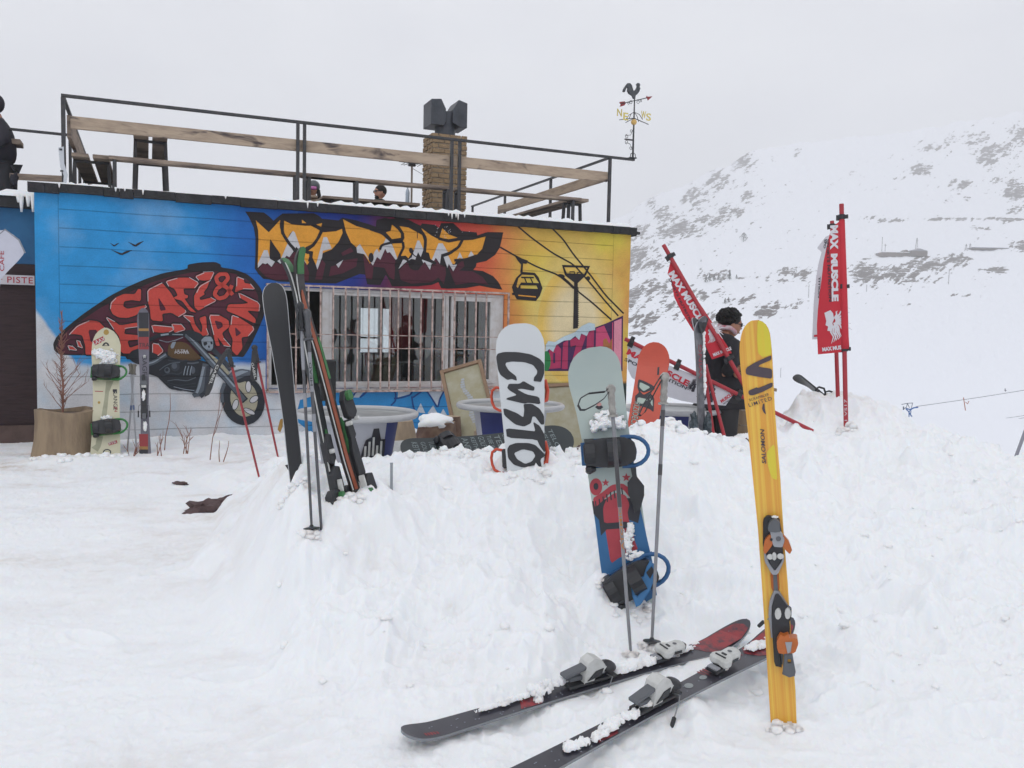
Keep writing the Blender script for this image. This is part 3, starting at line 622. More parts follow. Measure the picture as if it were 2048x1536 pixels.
line(mb, ZB, [(130, 700), (210, 640), (300, 600), (420, 590)], 14, .0155, 1); line(mb, ZB, [(170, 780), (280, 740), (400, 760), (450, 720)], 20, .0155, 6); line(mb, ZB, [(240, 850), (360, 830), (520, 850), (640, 800)], 14, .0158, 1); line(mb, ZB, [(330, 930), (470, 965), (620, 985)], 10, .0158, 2); poly(mb, ZB, circ(240, 700, 40, 44), .0156, 1, sm=0); poly(mb, ZB, circ(236, 694, 22, 24), .0157, 0, sm=0); poly(mb, ZB, circ(600, 700, 30, 50), .0156, 1, sm=0); line(mb, ZB, [(250, 560), (380, 580), (520, 560)], 18, .0155, 6)
line(mb, ZB, [(780, 610), (755, 760), (720, 920), (700, 1000), (600, 1060)], [90, 100, 120, 120, 60], .016, 1); line(mb, ZB, [(750, 650), (725, 760), (690, 920), (650, 1020)], 36, .018, 2)
line(mb, ZB, [(820, 640), (800, 800), (780, 1000), (700, 1070)], 60, .0165, 6)
poly(mb, ZB, [(810, 450), (960, 560), (1115, 740), (1080, 770), (930, 620), (840, 530)], .016, 4)
line(mb, ZB, [(880, 410), (1000, 540), (1130, 700)], 66, .017, 6)
poly(mb, ZB, circ(1300, 1120, 300, 350, rot=-.2), .017, 0, sm=0); line(mb, ZB, [(1040, 880), (995, 1000), (1010, 1150)], 50, .019, 1)
poly(mb, ZB, circ(1310, 1100, 190, 250, rot=-.15), .019, 4, sm=0)
for a in ((1372, 930, 34, 75, 0), (1450, 1105, 62, 36, -.6), (1190, 1180, 34, 70, .3), (1385, 1275, 80, 28, .45)):
    poly(mb, ZB, circ(a[0], a[1], a[2] + 10, a[3] + 10, rot=a[4]), .020, 0, sm=0); poly(mb, ZB, circ(*a[:4], rot=a[4]), .021, 5, sm=0)
poly(mb, ZB, [(1080, 780), (1150, 710), (1270, 680), (1400, 700), (1455, 760), (1340, 790), (1230, 850), (1180, 885)], .022, 1); poly(mb, ZB, [(1170, 740), (1270, 700), (1380, 715), (1290, 750), (1190, 800)], .023, 2)
poly(mb, ZB, [(1190, 850), (1330, 780), (1470, 760), (1480, 830), (1340, 850), (1240, 880)], .0225, 0)
line(mb, ZB, [(490, 180), (700, 400), (860, 600), (1050, 800), (1200, 980), (1330, 1130)], 96, .024, 0); line(mb, ZB, [(500, 190), (700, 400), (860, 600), (1050, 800), (1200, 980), (1310, 1120)], 74, .025, 1); line(mb, ZB, [(520, 190), (640, 330), (880, 590), (1050, 780), (1180, 930)], 22, .026, 2)
poly(mb, ZB, [(470, 160), (560, 135), (700, 185), (745, 230), (720, 310), (620, 290), (540, 230)], .027, 0)
line(mb, ZB, [(-40, 300), (100, 225), (230, 195), (340, 200), (490, 200)], 52, .027, 0); line(mb, ZB, [(150, 210), (260, 195)], 24, .028, 2); line(mb, ZB, [(310, 200), (460, 205)], 12, .028, 2); line(mb, ZB, [(130, 280), (240, 310), (360, 280), (460, 240)], 10, .028, 2)
poly(mb, ZB, [(690, 270), (750, 215), (855, 212), (895, 280), (892, 400), (865, 440), (785, 438), (715, 380)], .028, 0)
poly(mb, ZB, [(712, 280), (762, 232), (848, 230), (880, 285), (878, 385), (856, 425), (800, 425), (735, 370)], .029, 2)
for e in ([(742, 312), (790, 300), (800, 335), (765, 362), (748, 350)], [(838, 300), (868, 300), (874, 335), (848, 342)], [(806, 362), (828, 352), (836, 385), (814, 390)]): poly(mb, ZB, e, .030, 0)
for k in range(4): line(mb, ZB, [(800 + 18 * k, 400), (802 + 18 * k, 420)], 5, .030, 0, 0)
mb.c = 5; q = ZB((447, 432)); text(mb, 'ULTRA', q, (1, 0), (0, 1), lambda x, y, z: (x, y, z), .016, .035, .15, .01); q = ZB((447, 455)); text(mb, 'POWER', q, (1, 0), (0, 1), lambda x, y, z: (x, y, z), .016, .03, .17, .01)
mb.build('mural_motorbike', G, cafe)
# big graffiti lettering
mb = MB()
z2 = lambda l: [Z2(q) for q in l]; z3 = lambda l: [Z3(q) for q in l]
mb.c = 0
mb.sheet([z2([(75, 95), (350, 110), (430, 170), (490, 230), (560, 170), (620, 125), (1080, 120), (1160, 160), (1200, 200), (1440, 225), (1500, 185), (1700, 225), (1900, 285)]) + z3([(85, 318), (95, 218), (220, 190), (300, 205), (420, 185), (560, 212), (650, 262), (740, 302), (760, 270), (950, 290), (1010, 335), (1040, 265), (1220, 265), (1340, 380), (1560, 400), (1570, 450), (1720, 395), (1950, 400), (1900, 620), (1830, 730), (1700, 820), (1560, 850), (1550, 900), (1510, 950), (1650, 965), (1800, 1040), (1880, 1130), (1935, 1238), (1780, 1215), (1600, 1180), (1400, 1215), (1130, 1225), (1040, 1215), (1000, 1130), (900, 1170), (700, 1190), (320, 1190), (280, 1100), (230, 1020), (150, 1170), (0, 1165)]) + z2([(1860, 1160), (1830, 1020), (1750, 1010), (1550, 1090), (1400, 1150), (1000, 1140), (560, 1120), (430, 1090), (340, 1080), (270, 1010), (215, 930), (225, 700), (225, 480), (200, 330), (130, 180)])], .002)
for l in ([(270, 940), (330, 860), (370, 870), (400, 860), (460, 910), (520, 840), (600, 870), (680, 750), (720, 770), (790, 690), (850, 700), (820, 1100), (700, 1090), (520, 1095), (380, 1050)], [(900, 760), (980, 890), (1010, 1000), (1000, 1110), (880, 1100)], [(1130, 940), (1200, 800), (1250, 860), (1200, 1090), (1100, 1090)], [(1330, 900), (1410, 880), (1440, 930), (1510, 810), (1720, 780), (1700, 900), (1500, 1000), (1300, 1040)], [(1480, 700), (1620, 620), (1660, 680), (1500, 745)]): poly(mb, Z2, l, .004, 1, sm=0)
for l in ([(-100, 740), (40, 890), (100, 765), (150, 800), (220, 650), (250, 700), (290, 690), (370, 800), (355, 1100), (280, 1050), (210, 920), (50, 900), (30, 1090), (-60, 1070)], [(420, 960), (530, 840), (640, 900), (700, 960), (780, 850), (800, 840), (875, 955), (960, 780), (1020, 870), (1100, 900), (1110, 1000), (1080, 1160), (1000, 1060), (900, 1130), (600, 1150), (450, 1100)], [(1140, 880), (1215, 975), (1280, 870), (1360, 800), (1380, 900), (1300, 960), (1500, 970), (1640, 1050), (1735, 1170), (1500, 1130), (1250, 1170), (1200, 1050)]): poly(mb, Z3, l, .004, 1, sm=0)
for l in ([(230, 225), (420, 400), (600, 205), (585, 300), (600, 420), (700, 560), (600, 790), (590, 720), (500, 590), (440, 500), (430, 790), (400, 660), (350, 660), (258, 880), (270, 500), (265, 370)], [(645, 230), (760, 285), (960, 305), (1050, 300), (1165, 375), (1120, 500), (1040, 590), (950, 630), (880, 650), (800, 420), (770, 380), (730, 420), (690, 510), (640, 400)],
          [(1000, 670), (1090, 600), (1170, 480), (1210, 400), (1400, 385), (1490, 350), (1500, 410), (1440, 540), (1340, 650), (1215, 700), (1180, 760), (1120, 900), (1060, 770), (1070, 680)], [(905, 215), (970, 265), (905, 265)], [(1115, 285), (1200, 265), (1185, 320)], [(905, 730), (970, 700), (1010, 720), (1020, 820), (980, 880)]): poly(mb, Z2, l, .006, 2, sm=0)
for l in ([(-395, 210), (-200, 310), (0, 365), (180, 430), (250, 480), (305, 545), (220, 570), (170, 680), (140, 760), (60, 740), (0, 860), (-60, 760), (-150, 640), (-200, 620), (-280, 550), (-350, 400)], [(320, 290), (390, 340), (450, 420), (450, 480), (320, 500), (230, 400), (300, 380)], [(430, 310), (560, 330), (690, 400), (760, 440), (790, 530), (780, 660), (740, 700), (650, 640), (560, 780), (520, 740), (440, 750), (490, 620), (480, 540), (500, 420)],
          [(750, 340), (900, 450), (1000, 500), (1150, 550), (1330, 510), (1270, 620), (1140, 700), (1060, 700), (980, 700), (890, 820), (860, 700), (820, 690), (830, 520), (790, 420)], [(1055, 340), (1150, 430), (1280, 480), (1150, 500), (1015, 480)], [(1370, 510), (1500, 510), (1690, 460), (1640, 640), (1540, 750), (1430, 770), (1360, 790), (1270, 800), (1230, 870), (1180, 850), (1140, 740), (1200, 710), (1310, 610)], [(320, 560), (460, 555), (470, 620), (400, 790), (330, 600)]): poly(mb, Z3, l, .006, 2, sm=0)
for l in ([(260, 920), (260, 860), (350, 660), (400, 660), (440, 790), (510, 830), (460, 905), (400, 850), (370, 865), (330, 850)], [(590, 860), (545, 820), (600, 780), (700, 550), (780, 680), (720, 765), (680, 740)], [(690, 500), (770, 380), (800, 400), (880, 620), (870, 660), (820, 610), (800, 680)], [(1130, 945), (1110, 880), (1220, 470), (1270, 470), (1340, 640), (1210, 670), (1200, 760)], [(905, 740), (980, 880), (940, 820)], [(1405, 870), (1510, 800), (1440, 920)]): poly(mb, Z2, l, .008, 3, sm=0)
for l in ([(-200, 620), (-150, 570), (-60, 720), (10, 840), (60, 690), (100, 640), (130, 700), (230, 490), (260, 490), (330, 600), (400, 790), (370, 800), (290, 690), (250, 700), (220, 640), (150, 800), (100, 760), (40, 885), (-80, 720), (-190, 700)], [(415, 935), (480, 800), (560, 800), (600, 790), (690, 520), (720, 520), (780, 650), (740, 760), (700, 690), (660, 800), (600, 770), (530, 830)], [(750, 795), (900, 850), (875, 950), (800, 830), (780, 850)], [(890, 830), (1000, 560), (1060, 560), (1140, 700), (1040, 720), (1020, 860), (960, 770), (910, 860)], [(1075, 760), (1140, 740), (1210, 880), (1270, 870), (1215, 970), (1150, 860), (1130, 920)], [(1270, 790), (1310, 690), (1360, 790), (1310, 770)], [(1430, 760), (1475, 670), (1520, 740)]): poly(mb, Z3, l, .008, 3, sm=0)
for Z, l, wd in ((Z3, [(300, 540), (460, 530), (490, 470), (440, 370), (330, 270)], 34), (Z3, [(140, 655), (170, 585), (330, 545), (480, 540), (490, 620), (430, 740), (370, 900)], 36), (Z3, [(740, 370), (810, 480), (805, 620), (770, 790)], 42), (Z3, [(1000, 490), (1150, 530), (1300, 500), (1500, 490), (1700, 420)], 40), (Z3, [(1350, 510), (1290, 620), (1170, 700), (1050, 740), (1090, 900)], 40), (Z3, [(440, 750), (560, 820), (640, 850)], 24), (Z3, [(0, 350), (180, 410), (310, 530)], 44), (Z3, [(690, 400), (690, 490)], 10),
                 (Z2, [(612, 205), (600, 300), (630, 430), (720, 570), (840, 695)], 44), (Z2, [(1190, 370), (1130, 500), (1060, 590), (955, 640), (970, 700), (1050, 690), (1010, 830)], 38), (Z3, [(830, 720), (860, 800), (960, 860)], 40), (Z2, [(1040, 290), (1160, 350), (1400, 370)], 30), (Z3, [(1230, 810), (1400, 800), (1560, 740)], 40), (Z3, [(280, 240), (290, 330)], 12)): line(mb, Z, l, wd, .010, 0)
poly(mb, Z2, [(440, 495), (500, 590), (580, 700), (592, 770), (550, 817), (490, 812), (440, 775), (430, 700)], .010, 0); poly(mb, Z2, circ(1915, 770, 38, 70), .010, 0, sm=0); poly(mb, Z3, circ(600, 670, 30, 46, rot=-.3), .010, 0, sm=0); line(mb, Z3, [(610, 690), (640, 740), (760, 800)], 16, .010, 0); poly(mb, Z3, circ(645, 890, 85, 62, rot=.4), .010, 0, sm=0)
random.seed(12)
for k in range(26): x = random.choice([1060, 1100, 1150, 990, 970, 1350, 1430]) + random.uniform(-30, 30); y = random.uniform(280, 480) if x < 1200 else random.uniform(385, 415); poly(mb, Z3, circ(x, y, random.uniform(3, 8), random.uniform(3, 7), 6), .012, 3, sm=0)
mb.build('mural_lettering', [BK, MAR, YE, WH], cafe)
# gondola, pylon, birds
mb = MB()
for l in ([(205, 380), (380, 480), (600, 590), (800, 665), (960, 800), (1150, 950), (1345, 1125)], [(390, 170), (520, 280), (740, 440), (960, 560), (1130, 750), (1270, 920), (1415, 1085)], [(730, 180), (850, 300), (960, 460), (1110, 640), (1290, 880), (1470, 1060)]): line(mb, ZR, l, 16, .003, 0)
poly(mb, ZR, [(355, 470), (490, 518), (475, 552), (440, 548), (435, 642), (410, 642), (420, 560), (385, 520)], .005, 0, sm=0)
poly(mb, ZR, [(430, 633), (560, 643), (600, 690), (640, 800), (612, 880), (572, 932), (375, 915), (345, 860), (325, 790), (370, 695)], .004, 0, [[(392, 700), (430, 662), (550, 668), (602, 748), (420, 742), (385, 800), (372, 780)], [(415, 770), (575, 772), (592, 808), (415, 802)]], sm=0)
mb.c = 1; poly(mb, ZR, [(390, 868), (570, 884), (570, 896), (392, 880)], .006, 1, sm=0)
line(mb, ZR, [(420, 690), (550, 692)], 16, .005, 0, 0); line(mb, ZR, [(455, 695), (475, 745)], 12, .005, 0, 0); line(mb, ZR, [(515, 695), (540, 748)], 12, .005, 0, 0); poly(mb, ZR, [(325, 850), (350, 845), (350, 870), (330, 872)], .005, 0, sm=0)
poly(mb, ZR, [(838, 562), (1126, 573), (1085, 668), (1000, 748), (1002, 1210), (952, 1218), (962, 742), (868, 668)], .005, 0, [[(862, 586), (1098, 592), (1066, 655), (888, 648)]], sm=0)
line(mb, ZR, [(920, 655), (918, 632), (965, 632), (965, 655)], 10, .006, 0, 0); line(mb, ZR, [(995, 655), (998, 638), (1030, 638), (1040, 655)], 10, .006, 0, 0); poly(mb, ZR, circ(830, 675, 38, 18, rot=.2), .006, 0, sm=0); poly(mb, ZR, circ(1105, 700, 22, 22), .006, 0, sm=0); line(mb, ZR, [(840, 690), (900, 740), (960, 800)], 26, .006, 0)
for k in range(20): y = 790 + k * 20; poly(mb, ZR, [(1000, y), (1014, y + 12), (1000, y + 16)], .006, 0, sm=0)
for l, wd in (([(808, 388), (835, 410), (852, 398), (870, 388)], [3, 9, 9, 3]), ([(938, 380), (990, 410), (1010, 395), (1050, 374)], [3, 14, 16, 4]), ([(815, 438), (890, 472), (920, 456), (965, 441)], [3, 14, 16, 4])): line(mb, Z5, l, wd, .004, 0)
mb.build('mural_gondola', [BK, YE], cafe)
# painted resort name, right corner, and the blue one under the window
mb = MB()
poly(mb, ZZ, [(1091, 693), (1122, 682), (1155, 668), (1190, 655), (1214, 646), (1246, 631), (1245, 742), (1090, 742)], .003, 0, sm=0)
for l, c in (([(1098, 700), (1113, 688), (1122, 698), (1121, 736), (1098, 738)], 1), ([(1126, 686), (1136, 680), (1135, 738), (1123, 738)], 1), ([(1140, 680), (1170, 666), (1171, 674), (1158, 712), (1168, 708), (1166, 738), (1140, 738), (1152, 690), (1141, 694)], 1), ([(1174, 666), (1188, 659), (1186, 738), (1171, 738)], 1), ([(1192, 657), (1208, 651), (1224, 688), (1224, 646), (1226, 644), (1226, 738), (1218, 738), (1205, 694), (1204, 738), (1190, 738)], 2), ([(1228, 643), (1243, 637), (1242, 740), (1227, 740)], 3)): poly(mb, ZZ, l, .005, c, sm=0)
poly(mb, ZZ, [(1106, 706), (1110, 706), (1110, 726), (1106, 726)], .007, 0, sm=0)
poly(mb, ZZ, [(1090, 706), (1091, 690), (1096, 682), (1110, 684), (1125, 674), (1150, 664), (1163, 652), (1178, 645), (1189, 648), (1190, 660), (1178, 662), (1173, 672), (1162, 667), (1158, 680), (1150, 672), (1140, 680), (1128, 681), (1112, 690), (1106, 704), (1098, 698)], .007, 4, sm=0)
poly(mb, ZZ, circ(1092, 722, 9, 20), .0075, 5, sm=0); poly(mb, ZZ, [(1206, 680), (1212, 676), (1218, 688), (1224, 676), (1224, 738), (1206, 738)], .0065, 6, sm=0)
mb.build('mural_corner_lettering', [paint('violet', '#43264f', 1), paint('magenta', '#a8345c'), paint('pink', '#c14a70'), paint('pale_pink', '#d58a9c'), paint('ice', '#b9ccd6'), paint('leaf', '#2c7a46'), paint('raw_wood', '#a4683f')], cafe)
mb = MB()
poly(mb, ZZ, [(668, 779), (886, 779), (893, 800), (905, 870), (640, 880), (590, 840), (600, 800)], .003, 0, sm=0)
for l in ([(480, 600), (570, 606), (640, 690), (690, 765), (745, 640), (760, 600)], [(-60, 600), (60, 604), (-10, 690), (-60, 690)], [(340, 602), (470, 604), (440, 660), (335, 690)]): poly(mb, ZW, l, .005, 2, sm=0)
for l in ([(-90, 730), (-40, 640), (60, 612)], [(0, 690), (100, 605)], [(280, 612), (318, 650), (315, 720), (275, 760)], [(300, 700), (380, 690), (450, 665), (475, 608)], [(460, 680), (470, 760), (500, 840)], [(470, 690), (580, 612), (640, 700), (690, 785), (710, 700), (745, 635)]): line(mb, ZW, l, 14, .007, 1)
for l in ([(500, 820), (540, 740), (580, 830)], [(600, 830), (650, 760), (700, 850)], [(700, 860), (740, 790), (780, 860)]): poly(mb, ZW, l, .006, 2, sm=0)
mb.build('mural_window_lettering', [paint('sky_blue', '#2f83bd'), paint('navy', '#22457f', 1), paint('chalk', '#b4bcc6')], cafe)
# ---- window
win = MB(); win.c = 0
WHT = mat('window_frame_paint', '#c9c8c8', .5, noise=.5, nscale=9, mix='#a89c92')
def fr(mb, u0, u1, v0, v1, w0, w1, t):
    mb.span((u0, v0, w0), (u0 + t, v1, w1)); mb.span((u1 - t, v0, w0), (u1, v1, w1)); mb.span((u0 + t, v0, w0), (u1 - t, v0 + t, w1)); mb.span((u0 + t, v1 - t, w0), (u1 - t, v1, w1))
mb = MB(); fr(mb, U0 + .002, U1 - .002, V0 + .002, V1 - .002, -.12, -.03, .045)
mb.span((3.33, V0 + .047, -.121), (3.42, V1 - .047, -.028)); fr(mb, 3.42, 5.05, V0 + .047, V1 - .047, -.10, -.04, .04); mb.span((5.052, V0 + .047, -.119), (5.10, V1 - .047, -.031)); fr(mb, 5.13, 5.78, V0 + .05, V1 - .05, -.10, -.015, .06); mb.span((5.78, V0 + .047, -.09), (5.884, V1 - .047, -.03))
wo = mb.build('window', WHT, cafe, bevel=.003)
gm = bpy.data.materials.new('window_glass'); gm.use_nodes = True; nt = gm.node_tree; nt.nodes.clear()
o2 = nt.nodes.new('ShaderNodeOutputMaterial'); mx = nt.nodes.new('ShaderNodeMixShader'); t_ = nt.nodes.new('ShaderNodeBsdfTransparent'); gl = nt.nodes.new('ShaderNodeBsdfGlossy'); gl.inputs['Roughness'].default_value = .02
t_.inputs[0].default_value = (.8, .84, .84, 1); mx.inputs[0].default_value = .11
nt.links.new(t_.outputs[0], mx.inputs[1]); nt.links.new(gl.outputs[0], mx.inputs[2]); nt.links.new(mx.outputs[0], o2.inputs[0])
mb = MB(); mb.span((3.46, V0 + .087, -.073), (5.01, V1 - .087, -.069)); mb.span((5.19, V0 + .11, -.062), (5.72, V1 - .11, -.058)); mb.build('pane', gm, wo)
mb = MB(); mb.span((U0 - .03, V0 - .03, -.02), (U1 + .02, V0 - .002, .07)); mb.build('sill', mat('sill_paint', '#b9b6b4', .6, noise=.6, nscale=12, mix='#6e5d55'), wo)
mb = MB(); RUST = mat('rusty_bar', '#bda79f', .7, noise=.8, nscale=14, mix='#4a3029', bump=.3)
GW = .11
for px in (562, 589, 614, 638, 663, 687, 711, 734, 757, 775, 792, 814, 836, 859, 880, 902.5, 923.5, 945, 966): u = wu(px, 680)[0]; mb.box((u + random.uniform(-.004, .004), (V0 + V1) / 2 - .0, GW), (.020, V1 - V0 + .02, .018))
for v in (1.42, 1.245): mb.box(((U0 + U1) / 2, v, GW + .014), (U1 - U0, .011, .007))
fr(mb, U0 - .03, U1 + .03, V0 - .045, V1 + .03, GW - .012, GW + .012, .024)
for u in (U0 - .02, U1 + .02, 4.3): mb.box((u, V0 - .02, GW / 2), (.02, .02, GW)); mb.box((u, V1 + .02, GW / 2), (.02, .02, GW))
mb.build('window_grille', RUST, cafe)
# dim room behind the window
mb = MB(); mb.span((.2, .02, -2.6), (1.9, .95, -2.0)); mb.build('counter', mat('dark_counter', '#2b2a2c', .5, noise=.3), cafe); mb = MB(); mb.span((4.3, .02, -1.5), (5.0, .98, -.8)); mb.build('counter', mat('dark_counter', '#2b2a2c', .5, noise=.3), cafe)
mb = MB(); fr(mb, 5.15, 5.87, .96, 1.94, -5.90, -5.84, .04); mb.span((5.56, 1.0, -5.9), (5.65, 1.90, -5.84)); mb.span((5.19, 1.28, -5.9), (5.56, 1.32, -5.845)); mb.build('rear_window', WHT, cafe)
# ---- neighbouring lower building at the left
NF = Frame(WF.pt(0, 0, -.45), WX, ZUP)
nb = thing('side_building', 'dark brown boarded building with blue top band, set back left of the mural', 'building', NF)
mb = MB(); mb.span((-4, -.4, -5), (-.01, 2.2, 0)); nbw = mb.build('wall', mat('brown_boards', '#3a2a2c', .8, noise=.6, nscale=4, mix='#241a1d', stretch=(1, 9, 1), bump=.6, bscale=8), nb)
mb = MB(); mb.span((-4, 2.203, -5), (-.01, 2.86, -.0)); mb.build('upper_band', mat('teal_boards', '#29648f', .7, noise=.6, nscale=3, mix='#1e4c76', bump=.4, bscale=6), nb)
mb = MB(); mb.span((-4.1, 2.863, -5.05), (-.015, 2.99, .09)); mb.build('fascia', _mats['tarred_fascia'], nb)
mb = MB(); random.seed(2)
n = 40; vs = []
for i in range(n):
    u = -4 + 3.98 * i / (n - 1); k = .03 + .025 * random.random() + (.03 if i > n - 5 else 0); vs += [(u, 2.992, .11), (u, 2.99 + k, .08), (u, 2.99 + k, -.3), (u, 2.992, -.34)]
mb.add(vs, [(i * 4 + k, i * 4 + k + 1, i * 4 + k + 5, i * 4 + k + 4)[::-1] for i in range(n - 1) for k in range(3)])
for u, l in ((-.05, .16), (-.10, .1), (-.17, .17), (-.2, .06)): mb.tube([(u, 3.0, .1), (u, 2.98 - l, .1)], [.03, .012], 6)
mb.build('roof_snow', MSN, nb, smooth=True)
mb = MB(); mb.span((-4, -.4, .002), (-.02, .25, .04)); mb.build('plinth', mat('old_board', '#5f4d48', .8, noise=.7, nscale=7), nb)
# ------------------------------------------------------------------ roof terrace
STEEL = mat('black_steel', '#37383c', .55, noise=.5, nscale=10, mix='#55504e')
PLANK = mat('weathered_plank', '#a08f80', .8, noise=.9, nscale=2.2, mix='#5e5350', stretch=(1, 6, 1), bump=.3, bscale=14)
def knots(name):
    """plank with dark knots"""
    m = mat(name, '#b3a08c', .8, noise=.55, nscale=3, mix='#7c6c62', stretch=(1, 5, 1), bump=.3, bscale=14); nt = m.node_tree; b = nt.nodes['Principled BSDF']
    src = b.inputs['Base Color'].links[0].from_socket
    tc = nt.nodes.new('ShaderNodeTexCoord'); mp = nt.nodes.new('ShaderNodeMapping'); mp.inputs['Scale'].default_value = (2.0, 6.0, .5); nt.links.new(tc.outputs['Object'], mp.inputs[0])
    n = nt.nodes.new('ShaderNodeTexNoise'); n.inputs['Scale'].default_value = 1.15; n.inputs['Detail'].default_value = 3; n.inputs['Distortion'].default_value = .6; nt.links.new(mp.outputs[0], n.inputs['Vector'])
    r = nt.nodes.new('ShaderNodeMapRange'); r.inputs[1].default_value = .56; r.inputs[2].default_value = .68; nt.links.new(n.outputs[0], r.inputs[0])
    mx = nt.nodes.new('ShaderNodeMix'); mx.data_type = 'RGBA'; mx.inputs[7].default_value = srgb('#4f4646'); nt.links.new(r.outputs[0], mx.inputs[0]); nt.links.new(src, mx.inputs[6]); nt.links.new(mx.outputs[2], b.inputs['Base Color'])
    return m
KNOT = knots('knotty_plank'); BROWNM = mat('dark_metal', '#3a3330', .6, noise=.5)
def wf_thing(name, label, cat, u, v, w, group=None):
    return thing(name, label, cat, Frame(WF.pt(u, v, w), WF.X, WF.Y), group)
RV = 3.09
rail = wf_thing('terrace_railing', 'black steel terrace railing with two long wooden planks along the roof edge', 'railing', 0, RV, 0)
H = 1.06
mb = MB(); mb.box((4.16, H, -.02), (7.74, .035, .045)); mb.build('top_rail', STEEL, rail, bevel=.003)
for u in (.31, 3.0, 3.085, 5.1, 5.215, 7.61): mb = MB(); mb.box((u, H / 2 - .01, -.02), (.04 if u > .4 else .045, H - .02, .04)); mb.build('post', STEEL, rail)
mb = MB(); mb.span((.38, .70, -.10), (7.60, .845, -.055)); mb.build('plank', KNOT, rail, bevel=.004)
# return at the right end
mb = MB(); mb.box((7.60, H - .01, -3.0), (.04, .03, 5.9)); mb.build('side_rail', STEEL, rail)
for w in (-2.05, -4.1, -5.9): mb = MB(); mb.box((7.60, H / 2, w), (.04, H, .04)); mb.build('post', STEEL, rail)
mb = MB(); mb.span((7.53, .70, -4.3), (7.57, .85, -.12)); mb.build('plank', KNOT, rail, bevel=.004)
# return at the left end
mb = MB(); mb.box((.31, H - .01, -2.6), (.04, .03, 5.1)); mb.build('side_rail', STEEL, rail)
for w in (-2.6, -5.1): mb = MB(); mb.box((.31, H / 2, w), (.04, H, .04)); mb.build('post', STEEL, rail)
mb = MB(); mb.span((.34, .60, -4.3), (.385, .86, -.1)); mb.build('plank', PLANK, rail, bevel=.004)
back = wf_thing('rear_railing', 'thin dark railing along the back edge of the roof terrace', 'railing', 0, RV, -5.9)
mb = MB(); mb.box((2.6, .62, 0), (5.0, .03, .03)); mb.build('top_rail', STEEL, back)
for u in (.3, 1.9, 3.5, 5.0): mb = MB(); mb.box((u, .3, 0), (.035, .6, .035)); mb.build('post', STEEL, back)
# white ski nailed to the corner post
mb = MB(WF and None); tr = lambda p: (*wu(*p),)
wsk = wf_thing('white_board_offcut', 'broken white board strapped upright to the left corner post of the railing', 'board', .27, RV, .02)
def wl(p): a = wu(*p); return (a[0] - .27, a[1] - RV)
mb.prism([[wl(q) for q in [(127, 368), (128, 352), (121, 335), (117, 296), (128, 294), (129, 328), (136, 350), (133, 368)]]], 0, .012)
mb.build('panel', mat('white_plastic', '#c8ccd2', .5, noise=.2), wsk)
mb = MB(); mb.box((wl((122, 300))[0], wl((122, 300))[1], .016), (.03, .02, .008)); mb.build('bolt', STEEL, wsk)
mb = MB(); mb.box((wl((124, 343))[0], wl((124, 343))[1], .016), (.03, .02, .008)); mb.build('bolt', STEEL, wsk)
# benches and tables
def bench(u, v, w, width, length, h, along, label, name='terrace_bench', cat='bench', planks=2, legs=(.1, .9)):
    """plank bench; along = 'u' runs along the wall, 'w' runs back over the roof"""
    t = wf_thing(name, label, cat, u, v, w, 'plank benches and tables on the roof')
    pw = width / planks
    for k in range(planks):
        mb = MB(); o = -width / 2 + pw * (k + .5)
        if along == 'u': mb.box((length / 2, h - .02, o), (length, .045, pw * .86))
        else: mb.box((o, h - .02, -length / 2), (pw * .80, .045, length))
        mb.build('seat_plank' if cat == 'bench' else 'table_plank', PLANK, t, bevel=.004)
    for l in legs:
        mb = MB(); p = l * length
        if along == 'u':
            for s in (-1, 1): mb.beam((p, 0, s * width * .36), (p, h - .045, s * width * .36), .04, .04)
            mb.box((p, h - .06, 0), (.04, .03, width * .8))
        else:
            for s in (-1, 1): mb.beam((s * width * .46, 0, -p), (s * width * .40, h - .045, -p), .04, .04)
            mb.box((0, h - .06, -p), (width * .85, .03, .04))
        mb.build('leg_frame', STEEL, t)
    return t
bench(.78, RV, -.28, .20, 3.1, .45, 'u', 'long plank bench along the railing, left half of the terrace', planks=1, legs=(.02, .72, .98))
bench(3.1, RV, -.30, .20, 2.1, .45, 'u', 'plank bench along the railing in front of the seated people', planks=1, legs=(.04, .96))
bench(5.25, RV, -.30, .20, 2.0, .45, 'u', 'plank bench along the railing right of the chimney', planks=1, legs=(.02, .93))
bench(WF.uv(181, 296, -.36)[0], RV, -.34, .46, 2.2, .47, 'w', 'low two plank bench running back beside the left corner post')
bench(WF.uv(301, 265, -.42)[0], RV, -.40, .44, 2.2, .80, 'w', 'high two plank table with black legs standing near the left end of the terrace', name='terrace_table', cat='table')
bench(WF.uv(1158, 400, -.28)[0], RV, -.25, .34, 2.6, .45, 'w', 'two plank bench running back at the right end of the terrace')
bench(5.9, RV, -3.2, .3, 1.4, .42, 'u', 'low plank bench at the back right of the terrace', planks=1)
_q0, _q1 = WF.uv(640, 398, -2.7), WF.uv(832, 410, -2.7)
tb = bench(_q0[0], RV, -2.7, .5, _q1[0] - _q0[0], _q1[1] - RV, 'u', 'plank table between the two seated people and the railing', name='terrace_table', cat='table')
# bottle on the table
bp = WF.pt(WF.uv(815, 400, -2.6)[0], _q1[1], -2.6)
bt = thing('water_bottle', 'clear plastic water bottle with blue cap on the terrace table', 'bottle', bp)
mb = MB(); mb.lathe((0, 0, 0), [(0, 0), (.032, 0), (.036, .02), (.034, .10), (.036, .17), (.030, .21), (.012, .245), (.012, .26)], 12); mb.build('bottle_body', mat('clear_plastic', '#aebccb', .2, noise=.3), bt, smooth=True)
mb = MB(); mb.lathe((0, 0, .258), [(.015, 0), (.015, .022), (0, .024)], 10); mb.build('cap', mat('blue_cap', '#2f6fb0', .4), bt)
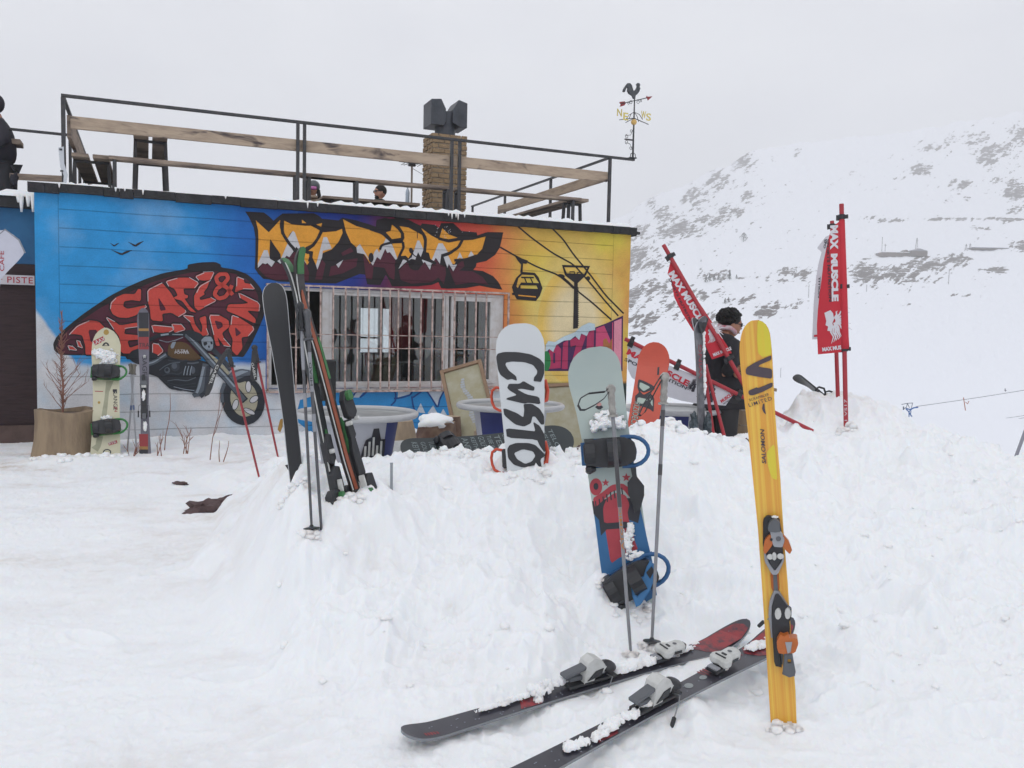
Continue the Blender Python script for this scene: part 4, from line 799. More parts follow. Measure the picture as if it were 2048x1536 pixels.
# chimney
ch = wf_thing('chimney', 'buff brick chimney stack with two-way black metal cowl on the roof', 'chimney', (WF.uv(857, 400, -2.05)[0] + WF.uv(938, 400, -2.05)[0]) / 2, RV, -2.05)
bm_ = bpy.data.materials.new('buff_brick'); bm_.use_nodes = True; nt = bm_.node_tree; b = nt.nodes['Principled BSDF']; b.inputs['Roughness'].default_value = .9
_mats['mortar'] = mat('mortar', '#b3a797', .9, noise=.5, nscale=20, bump=.6, bscale=60)
BR = mat('brick', '#9c8467', .9, noise=.8, nscale=9, mix='#7d6a55', bump=.5, bscale=50)
cw = (WF.uv(925, 400, -2.05)[0] - WF.uv(857, 400, -2.05)[0]); cdp, chh = .52, WF.uv(880, 266, -2.05)[1] - RV
mb = MB(); mb.span((-cw / 2 + .012, 0, -cdp + .012), (cw / 2 - .012, chh - .03, -.012)); mb.build('mortar_core', _mats['mortar'], ch)
mb = MB(); random.seed(5); rows_ = 20; rh = chh / rows_
for r in range(rows_):
    v = rh * (r + .5); off = .06 if r % 2 else 0; g2 = -.0 + (.02 if r == rows_ - 1 else 0)
    for f in range(2):
        n = 4; L_ = (cw if f == 0 else cdp); bl = L_ / 3
        s0 = -L_ / 2 - (bl / 2 if r % 2 else 0)
        for k in range(n + 1):
            a = max(s0 + k * bl + .008, -L_ / 2); e = min(s0 + (k + 1) * bl - .008, L_ / 2)
            if e - a < .03: continue
            j = random.uniform(-.006, .006)
            for side in (0, 1):
                if f == 0: mb.box(((a + e) / 2, v, (-.006 if side == 0 else -cdp + .006) + j), (e - a, rh * .76, .03))
                else: mb.box(((cw / 2 - .006 if side == 0 else -cw / 2 + .006) + j, v, -cdp / 2 + (a + e) / 2), (.03, rh * .76, e - a - .03))
mb.build('brickwork', BR, ch)
COWL = mat('cowl_metal', '#4c4f56', .5, noise=.7, nscale=6, mix='#35383e', metal=.3)
mb = MB(); mb.lathe((0, chh - .02, -.26), [(.17, 0), (.17, .22), (.20, .40)], 16, axis=Vector((0, 1, 0))); mb.build('flue', COWL, ch, smooth=True)
for s in (-1, 1):
    mb = MB(); x0, x1 = (.06, .31) if s > 0 else (-.31, -.06); y0 = chh + .14
    mb.prism([[(x0 * 1, y0 + .06), (x0 + (.12 if s > 0 else 0), y0 + .0), (x1, y0), (x1, y0 + .40), (x0 + (.10 if s > 0 else .14), y0 + .44 if s > 0 else y0 + .42), (x0, y0 + .27)] if s > 0 else [(x0, y0), (x1 - .04, y0 + .0), (x1, y0 + .06), (x1, y0 + .27), (x1 - .08, y0 + .42), (x0, y0 + .40)]], -.48, -.04)
    mb.build('cowl_wing', COWL, ch, bevel=.006)
# aerial
ae = wf_thing('tv_antenna', 'small television aerial on a thin mast left of the chimney', 'antenna', WF.uv(823, 400, -3.4)[0], RV, -3.4)
AH = WF.uv(822, 329, -3.4)[1] - RV
mb = MB(); mb.tube([(0, 0, 0), (0, AH - .02, 0)], .018, 8); mb.build('mast', mat('mast_wood', '#8d7f74', .7, noise=.4), ae)
mb = MB(); mb.box((0, AH, 0), (.12, .06, .06))
for k in range(6): x = -.15 + .06 * k; mb.tube([(x, AH + .01, -.17), (x + .01, AH + .01, .17)], .005, 5)
mb.tube([(-.24, AH + .03, 0), (.26, AH + .02, 0)], .006, 5); mb.tube([(-.2, AH - .04, .1), (.22, AH + .04, .1)], .004, 5); mb.build('aerial_head', STEEL, ae)
mb = MB(); mb.tube([(.02, AH - .07, 0), (.2, AH - .22, .2), (.4, AH - .32, .5)], .004, 4); mb.build('cable', STEEL, ae)
# weathervane at the outer end of the top rail
a = wu(1267, 314)
wv = wf_thing('weathervane', 'black rooster weathervane with red arrow and yellow compass letters', 'weathervane', a[0], RV + H + .018, -.02)
def vl(x, y): q = wu(960 + x / 4.3875, 150 + y / 4.3875); return (q[0] - a[0], q[1] - (RV + H + .018))
mb = MB(); p0 = vl(1352, 725)[0]
mb.tube([(0, 0, 0), (0, vl(1352, 470)[1], 0), (0, vl(1352, 180)[1], 0)], [.016, .013, .009], 8)
mb.span((-.07, 0, -.04), (.05, .012, .04)); mb.tube([(-.05, 0, 0), (-.035, .07, 0), (-.012, .08, 0)], .006, 5); mb.tube([(.05, 0, 0), (.04, .07, 0), (.012, .08, 0)], .006, 5); mb.build('pole', STEEL, wv)
yb = vl(1352, 570)[1]; mb = MB(); mb.beam((-.15, yb, 0), (0, yb, 0), .02, .02)
def spiral(mb, c, r, a0, turns, s=1, rad=.004): mb.tube([(c[0] + r * (1 - .55 * k / 14) * math.cos(a0 + s * turns * 2 * math.pi * k / 14), c[1] + r * (1 - .55 * k / 14) * math.sin(a0 + s * turns * 2 * math.pi * k / 14), 0) for k in range(15)], rad, 5)
mb.tube([(-.02, yb + .14, 0), (-.05, yb + .07, 0), (-.13, yb + .06, 0)], .004, 5); spiral(mb, (-.115, yb + .045), .03, 1.5, 1.2); spiral(mb, (-.04, yb + .13), .025, 0, 1.1)
mb.tube([(-.02, yb - .12, 0), (-.06, yb - .06, 0), (-.13, yb - .05, 0)], .004, 5); spiral(mb, (-.115, yb - .04), .03, -1.5, 1.2, -1); spiral(mb, (-.04, yb - .12), .025, 0, 1.1, -1); mb.build('scroll_bracket', STEEL, wv)
mb = MB(); yk = vl(1352, 410)[1]; mb.ell((0, yk, 0), (.045, .045, .045), nu=14, nv=10); mb.build('ball', mat('brass_ball', '#d9b26a', .5, noise=.2), wv, smooth=True)
YL = mat('yellow_letter', '#d9c76e', .6, noise=.2)
ym = vl(1352, 375)[1]
mb = MB()
for dx, dz in ((-.20, .10), (.20, -.10), (-.16, -.16), (.16, .16)):
    mb.tube([(0, ym, 0), (dx, ym - .01 - .1 * (dz > 0), dz)], .006, 5); mb.tube([(0, ym + .09, 0), (dx * .35, ym + .05, dz * .35), (dx * .6, ym - .03, dz * .6)], .005, 5)
mb.build('compass_arms', STEEL, wv)
for ch_, dx, dz, dy in (('S', .16, .16, .0), ('W', .23, -.10, .10), ('E', -.20, .10, -.02), ('N', -.16, -.16, .10)):
    mb = MB(); text(mb, ch_, (dx, ym + dy - .0), (1, 0), (0, 1), lambda x, y, z: (x, y, z), dz, .11, .085, .012); text(mb, ch_, (dx, ym + dy), (1, 0), (0, 1), lambda x, y, z: (x, y, z), dz - .006, .11, .085, .012); mb.build('compass_letter', YL, wv)
mb = MB(); A0, A1 = vl(1240, 250), vl(1470, 198); mb.beam((A0[0], A0[1], 0), (A1[0], A1[1], 0), .012, .012); ym2 = vl(1352, 228)[1]
spiral(mb, (-.06, ym2 - .02), .03, 1, 1.2); spiral(mb, (.06, ym2 + .0), .03, 2, 1.2, -1); spiral(mb, (-.10, ym2 - .04), .02, 1, 1.1); spiral(mb, (.11, ym2 + .02), .02, 2, 1.1, -1); mb.build('arrow_shaft', STEEL, wv)
AR = mat('arrow_red', '#8f3a3c', .6, noise=.3)
mb = MB(); mb.prism([[vl(*q) for q in [(1468, 180), (1478, 188), (1520, 184), (1478, 222), (1474, 205), (1462, 200)]]], -.004, .004); mb.build('arrow_head', AR, wv)
mb = MB(); mb.prism([[vl(*q) for q in [(1228, 235), (1275, 228), (1285, 245), (1272, 265), (1232, 277), (1240, 256)]]], -.004, .004); mb.build('arrow_tail', AR, wv)
RO_ = [(1352, 205), (1340, 180), (1310, 160), (1298, 135), (1302, 112), (1292, 105), (1282, 125), (1275, 145), (1260, 142), (1262, 125), (1270, 110), (1285, 88), (1298, 72), (1320, 72), (1336, 90), (1342, 115), (1350, 138), (1368, 128), (1380, 110), (1384, 92), (1378, 80), (1386, 70), (1400, 72), (1408, 88), (1402, 98), (1408, 120), (1400, 145), (1384, 165), (1368, 180), (1364, 205)]
mb = MB(); mb.prism([[vl(*q) for q in RO_]], -.012, .012); mb.build('rooster', mat('rooster_iron', '#43464b', .6, noise=.5, nscale=30, mix='#6a6d70'), wv, bevel=.004)
# neighbour terrace railing
nr = thing('side_railing', 'dark railing with wooden planks on the lower left roof', 'railing', Frame(NF.pt(0, 2.99, -.3), WX, ZUP))
nl = lambda x, y: (lambda q: (q[0], q[1] - 2.99))(NF.uv(x, y, -.3))
mb = MB(); a1, a2 = nl(-60, 250), nl(137, 270); mb.beam((*a1, 0), (*a2, 0), .03, .03); mb.build('top_rail', STEEL, nr)
mb = MB(); q = nl(140, 270); mb.beam((q[0], 0, 0), (q[0], q[1], 0), .035, .035); mb.build('post', STEEL, nr)
mb = MB(); q = nl(150, 300); mb.beam((q[0], 0, 0), (q[0], q[1], 0), .03, .03); mb.build('post', STEEL, nr)
for ya, yb_, w in ((340, 352, .0), (360, 382, -.7)):
    mb = MB(); a1, a2 = nl(-60, ya), nl(124, ya + 10); mb.beam((a1[0], a1[1] - .05, w), (a2[0], a2[1] - .05, w), .04, .09 if w else .075, up=(0, 1, 0)); mb.build('plank', PLANK, nr)
nt_ = thing('side_table', 'plank topped table in front of the standing person on the left roof', 'table', Frame(NF.pt(-1.6, 2.99, -.5), WX, ZUP))
q = NF.uv(44, 288, -.5); x1 = q[0] + 1.6; y1 = q[1] - 2.99
mb = MB(); mb.box((x1 - .6, y1, 0), (1.2, .06, .3)); mb.build('table_plank', PLANK, nt_, bevel=.004)
mb = MB(); mb.beam((x1 - .22, 0, 0), (x1 - .22, y1, 0), .05, .05); mb.build('leg', STEEL, nt_); mb = MB(); mb.beam((x1 - 1.0, 0, 0), (x1 - 1.0, y1, 0), .05, .05); mb.build('leg', STEEL, nt_)
mb = MB(); q = NF.uv(4, 380, -.42); mb.box((q[0] + 1.6 - .1, .25, .05), (.25, .6, .03)); mb.build('side_panel', PLANK, nt_)
# signs on the side building
bn = thing('name_banner', 'white banner with red capital lettering over the dark boards at the far left', 'banner', Frame(NF.pt(-1.0, 1.6, .03), WX, ZUP))
q0, q1 = NF.uv(-40, 547), NF.uv(75, 567); k0 = lambda q: (q[0] + 1.0, q[1] - 1.6)
a0, a1 = k0(q0), k0(NF.uv(75, 552)); b0, b1 = k0(NF.uv(-40, 565)), k0(NF.uv(75, 568))
mb = MB(); mb.span((a0[0], a1[1] - .115, 0), (a1[0] - .03, a1[1], .006)); mb.build('cloth', mat('banner_white', '#c9c4c8', .8, noise=.2), bn)
mb = MB(); text(mb, 'OFF PISTE', (a1[0] - .045 - .26, a1[1] - .058), (1, 0), (0, 1), lambda x, y, z: (x, y, z), .009, .075, .52, .008, space=1.1); mb.build('lettering', mat('banner_red', '#a8323e', .7), bn)
# feather flag, cropped by the left edge
fb = P(2, 560, 9.3); ff = thing('feather_flag', 'white feather flag with red vertical lettering at the far left edge', 'flag', Frame(Vector((fb.x - .1, fb.y, 0)), Vector((.95, .3, 0)), ZUP))
FFr = Frame(Vector((fb.x - .1, fb.y, 0)), Vector((.95, .3, 0)), ZUP); fl = lambda p: FFr.uv(*p)
mb = MB(); pp = [(-6, 660), (-10, 560), (-14, 480), (-6, 461), (10, 460), (28, 470), (40, 484), (49, 506), (36, 522), (18, 540), (0, 560)]
mb.prism([[fl(q) for q in smooth_poly(smooth_poly(pp, 1), 1)]], -.003, .003); mb.build('cloth', mat('flag_white', '#c6c7d4', .8, noise=.15), ff)
mb = MB(); c0 = fl((-14, 520)); mb.tube([(c0[0], 0, 0), (c0[0], fl((-14, 480))[1], 0), (fl((10, 459))[0], fl((10, 459))[1], 0), (fl((38, 480))[0], fl((38, 480))[1], 0), (fl((50, 506))[0], fl((50, 506))[1], 0)], .009, 6); mb.build('pole', mat('flag_pole', '#8a8d96', .4), ff)
mb = MB(); text(mb, 'CAFE', fl((4, 522)), (0, 1), (-1, 0), lambda x, y, z: (x, y, z), .006, .045, .22, .004); mb.build('lettering', _mats['banner_red'], ff)
# ------------------------------------------------------------------ boards, skis, poles
def mkframe(b, t, tb, tt, yaw=0, roll=0, base=None):
    P0 = base or P(b[0], b[1], tb); P1 = P(t[0], t[1], tt); Y = (P1 - P0); L_ = Y.length; Y.normalize()
    N = CAM - (P0 + P1) / 2; N = (N - Y * N.dot(Y)).normalized(); N = Matrix.Rotation(math.radians(yaw), 3, Y) @ N
    f = Frame(P0, Y.cross(N), Y); f.L = L_; return f
def board_mesh(mb, prof, th, bend=lambda v: 0, nx=4, side_c=None):
    """prof: list of (v, left u, right u); closed slab; material 0 top, 1 underside, 2 edge"""
    n = len(prof); k = nx + 1; vs = []
    for sgn in (0, -1):
        for v, a, b in prof:
            for i in range(k): vs.append((a + (b - a) * i / nx, v, bend(v) + sgn * th))
    m = n * k; c0 = mb.c; mb.c = 0; nv = len(mb.v)
    fs = [(r * k + i, r * k + i + 1, (r + 1) * k + i + 1, (r + 1) * k + i) for r in range(n - 1) for i in range(nx)]
    bk = [tuple(m + q for q in f)[::-1] for f in fs]
    sd = []
    for r in range(n - 1): sd += [(r * k, (r + 1) * k, m + (r + 1) * k, m + r * k), (r * k + nx, m + r * k + nx, m + (r + 1) * k + nx, (r + 1) * k + nx)]
    for i in range(nx): sd += [(i, m + i, m + i + 1, i + 1), ((n - 1) * k + i, (n - 1) * k + i + 1, m + (n - 1) * k + i + 1, m + (n - 1) * k + i)]
    mb.add(vs, fs); mb.c = 1; i0 = nv
    mb.f += [tuple(nv + q for q in f) for f in bk]; mb.mi += [1] * len(bk)
    mb.f += [tuple(nv + q for q in f) for f in sd]; mb.mi += [2] * len(sd); mb.c = c0
def prof(v0, v1, w0, wm, w1, r0, r1, n=26, power=2.2):
    """symmetric outline: end half widths w0/w1, waist wm, rounded ends of length r0/r1 (0 = cut off)"""
    vs = []
    if r0 > 0: vs += [v0 + r0 * (1 - math.cos(math.pi / 2 * i / 9)) for i in range(9)]
    a, b = v0 + r0, v1 - r1; vs += [a + (b - a) * i / n for i in range(n + 1)]
    if r1 > 0: vs += [v1 - r1 * (1 - math.sin(math.pi / 2 * i / 9)) for i in range(1, 10)]
    out = []
    for v in vs:
        s = min(1, max(0, (v - a) / (b - a))); m = 2 * s - 1
        hw = wm + ((w1 if m > 0 else w0) - wm) * abs(m) ** 1.8
        if v < a: q = (a - v) / r0; hw = w0 * max(0.02, (1 - q ** power)) ** (1 / power)
        if v > b: q = (v - b) / r1; hw = w1 * max(0.02, (1 - q ** power)) ** (1 / power)
        out.append((v, -hw, hw))
    return out
def rocker(v1, r1, h1, v0=None, r0=0, h0=0):
    def f(v):
        z = 0
        if v > v1 - r1: z += h1 * ((v - v1 + r1) / r1) ** 2
        if v0 is not None and v < v0 + r0: z += h0 * ((v0 + r0 - v) / r0) ** 2
        return z
    return f
def deco(F, bend, ox, oy, s):
    """decal helpers on a board: polygons given in picture-zoom coordinates"""
    Z = lambda p: F.uv(ox + p[0] / s, oy + p[1] / s)
    def pl(mb, pts, w, c=0, holes=(), sm=1):
        mb.c = c; g_ = lambda l: [Z(q) for q in (smooth_poly(l, sm) if sm else l)]
        mb.sheet([g_(pts)] + [g_(h) for h in holes], w, lambda x, y, z: (x, y, bend(y) + z))
    return Z, pl
def dfn(bend): return lambda x, y, z: (x, y, bend(y) + z)
BLK = mat('black_plastic', '#2b2c30', .45, noise=.3, nscale=20); GRYP = mat('grey_plastic', '#5b5e63', .45, noise=.3, nscale=20); SILV = mat('silver_plastic', '#9a9ca2', .35, noise=.25, nscale=15, metal=.2)
WHTP = mat('white_plastic_part', '#c7c8c6', .4, noise=.35, nscale=25, mix='#9a9a90'); STL = mat('bright_steel', '#8d9094', .3, metal=.7, noise=.3, nscale=20)
def lump(mb, c, r, seed=0, amp=.35, nu=14, nv=9, M=None):
    def fn(q): return 1 + amp * float(fbm(np.array([q.x * 1.7 + seed * 3.1]), np.array([q.y * 1.7 + q.z * 2.3 + seed]), 3)[0]) * 1.6
    mb.ell(c, r, M, nu, nv, fn)
def snow_on(root, items, name='snow_patch'):
    """ragged crusts of snow stuck to a thing, in its local space: (u, v, w, ru, rv, rw)"""
    for k, (u, v, w, a, b, c) in enumerate(items):
        n = 46; g = np.linspace(-1.3, 1.3, n); X, Y = np.meshgrid(g, g, indexing='ij'); sd = k * 3.7 + abs(u) * 50 + abs(v) * 13
        kx, ky = a / .03, b / .03
        h = 1.0 - (X * X + Y * Y) * .95 + 1.5 * fbm(X * 1.1 * min(kx, 2) + sd, Y * 1.1 * min(ky, 2.5) + 3, 3, .6) + .5 * fbm(X * 3.3 * kx ** .6 + sd, Y * 3.3 * ky ** .6, 3, .7)
        z = np.where(h > 0, c * .75 * (.18 + .62 * np.clip(h, 0, 1.2) ** .7 + .22 * fbm(X * 5 + sd, Y * 5, 3, .6)), -.003); z = np.maximum(z, -.003)
        mb = MB(); mb.v = [(u + X[i, j] * a, v + Y[i, j] * b, w + float(z[i, j])) for i in range(n) for j in range(n)]
        mb.f = [(i * n + j, (i + 1) * n + j, (i + 1) * n + j + 1, i * n + j + 1) for i in range(n - 1) for j in range(n - 1) if max(h[i, j], h[i + 1, j], h[i, j + 1], h[i + 1, j + 1]) > 0]
        mb.mi = [0] * len(mb.f); mb.build(name, MSN, root, smooth=True)
def snowboard_binding(root, u, v, s=1.0, col=BLK, strap=BLK, flip=1, ang=0, w0=.004, folded=True, lean=0):
    """one binding; heel side towards +u (flip=1)"""
    R2 = Matrix.Rotation(math.radians(ang), 3, 'Z')
    T = lambda x, y, z: tuple(Vector((u, v, w0)) + R2 @ Vector((x * flip * s, y * s, z * s)))
    def bx(mb, a, b): 
        x0, y0, z0 = a; x1, y1, z1 = b
        q = [(x0, y0), (x1, y0), (x1, y1), (x0, y1)]; mb.hexa([T(*p, z0) for p in q], [T(*p, z1) for p in q])
    mb = MB(); mb.prism([[(-.13, -.055), (.11, -.065), (.13, -.03), (.13, .03), (.11, .065), (-.13, .055)]], 0, .022, T)
    b = mb.build('binding', col, root, bevel=.003)
    mb = MB()
    for sg in (-1, 1): mb.prism([[(-.10, 0), (.12, 0), (.15, .05), (.05, .055), (-.06, .03)]], 0, .008, lambda x, y, z, sg=sg: T(x, sg * (.062 + z), y + .01))
    mb.build('side_rail', col, b)
    mb = MB(); pts = [T(.06, -.068, .045)] + [T(.10 + .085 * math.sin(a), -.07 * math.cos(a), .05 + .03 * math.sin(a)) for a in [math.pi * i / 10 for i in range(11)]] + [T(.06, .068, .045)]
    mb.tube(pts, .010 * s, 8); mb.build('heel_hoop', col, b, smooth=True)
    mb = MB()
    if folded:
        mb.prism([smooth_poly([(-.12, -.052), (-.04, -.07), (.07, -.07), (.12, -.045), (.13, .0), (.12, .045), (.07, .07), (-.04, .07), (-.12, .052)], 1)], .045, .085, lambda x, y, z: T(x, y, z + .05 * max(0, x)))
    else:
        mb.prism([smooth_poly([(-.055, 0), (.055, 0), (.075, .12), (.05, .23), (-.05, .23), (-.075, .12)], 1)], -.008, .008, lambda x, y, z: T(.12 + .25 * y * .4 + z + .5 * x * x * -8, x, .04 + y * .9))
    mb.build('highback', strap if folded else col, b, smooth=False, bevel=.006)
    for x0, wd, hh in ((-.09, .045, .085), (.02, .06, .125)):
        mb = MB(); mb.band([T(x0, .068 * math.cos(a), .02 + hh * math.sin(a)) for a in [math.pi * i / 10 for i in range(11)]], wd * s, .008 * s, R2 @ Vector((1, 0, 0))); mb.build('strap', strap, b)
    mb = MB(); lump(mb, T(-.09, -.075, .05), (.03 * s, .02 * s, .03 * s), 3, .3); mb.build('buckle', strap, b, smooth=True)
    return b
def ski_binding(root, v0, s=1.0, c1=BLK, c2=SILV, brake=True, w0=.012):
    """toe piece at v0 + .17, heel piece at v0 - .17"""
    mb = MB(); mb.box((0, v0, w0 + .006), (.055, .50, .012)); mb.build('binding_plate', BLK, root, bevel=.003)
    mb = MB(); mb.c = 0
    mb.prism([[(-.03, v0 + .10), (.03, v0 + .10), (.036, v0 + .15), (.022, v0 + .25), (-.022, v0 + .25), (-.036, v0 + .15)]], w0 + .012, w0 + .045)
    mb.prism([[(-.045, v0 + .13), (.045, v0 + .13), (.03, v0 + .19), (-.03, v0 + .19)]], w0 + .045, w0 + .062)
    t = mb.build('toe_piece', c2, root, bevel=.004)
    mb = MB(); mb.prism([[(-.018, v0 + .18), (.018, v0 + .18), (.012, v0 + .25), (-.012, v0 + .25)]], w0 + .046, w0 + .066); mb.build('toe_cap', c1, t, bevel=.003)
    mb = MB(); mb.box((0, v0 + .115, w0 + .05), (.05, .03, .004)); mb.build('anti_friction_pad', WHTP, t)
    mb = MB(); mb.prism([[(-.032, v0 - .24), (.032, v0 - .24), (.036, v0 - .16), (.026, v0 - .12), (-.026, v0 - .12), (-.036, v0 - .16)]], w0 + .012, w0 + .06)
    h = mb.build('heel_piece', c1, root, bevel=.004)
    mb = MB(); mb.beam((0, v0 - .20, w0 + .055), (0, v0 - .27, w0 + .085), .04, .012, up=(0, 0, 1)); mb.build('lever', c2, h, bevel=.003)
    if brake:
        mb = MB()
        for sg in (-1, 1): mb.tube([(sg * .03, v0 - .08, w0 + .02), (sg * .055, v0 - .10, w0 + .0), (sg * .058, v0 - .18, w0 - .06)], .003, 6)
        mb.build('brake_arm', STL, h)
        for sg in (-1, 1): mb = MB(); mb.beam((sg * .058, v0 - .15, w0 - .035), (sg * .06, v0 - .21, w0 - .085), .014, .010); mb.build('brake_pad', BLK, h)
def lin(a, b, k): return tuple(a[i] + (b[i] - a[i]) * k for i in range(len(a)))
def ski_pole(name, label, b, t, tb, tt, shaft, grip, r=.0085, gl=.12, bury=.06, strap=None, basket=True, bands=(), group=None, strap_mat=None, side=(.45, .35, .8), sw=.016):
    F = mkframe(b, t, tb, tt); L_ = F.L; root = thing(name, label, 'ski pole', F, group)
    mb = MB(); mb.tube([(0, -bury, 0), (0, .1, 0), (0, L_ - gl, 0)], [r * .55, r * .8, r], 10); sh = mb.build('shaft', shaft, root, smooth=True, auto=40)
    for a, e, m in bands: mb = MB(); mb.tube([(0, L_ * a, 0), (0, L_ * e, 0)], r * 1.06, 10); mb.build('band', m, sh, smooth=True, auto=40)
    mb = MB(); gr = r * 1.75; ks = [gr * k for k in (1.0, .9, 1.15, .9, 1.1, .9, 1.1, .95, 1.35, 1.4, .6)]
    mb.tube([(0, L_ - gl + gl * i / 10, 0) for i in range(11)], ks, 10); mb.build('grip', grip, root, smooth=True)
    mb = MB(); mb.lathe((0, L_ - gl - .004, 0), [(0, 0), (gr * 1.5, 0), (gr * 1.5, .010), (0, .012)], 12, axis=Vector((0, 1, 0))); mb.build('collar', grip, root)
    if strap:
        pts = [Vector(F.uv(*q) + (.012,)) for q in strap]; mb = MB(); mb.band([tuple(p) for p in pts], sw, .003, side); mb.build('strap', strap_mat or BLK, root)
    if basket:
        mb = MB(); mb.lathe((0, .03, 0), [(.006, 0), (.03, -.004), (.042, 0), (.040, .004), (.012, .010), (.006, .02)], 16, axis=Vector((0, 1, 0))); mb.build('basket', BLK, root, smooth=True, auto=40)
    return root, F
# ---- yellow ski, upright at the right
F = mkframe((1567, 1452), (1509, 640), 3.35, 3.30, yaw=0); L_ = F.L
ys = thing('yellow_ski', 'single wide yellow ski standing upright in the snow, black chevron near its tip', 'ski', F)
def y_tex():
    m = mat('yellow_topsheet', '#d99a38', .38, noise=.75, nscale=1.0, mix='#e6c650', stretch=(70, .25, 1), coat=.25, detail=2); return m
bd = rocker(L_, .30, .05)
wl_ = lambda y0: F.uv(1024, y0)
ctr = []
for y, a, b in ((1470, 1543, 1595), (1440, 1541, 1593), (1380, 1537, 1591), (1280, 1531, 1583), (1160, 1523, 1575), (1060, 1516, 1567), (960, 1506, 1561), (900, 1500, 1556), (820, 1491, 1550), (760, 1484, 1547), (720, 1480, 1545), (700, 1479, 1543.5), (685, 1479.5, 1542), (670, 1482, 1540), (660, 1485, 1537), (651, 1490, 1532), (645, 1496, 1525), (641, 1503, 1517)):
    q0, q1 = F.uv(a, y), F.uv(b, y); v = F.uv((a + b) / 2, y)[1]; ctr.append((v, q0[0], q1[0]))
ctr = [(-.16, ctr[0][1], ctr[0][2])] + ctr
fine = []
for i in range(len(ctr) - 1):
    for k in range(4): fine.append(lin(ctr[i], ctr[i + 1], k / 4))
fine.append(ctr[-1])
mb = MB(); board_mesh(mb, fine, .011, bd, 4); ysb = mb.build('ski_body', [y_tex(), BLK, mat('yellow_edge', '#c9b98a', .5, noise=.3)], ys)
Z, pl = deco(F, bd, 1440, 620, 3.49)
mb = MB(); pl(mb, [(262, 70), (310, 90), (342, 150), (356, 230), (359, 312), (300, 330), (265, 300), (258, 200)], .0015, 1, sm=2); pl(mb, [(325, 990), (380, 930), (392, 1060), (400, 1190), (360, 1170), (335, 1090)], .0015, 1, sm=2)
DKP = mat('plum_print', '#4b4048', .45, noise=.15)
pl(mb, [(358, 315), (358, 348), (276, 382), (268, 394), (285, 398), (363, 410), (364, 480), (280, 468), (186, 450), (180, 435), (180, 415), (190, 398), (240, 368), (300, 340)], .0035, 0); pl(mb, [(367, 503), (368, 535), (300, 570), (232, 595), (208, 595), (198, 580), (200, 562), (258, 538), (264, 546)], .0035, 0)
pl(mb, [(300, 655), (310, 650), (313, 690), (322, 730), (305, 715), (293, 688)], .0035, 0)
mb.c = 0; a1 = (F.uv(1440 + 360 / 3.49, 620 + 585 / 3.49), F.uv(1440 + 200 / 3.49, 620 + 635 / 3.49))
dx = Vector((a1[0][0] - a1[1][0], a1[0][1] - a1[1][1])).normalized(); dy = Vector((-dx.y, dx.x))
text(mb, 'SCRAMBLER', Z((272, 608)), dx, dy, dfn(bd), .0035, .010, .078, .001); text(mb, 'LIMITED', Z((280, 640)), dx, dy, dfn(bd), .0035, .014, .090, .0015, space=1.2)
v0, v1 = Z((308, 1072)), Z((294, 830)); dv = Vector((v1[0] - v0[0], v1[1] - v0[1])); Lt = dv.length; dv.normalize(); text(mb, 'SALOMON', ((v0[0] + v1[0]) / 2, (v0[1] + v1[1]) / 2), dv, (-dv.y, dv.x), dfn(bd), .0035, .016, Lt, .02, shear=.15)
mb.build('print', [DKP, mat('lime_print', '#d3c53a', .4, noise=.5, nscale=1, mix='#e0b93c', stretch=(40, .5, 1))], ysb)
ZQ = lambda p: F.uv(1440 + p[0] / 3.2, 1000 + p[1] / 3.2)
def ypr(name, l, w0, w1, m, parent=ys, holes=(), sm=1, bev=.0015):
    mb = MB(); l = [ZQ(q) for q in (smooth_poly(l, sm) if sm else l)]; mb.prism([l] + [[ZQ(q) for q in h] for h in holes], w0, w1); return mb.build(name, m, parent, bevel=bev)
ORP = mat('orange_plastic', '#b8642c', .4, noise=.35, nscale=20)
toe = ypr('toe_piece', [(275, 120), (300, 95), (380, 110), (390, 180), (400, 300), (405, 370), (360, 465), (335, 465), (285, 370), (275, 250)], .001, .022, BLK)
ypr('frame_plate', [(282, 320), (292, 330), (310, 385), (350, 445), (395, 380), (405, 330), (410, 375), (368, 466), (332, 466), (284, 380)], .022, .028, SILV, toe)
ypr('toe_body', [(318, 185), (345, 170), (390, 190), (412, 235), (398, 282), (340, 278), (326, 215)], .022, .052, SILV, toe)
ypr('toe_cap', [(308, 180), (305, 150), (320, 118), (352, 105), (380, 120), (386, 182), (350, 186)], .022, .060, GRYP, toe)
ypr('wing', [(288, 235), (318, 207), (338, 217), (334, 270), (290, 327), (276, 300)], .024, .050, ORP, toe); ypr('wing', [(398, 205), (432, 238), (458, 300), (445, 324), (420, 305), (396, 270)], .024, .050, ORP, toe)
ypr('toe_jaw', [(300, 300), (340, 280), (400, 285), (402, 350), (350, 438), (308, 372)], .023, .036, BLK, toe)
for c in ((320, 347, 22, 16), (346, 344, 15, 24), (385, 344, 22, 17)): ypr('pad', circ(*c, n=12), .036, .042, WHTP, toe, sm=0)
ypr('screw', circ(372, 228, 16, 14, n=12), .052, .056, GRYP, toe, sm=0); ypr('screw', circ(327, 234, 8, 8, n=8), .050, .053, BLK, toe, sm=0)
ypr('bridge_rail', [(322, 462), (376, 462), (381, 572), (330, 572)], .001, .012, ORP); ypr('bridge_strip', [(342, 466), (361, 466), (369, 570), (345, 570)], .012, .018, GRYP, sm=0)
heel = ypr('heel_piece', [(355, 590), (375, 590), (430, 665), (456, 690), (455, 730), (440, 770), (446, 820), (440, 860), (370, 850), (398, 1052), (350, 1042), (335, 860), (330, 740), (335, 650)], .001, .030, BLK)
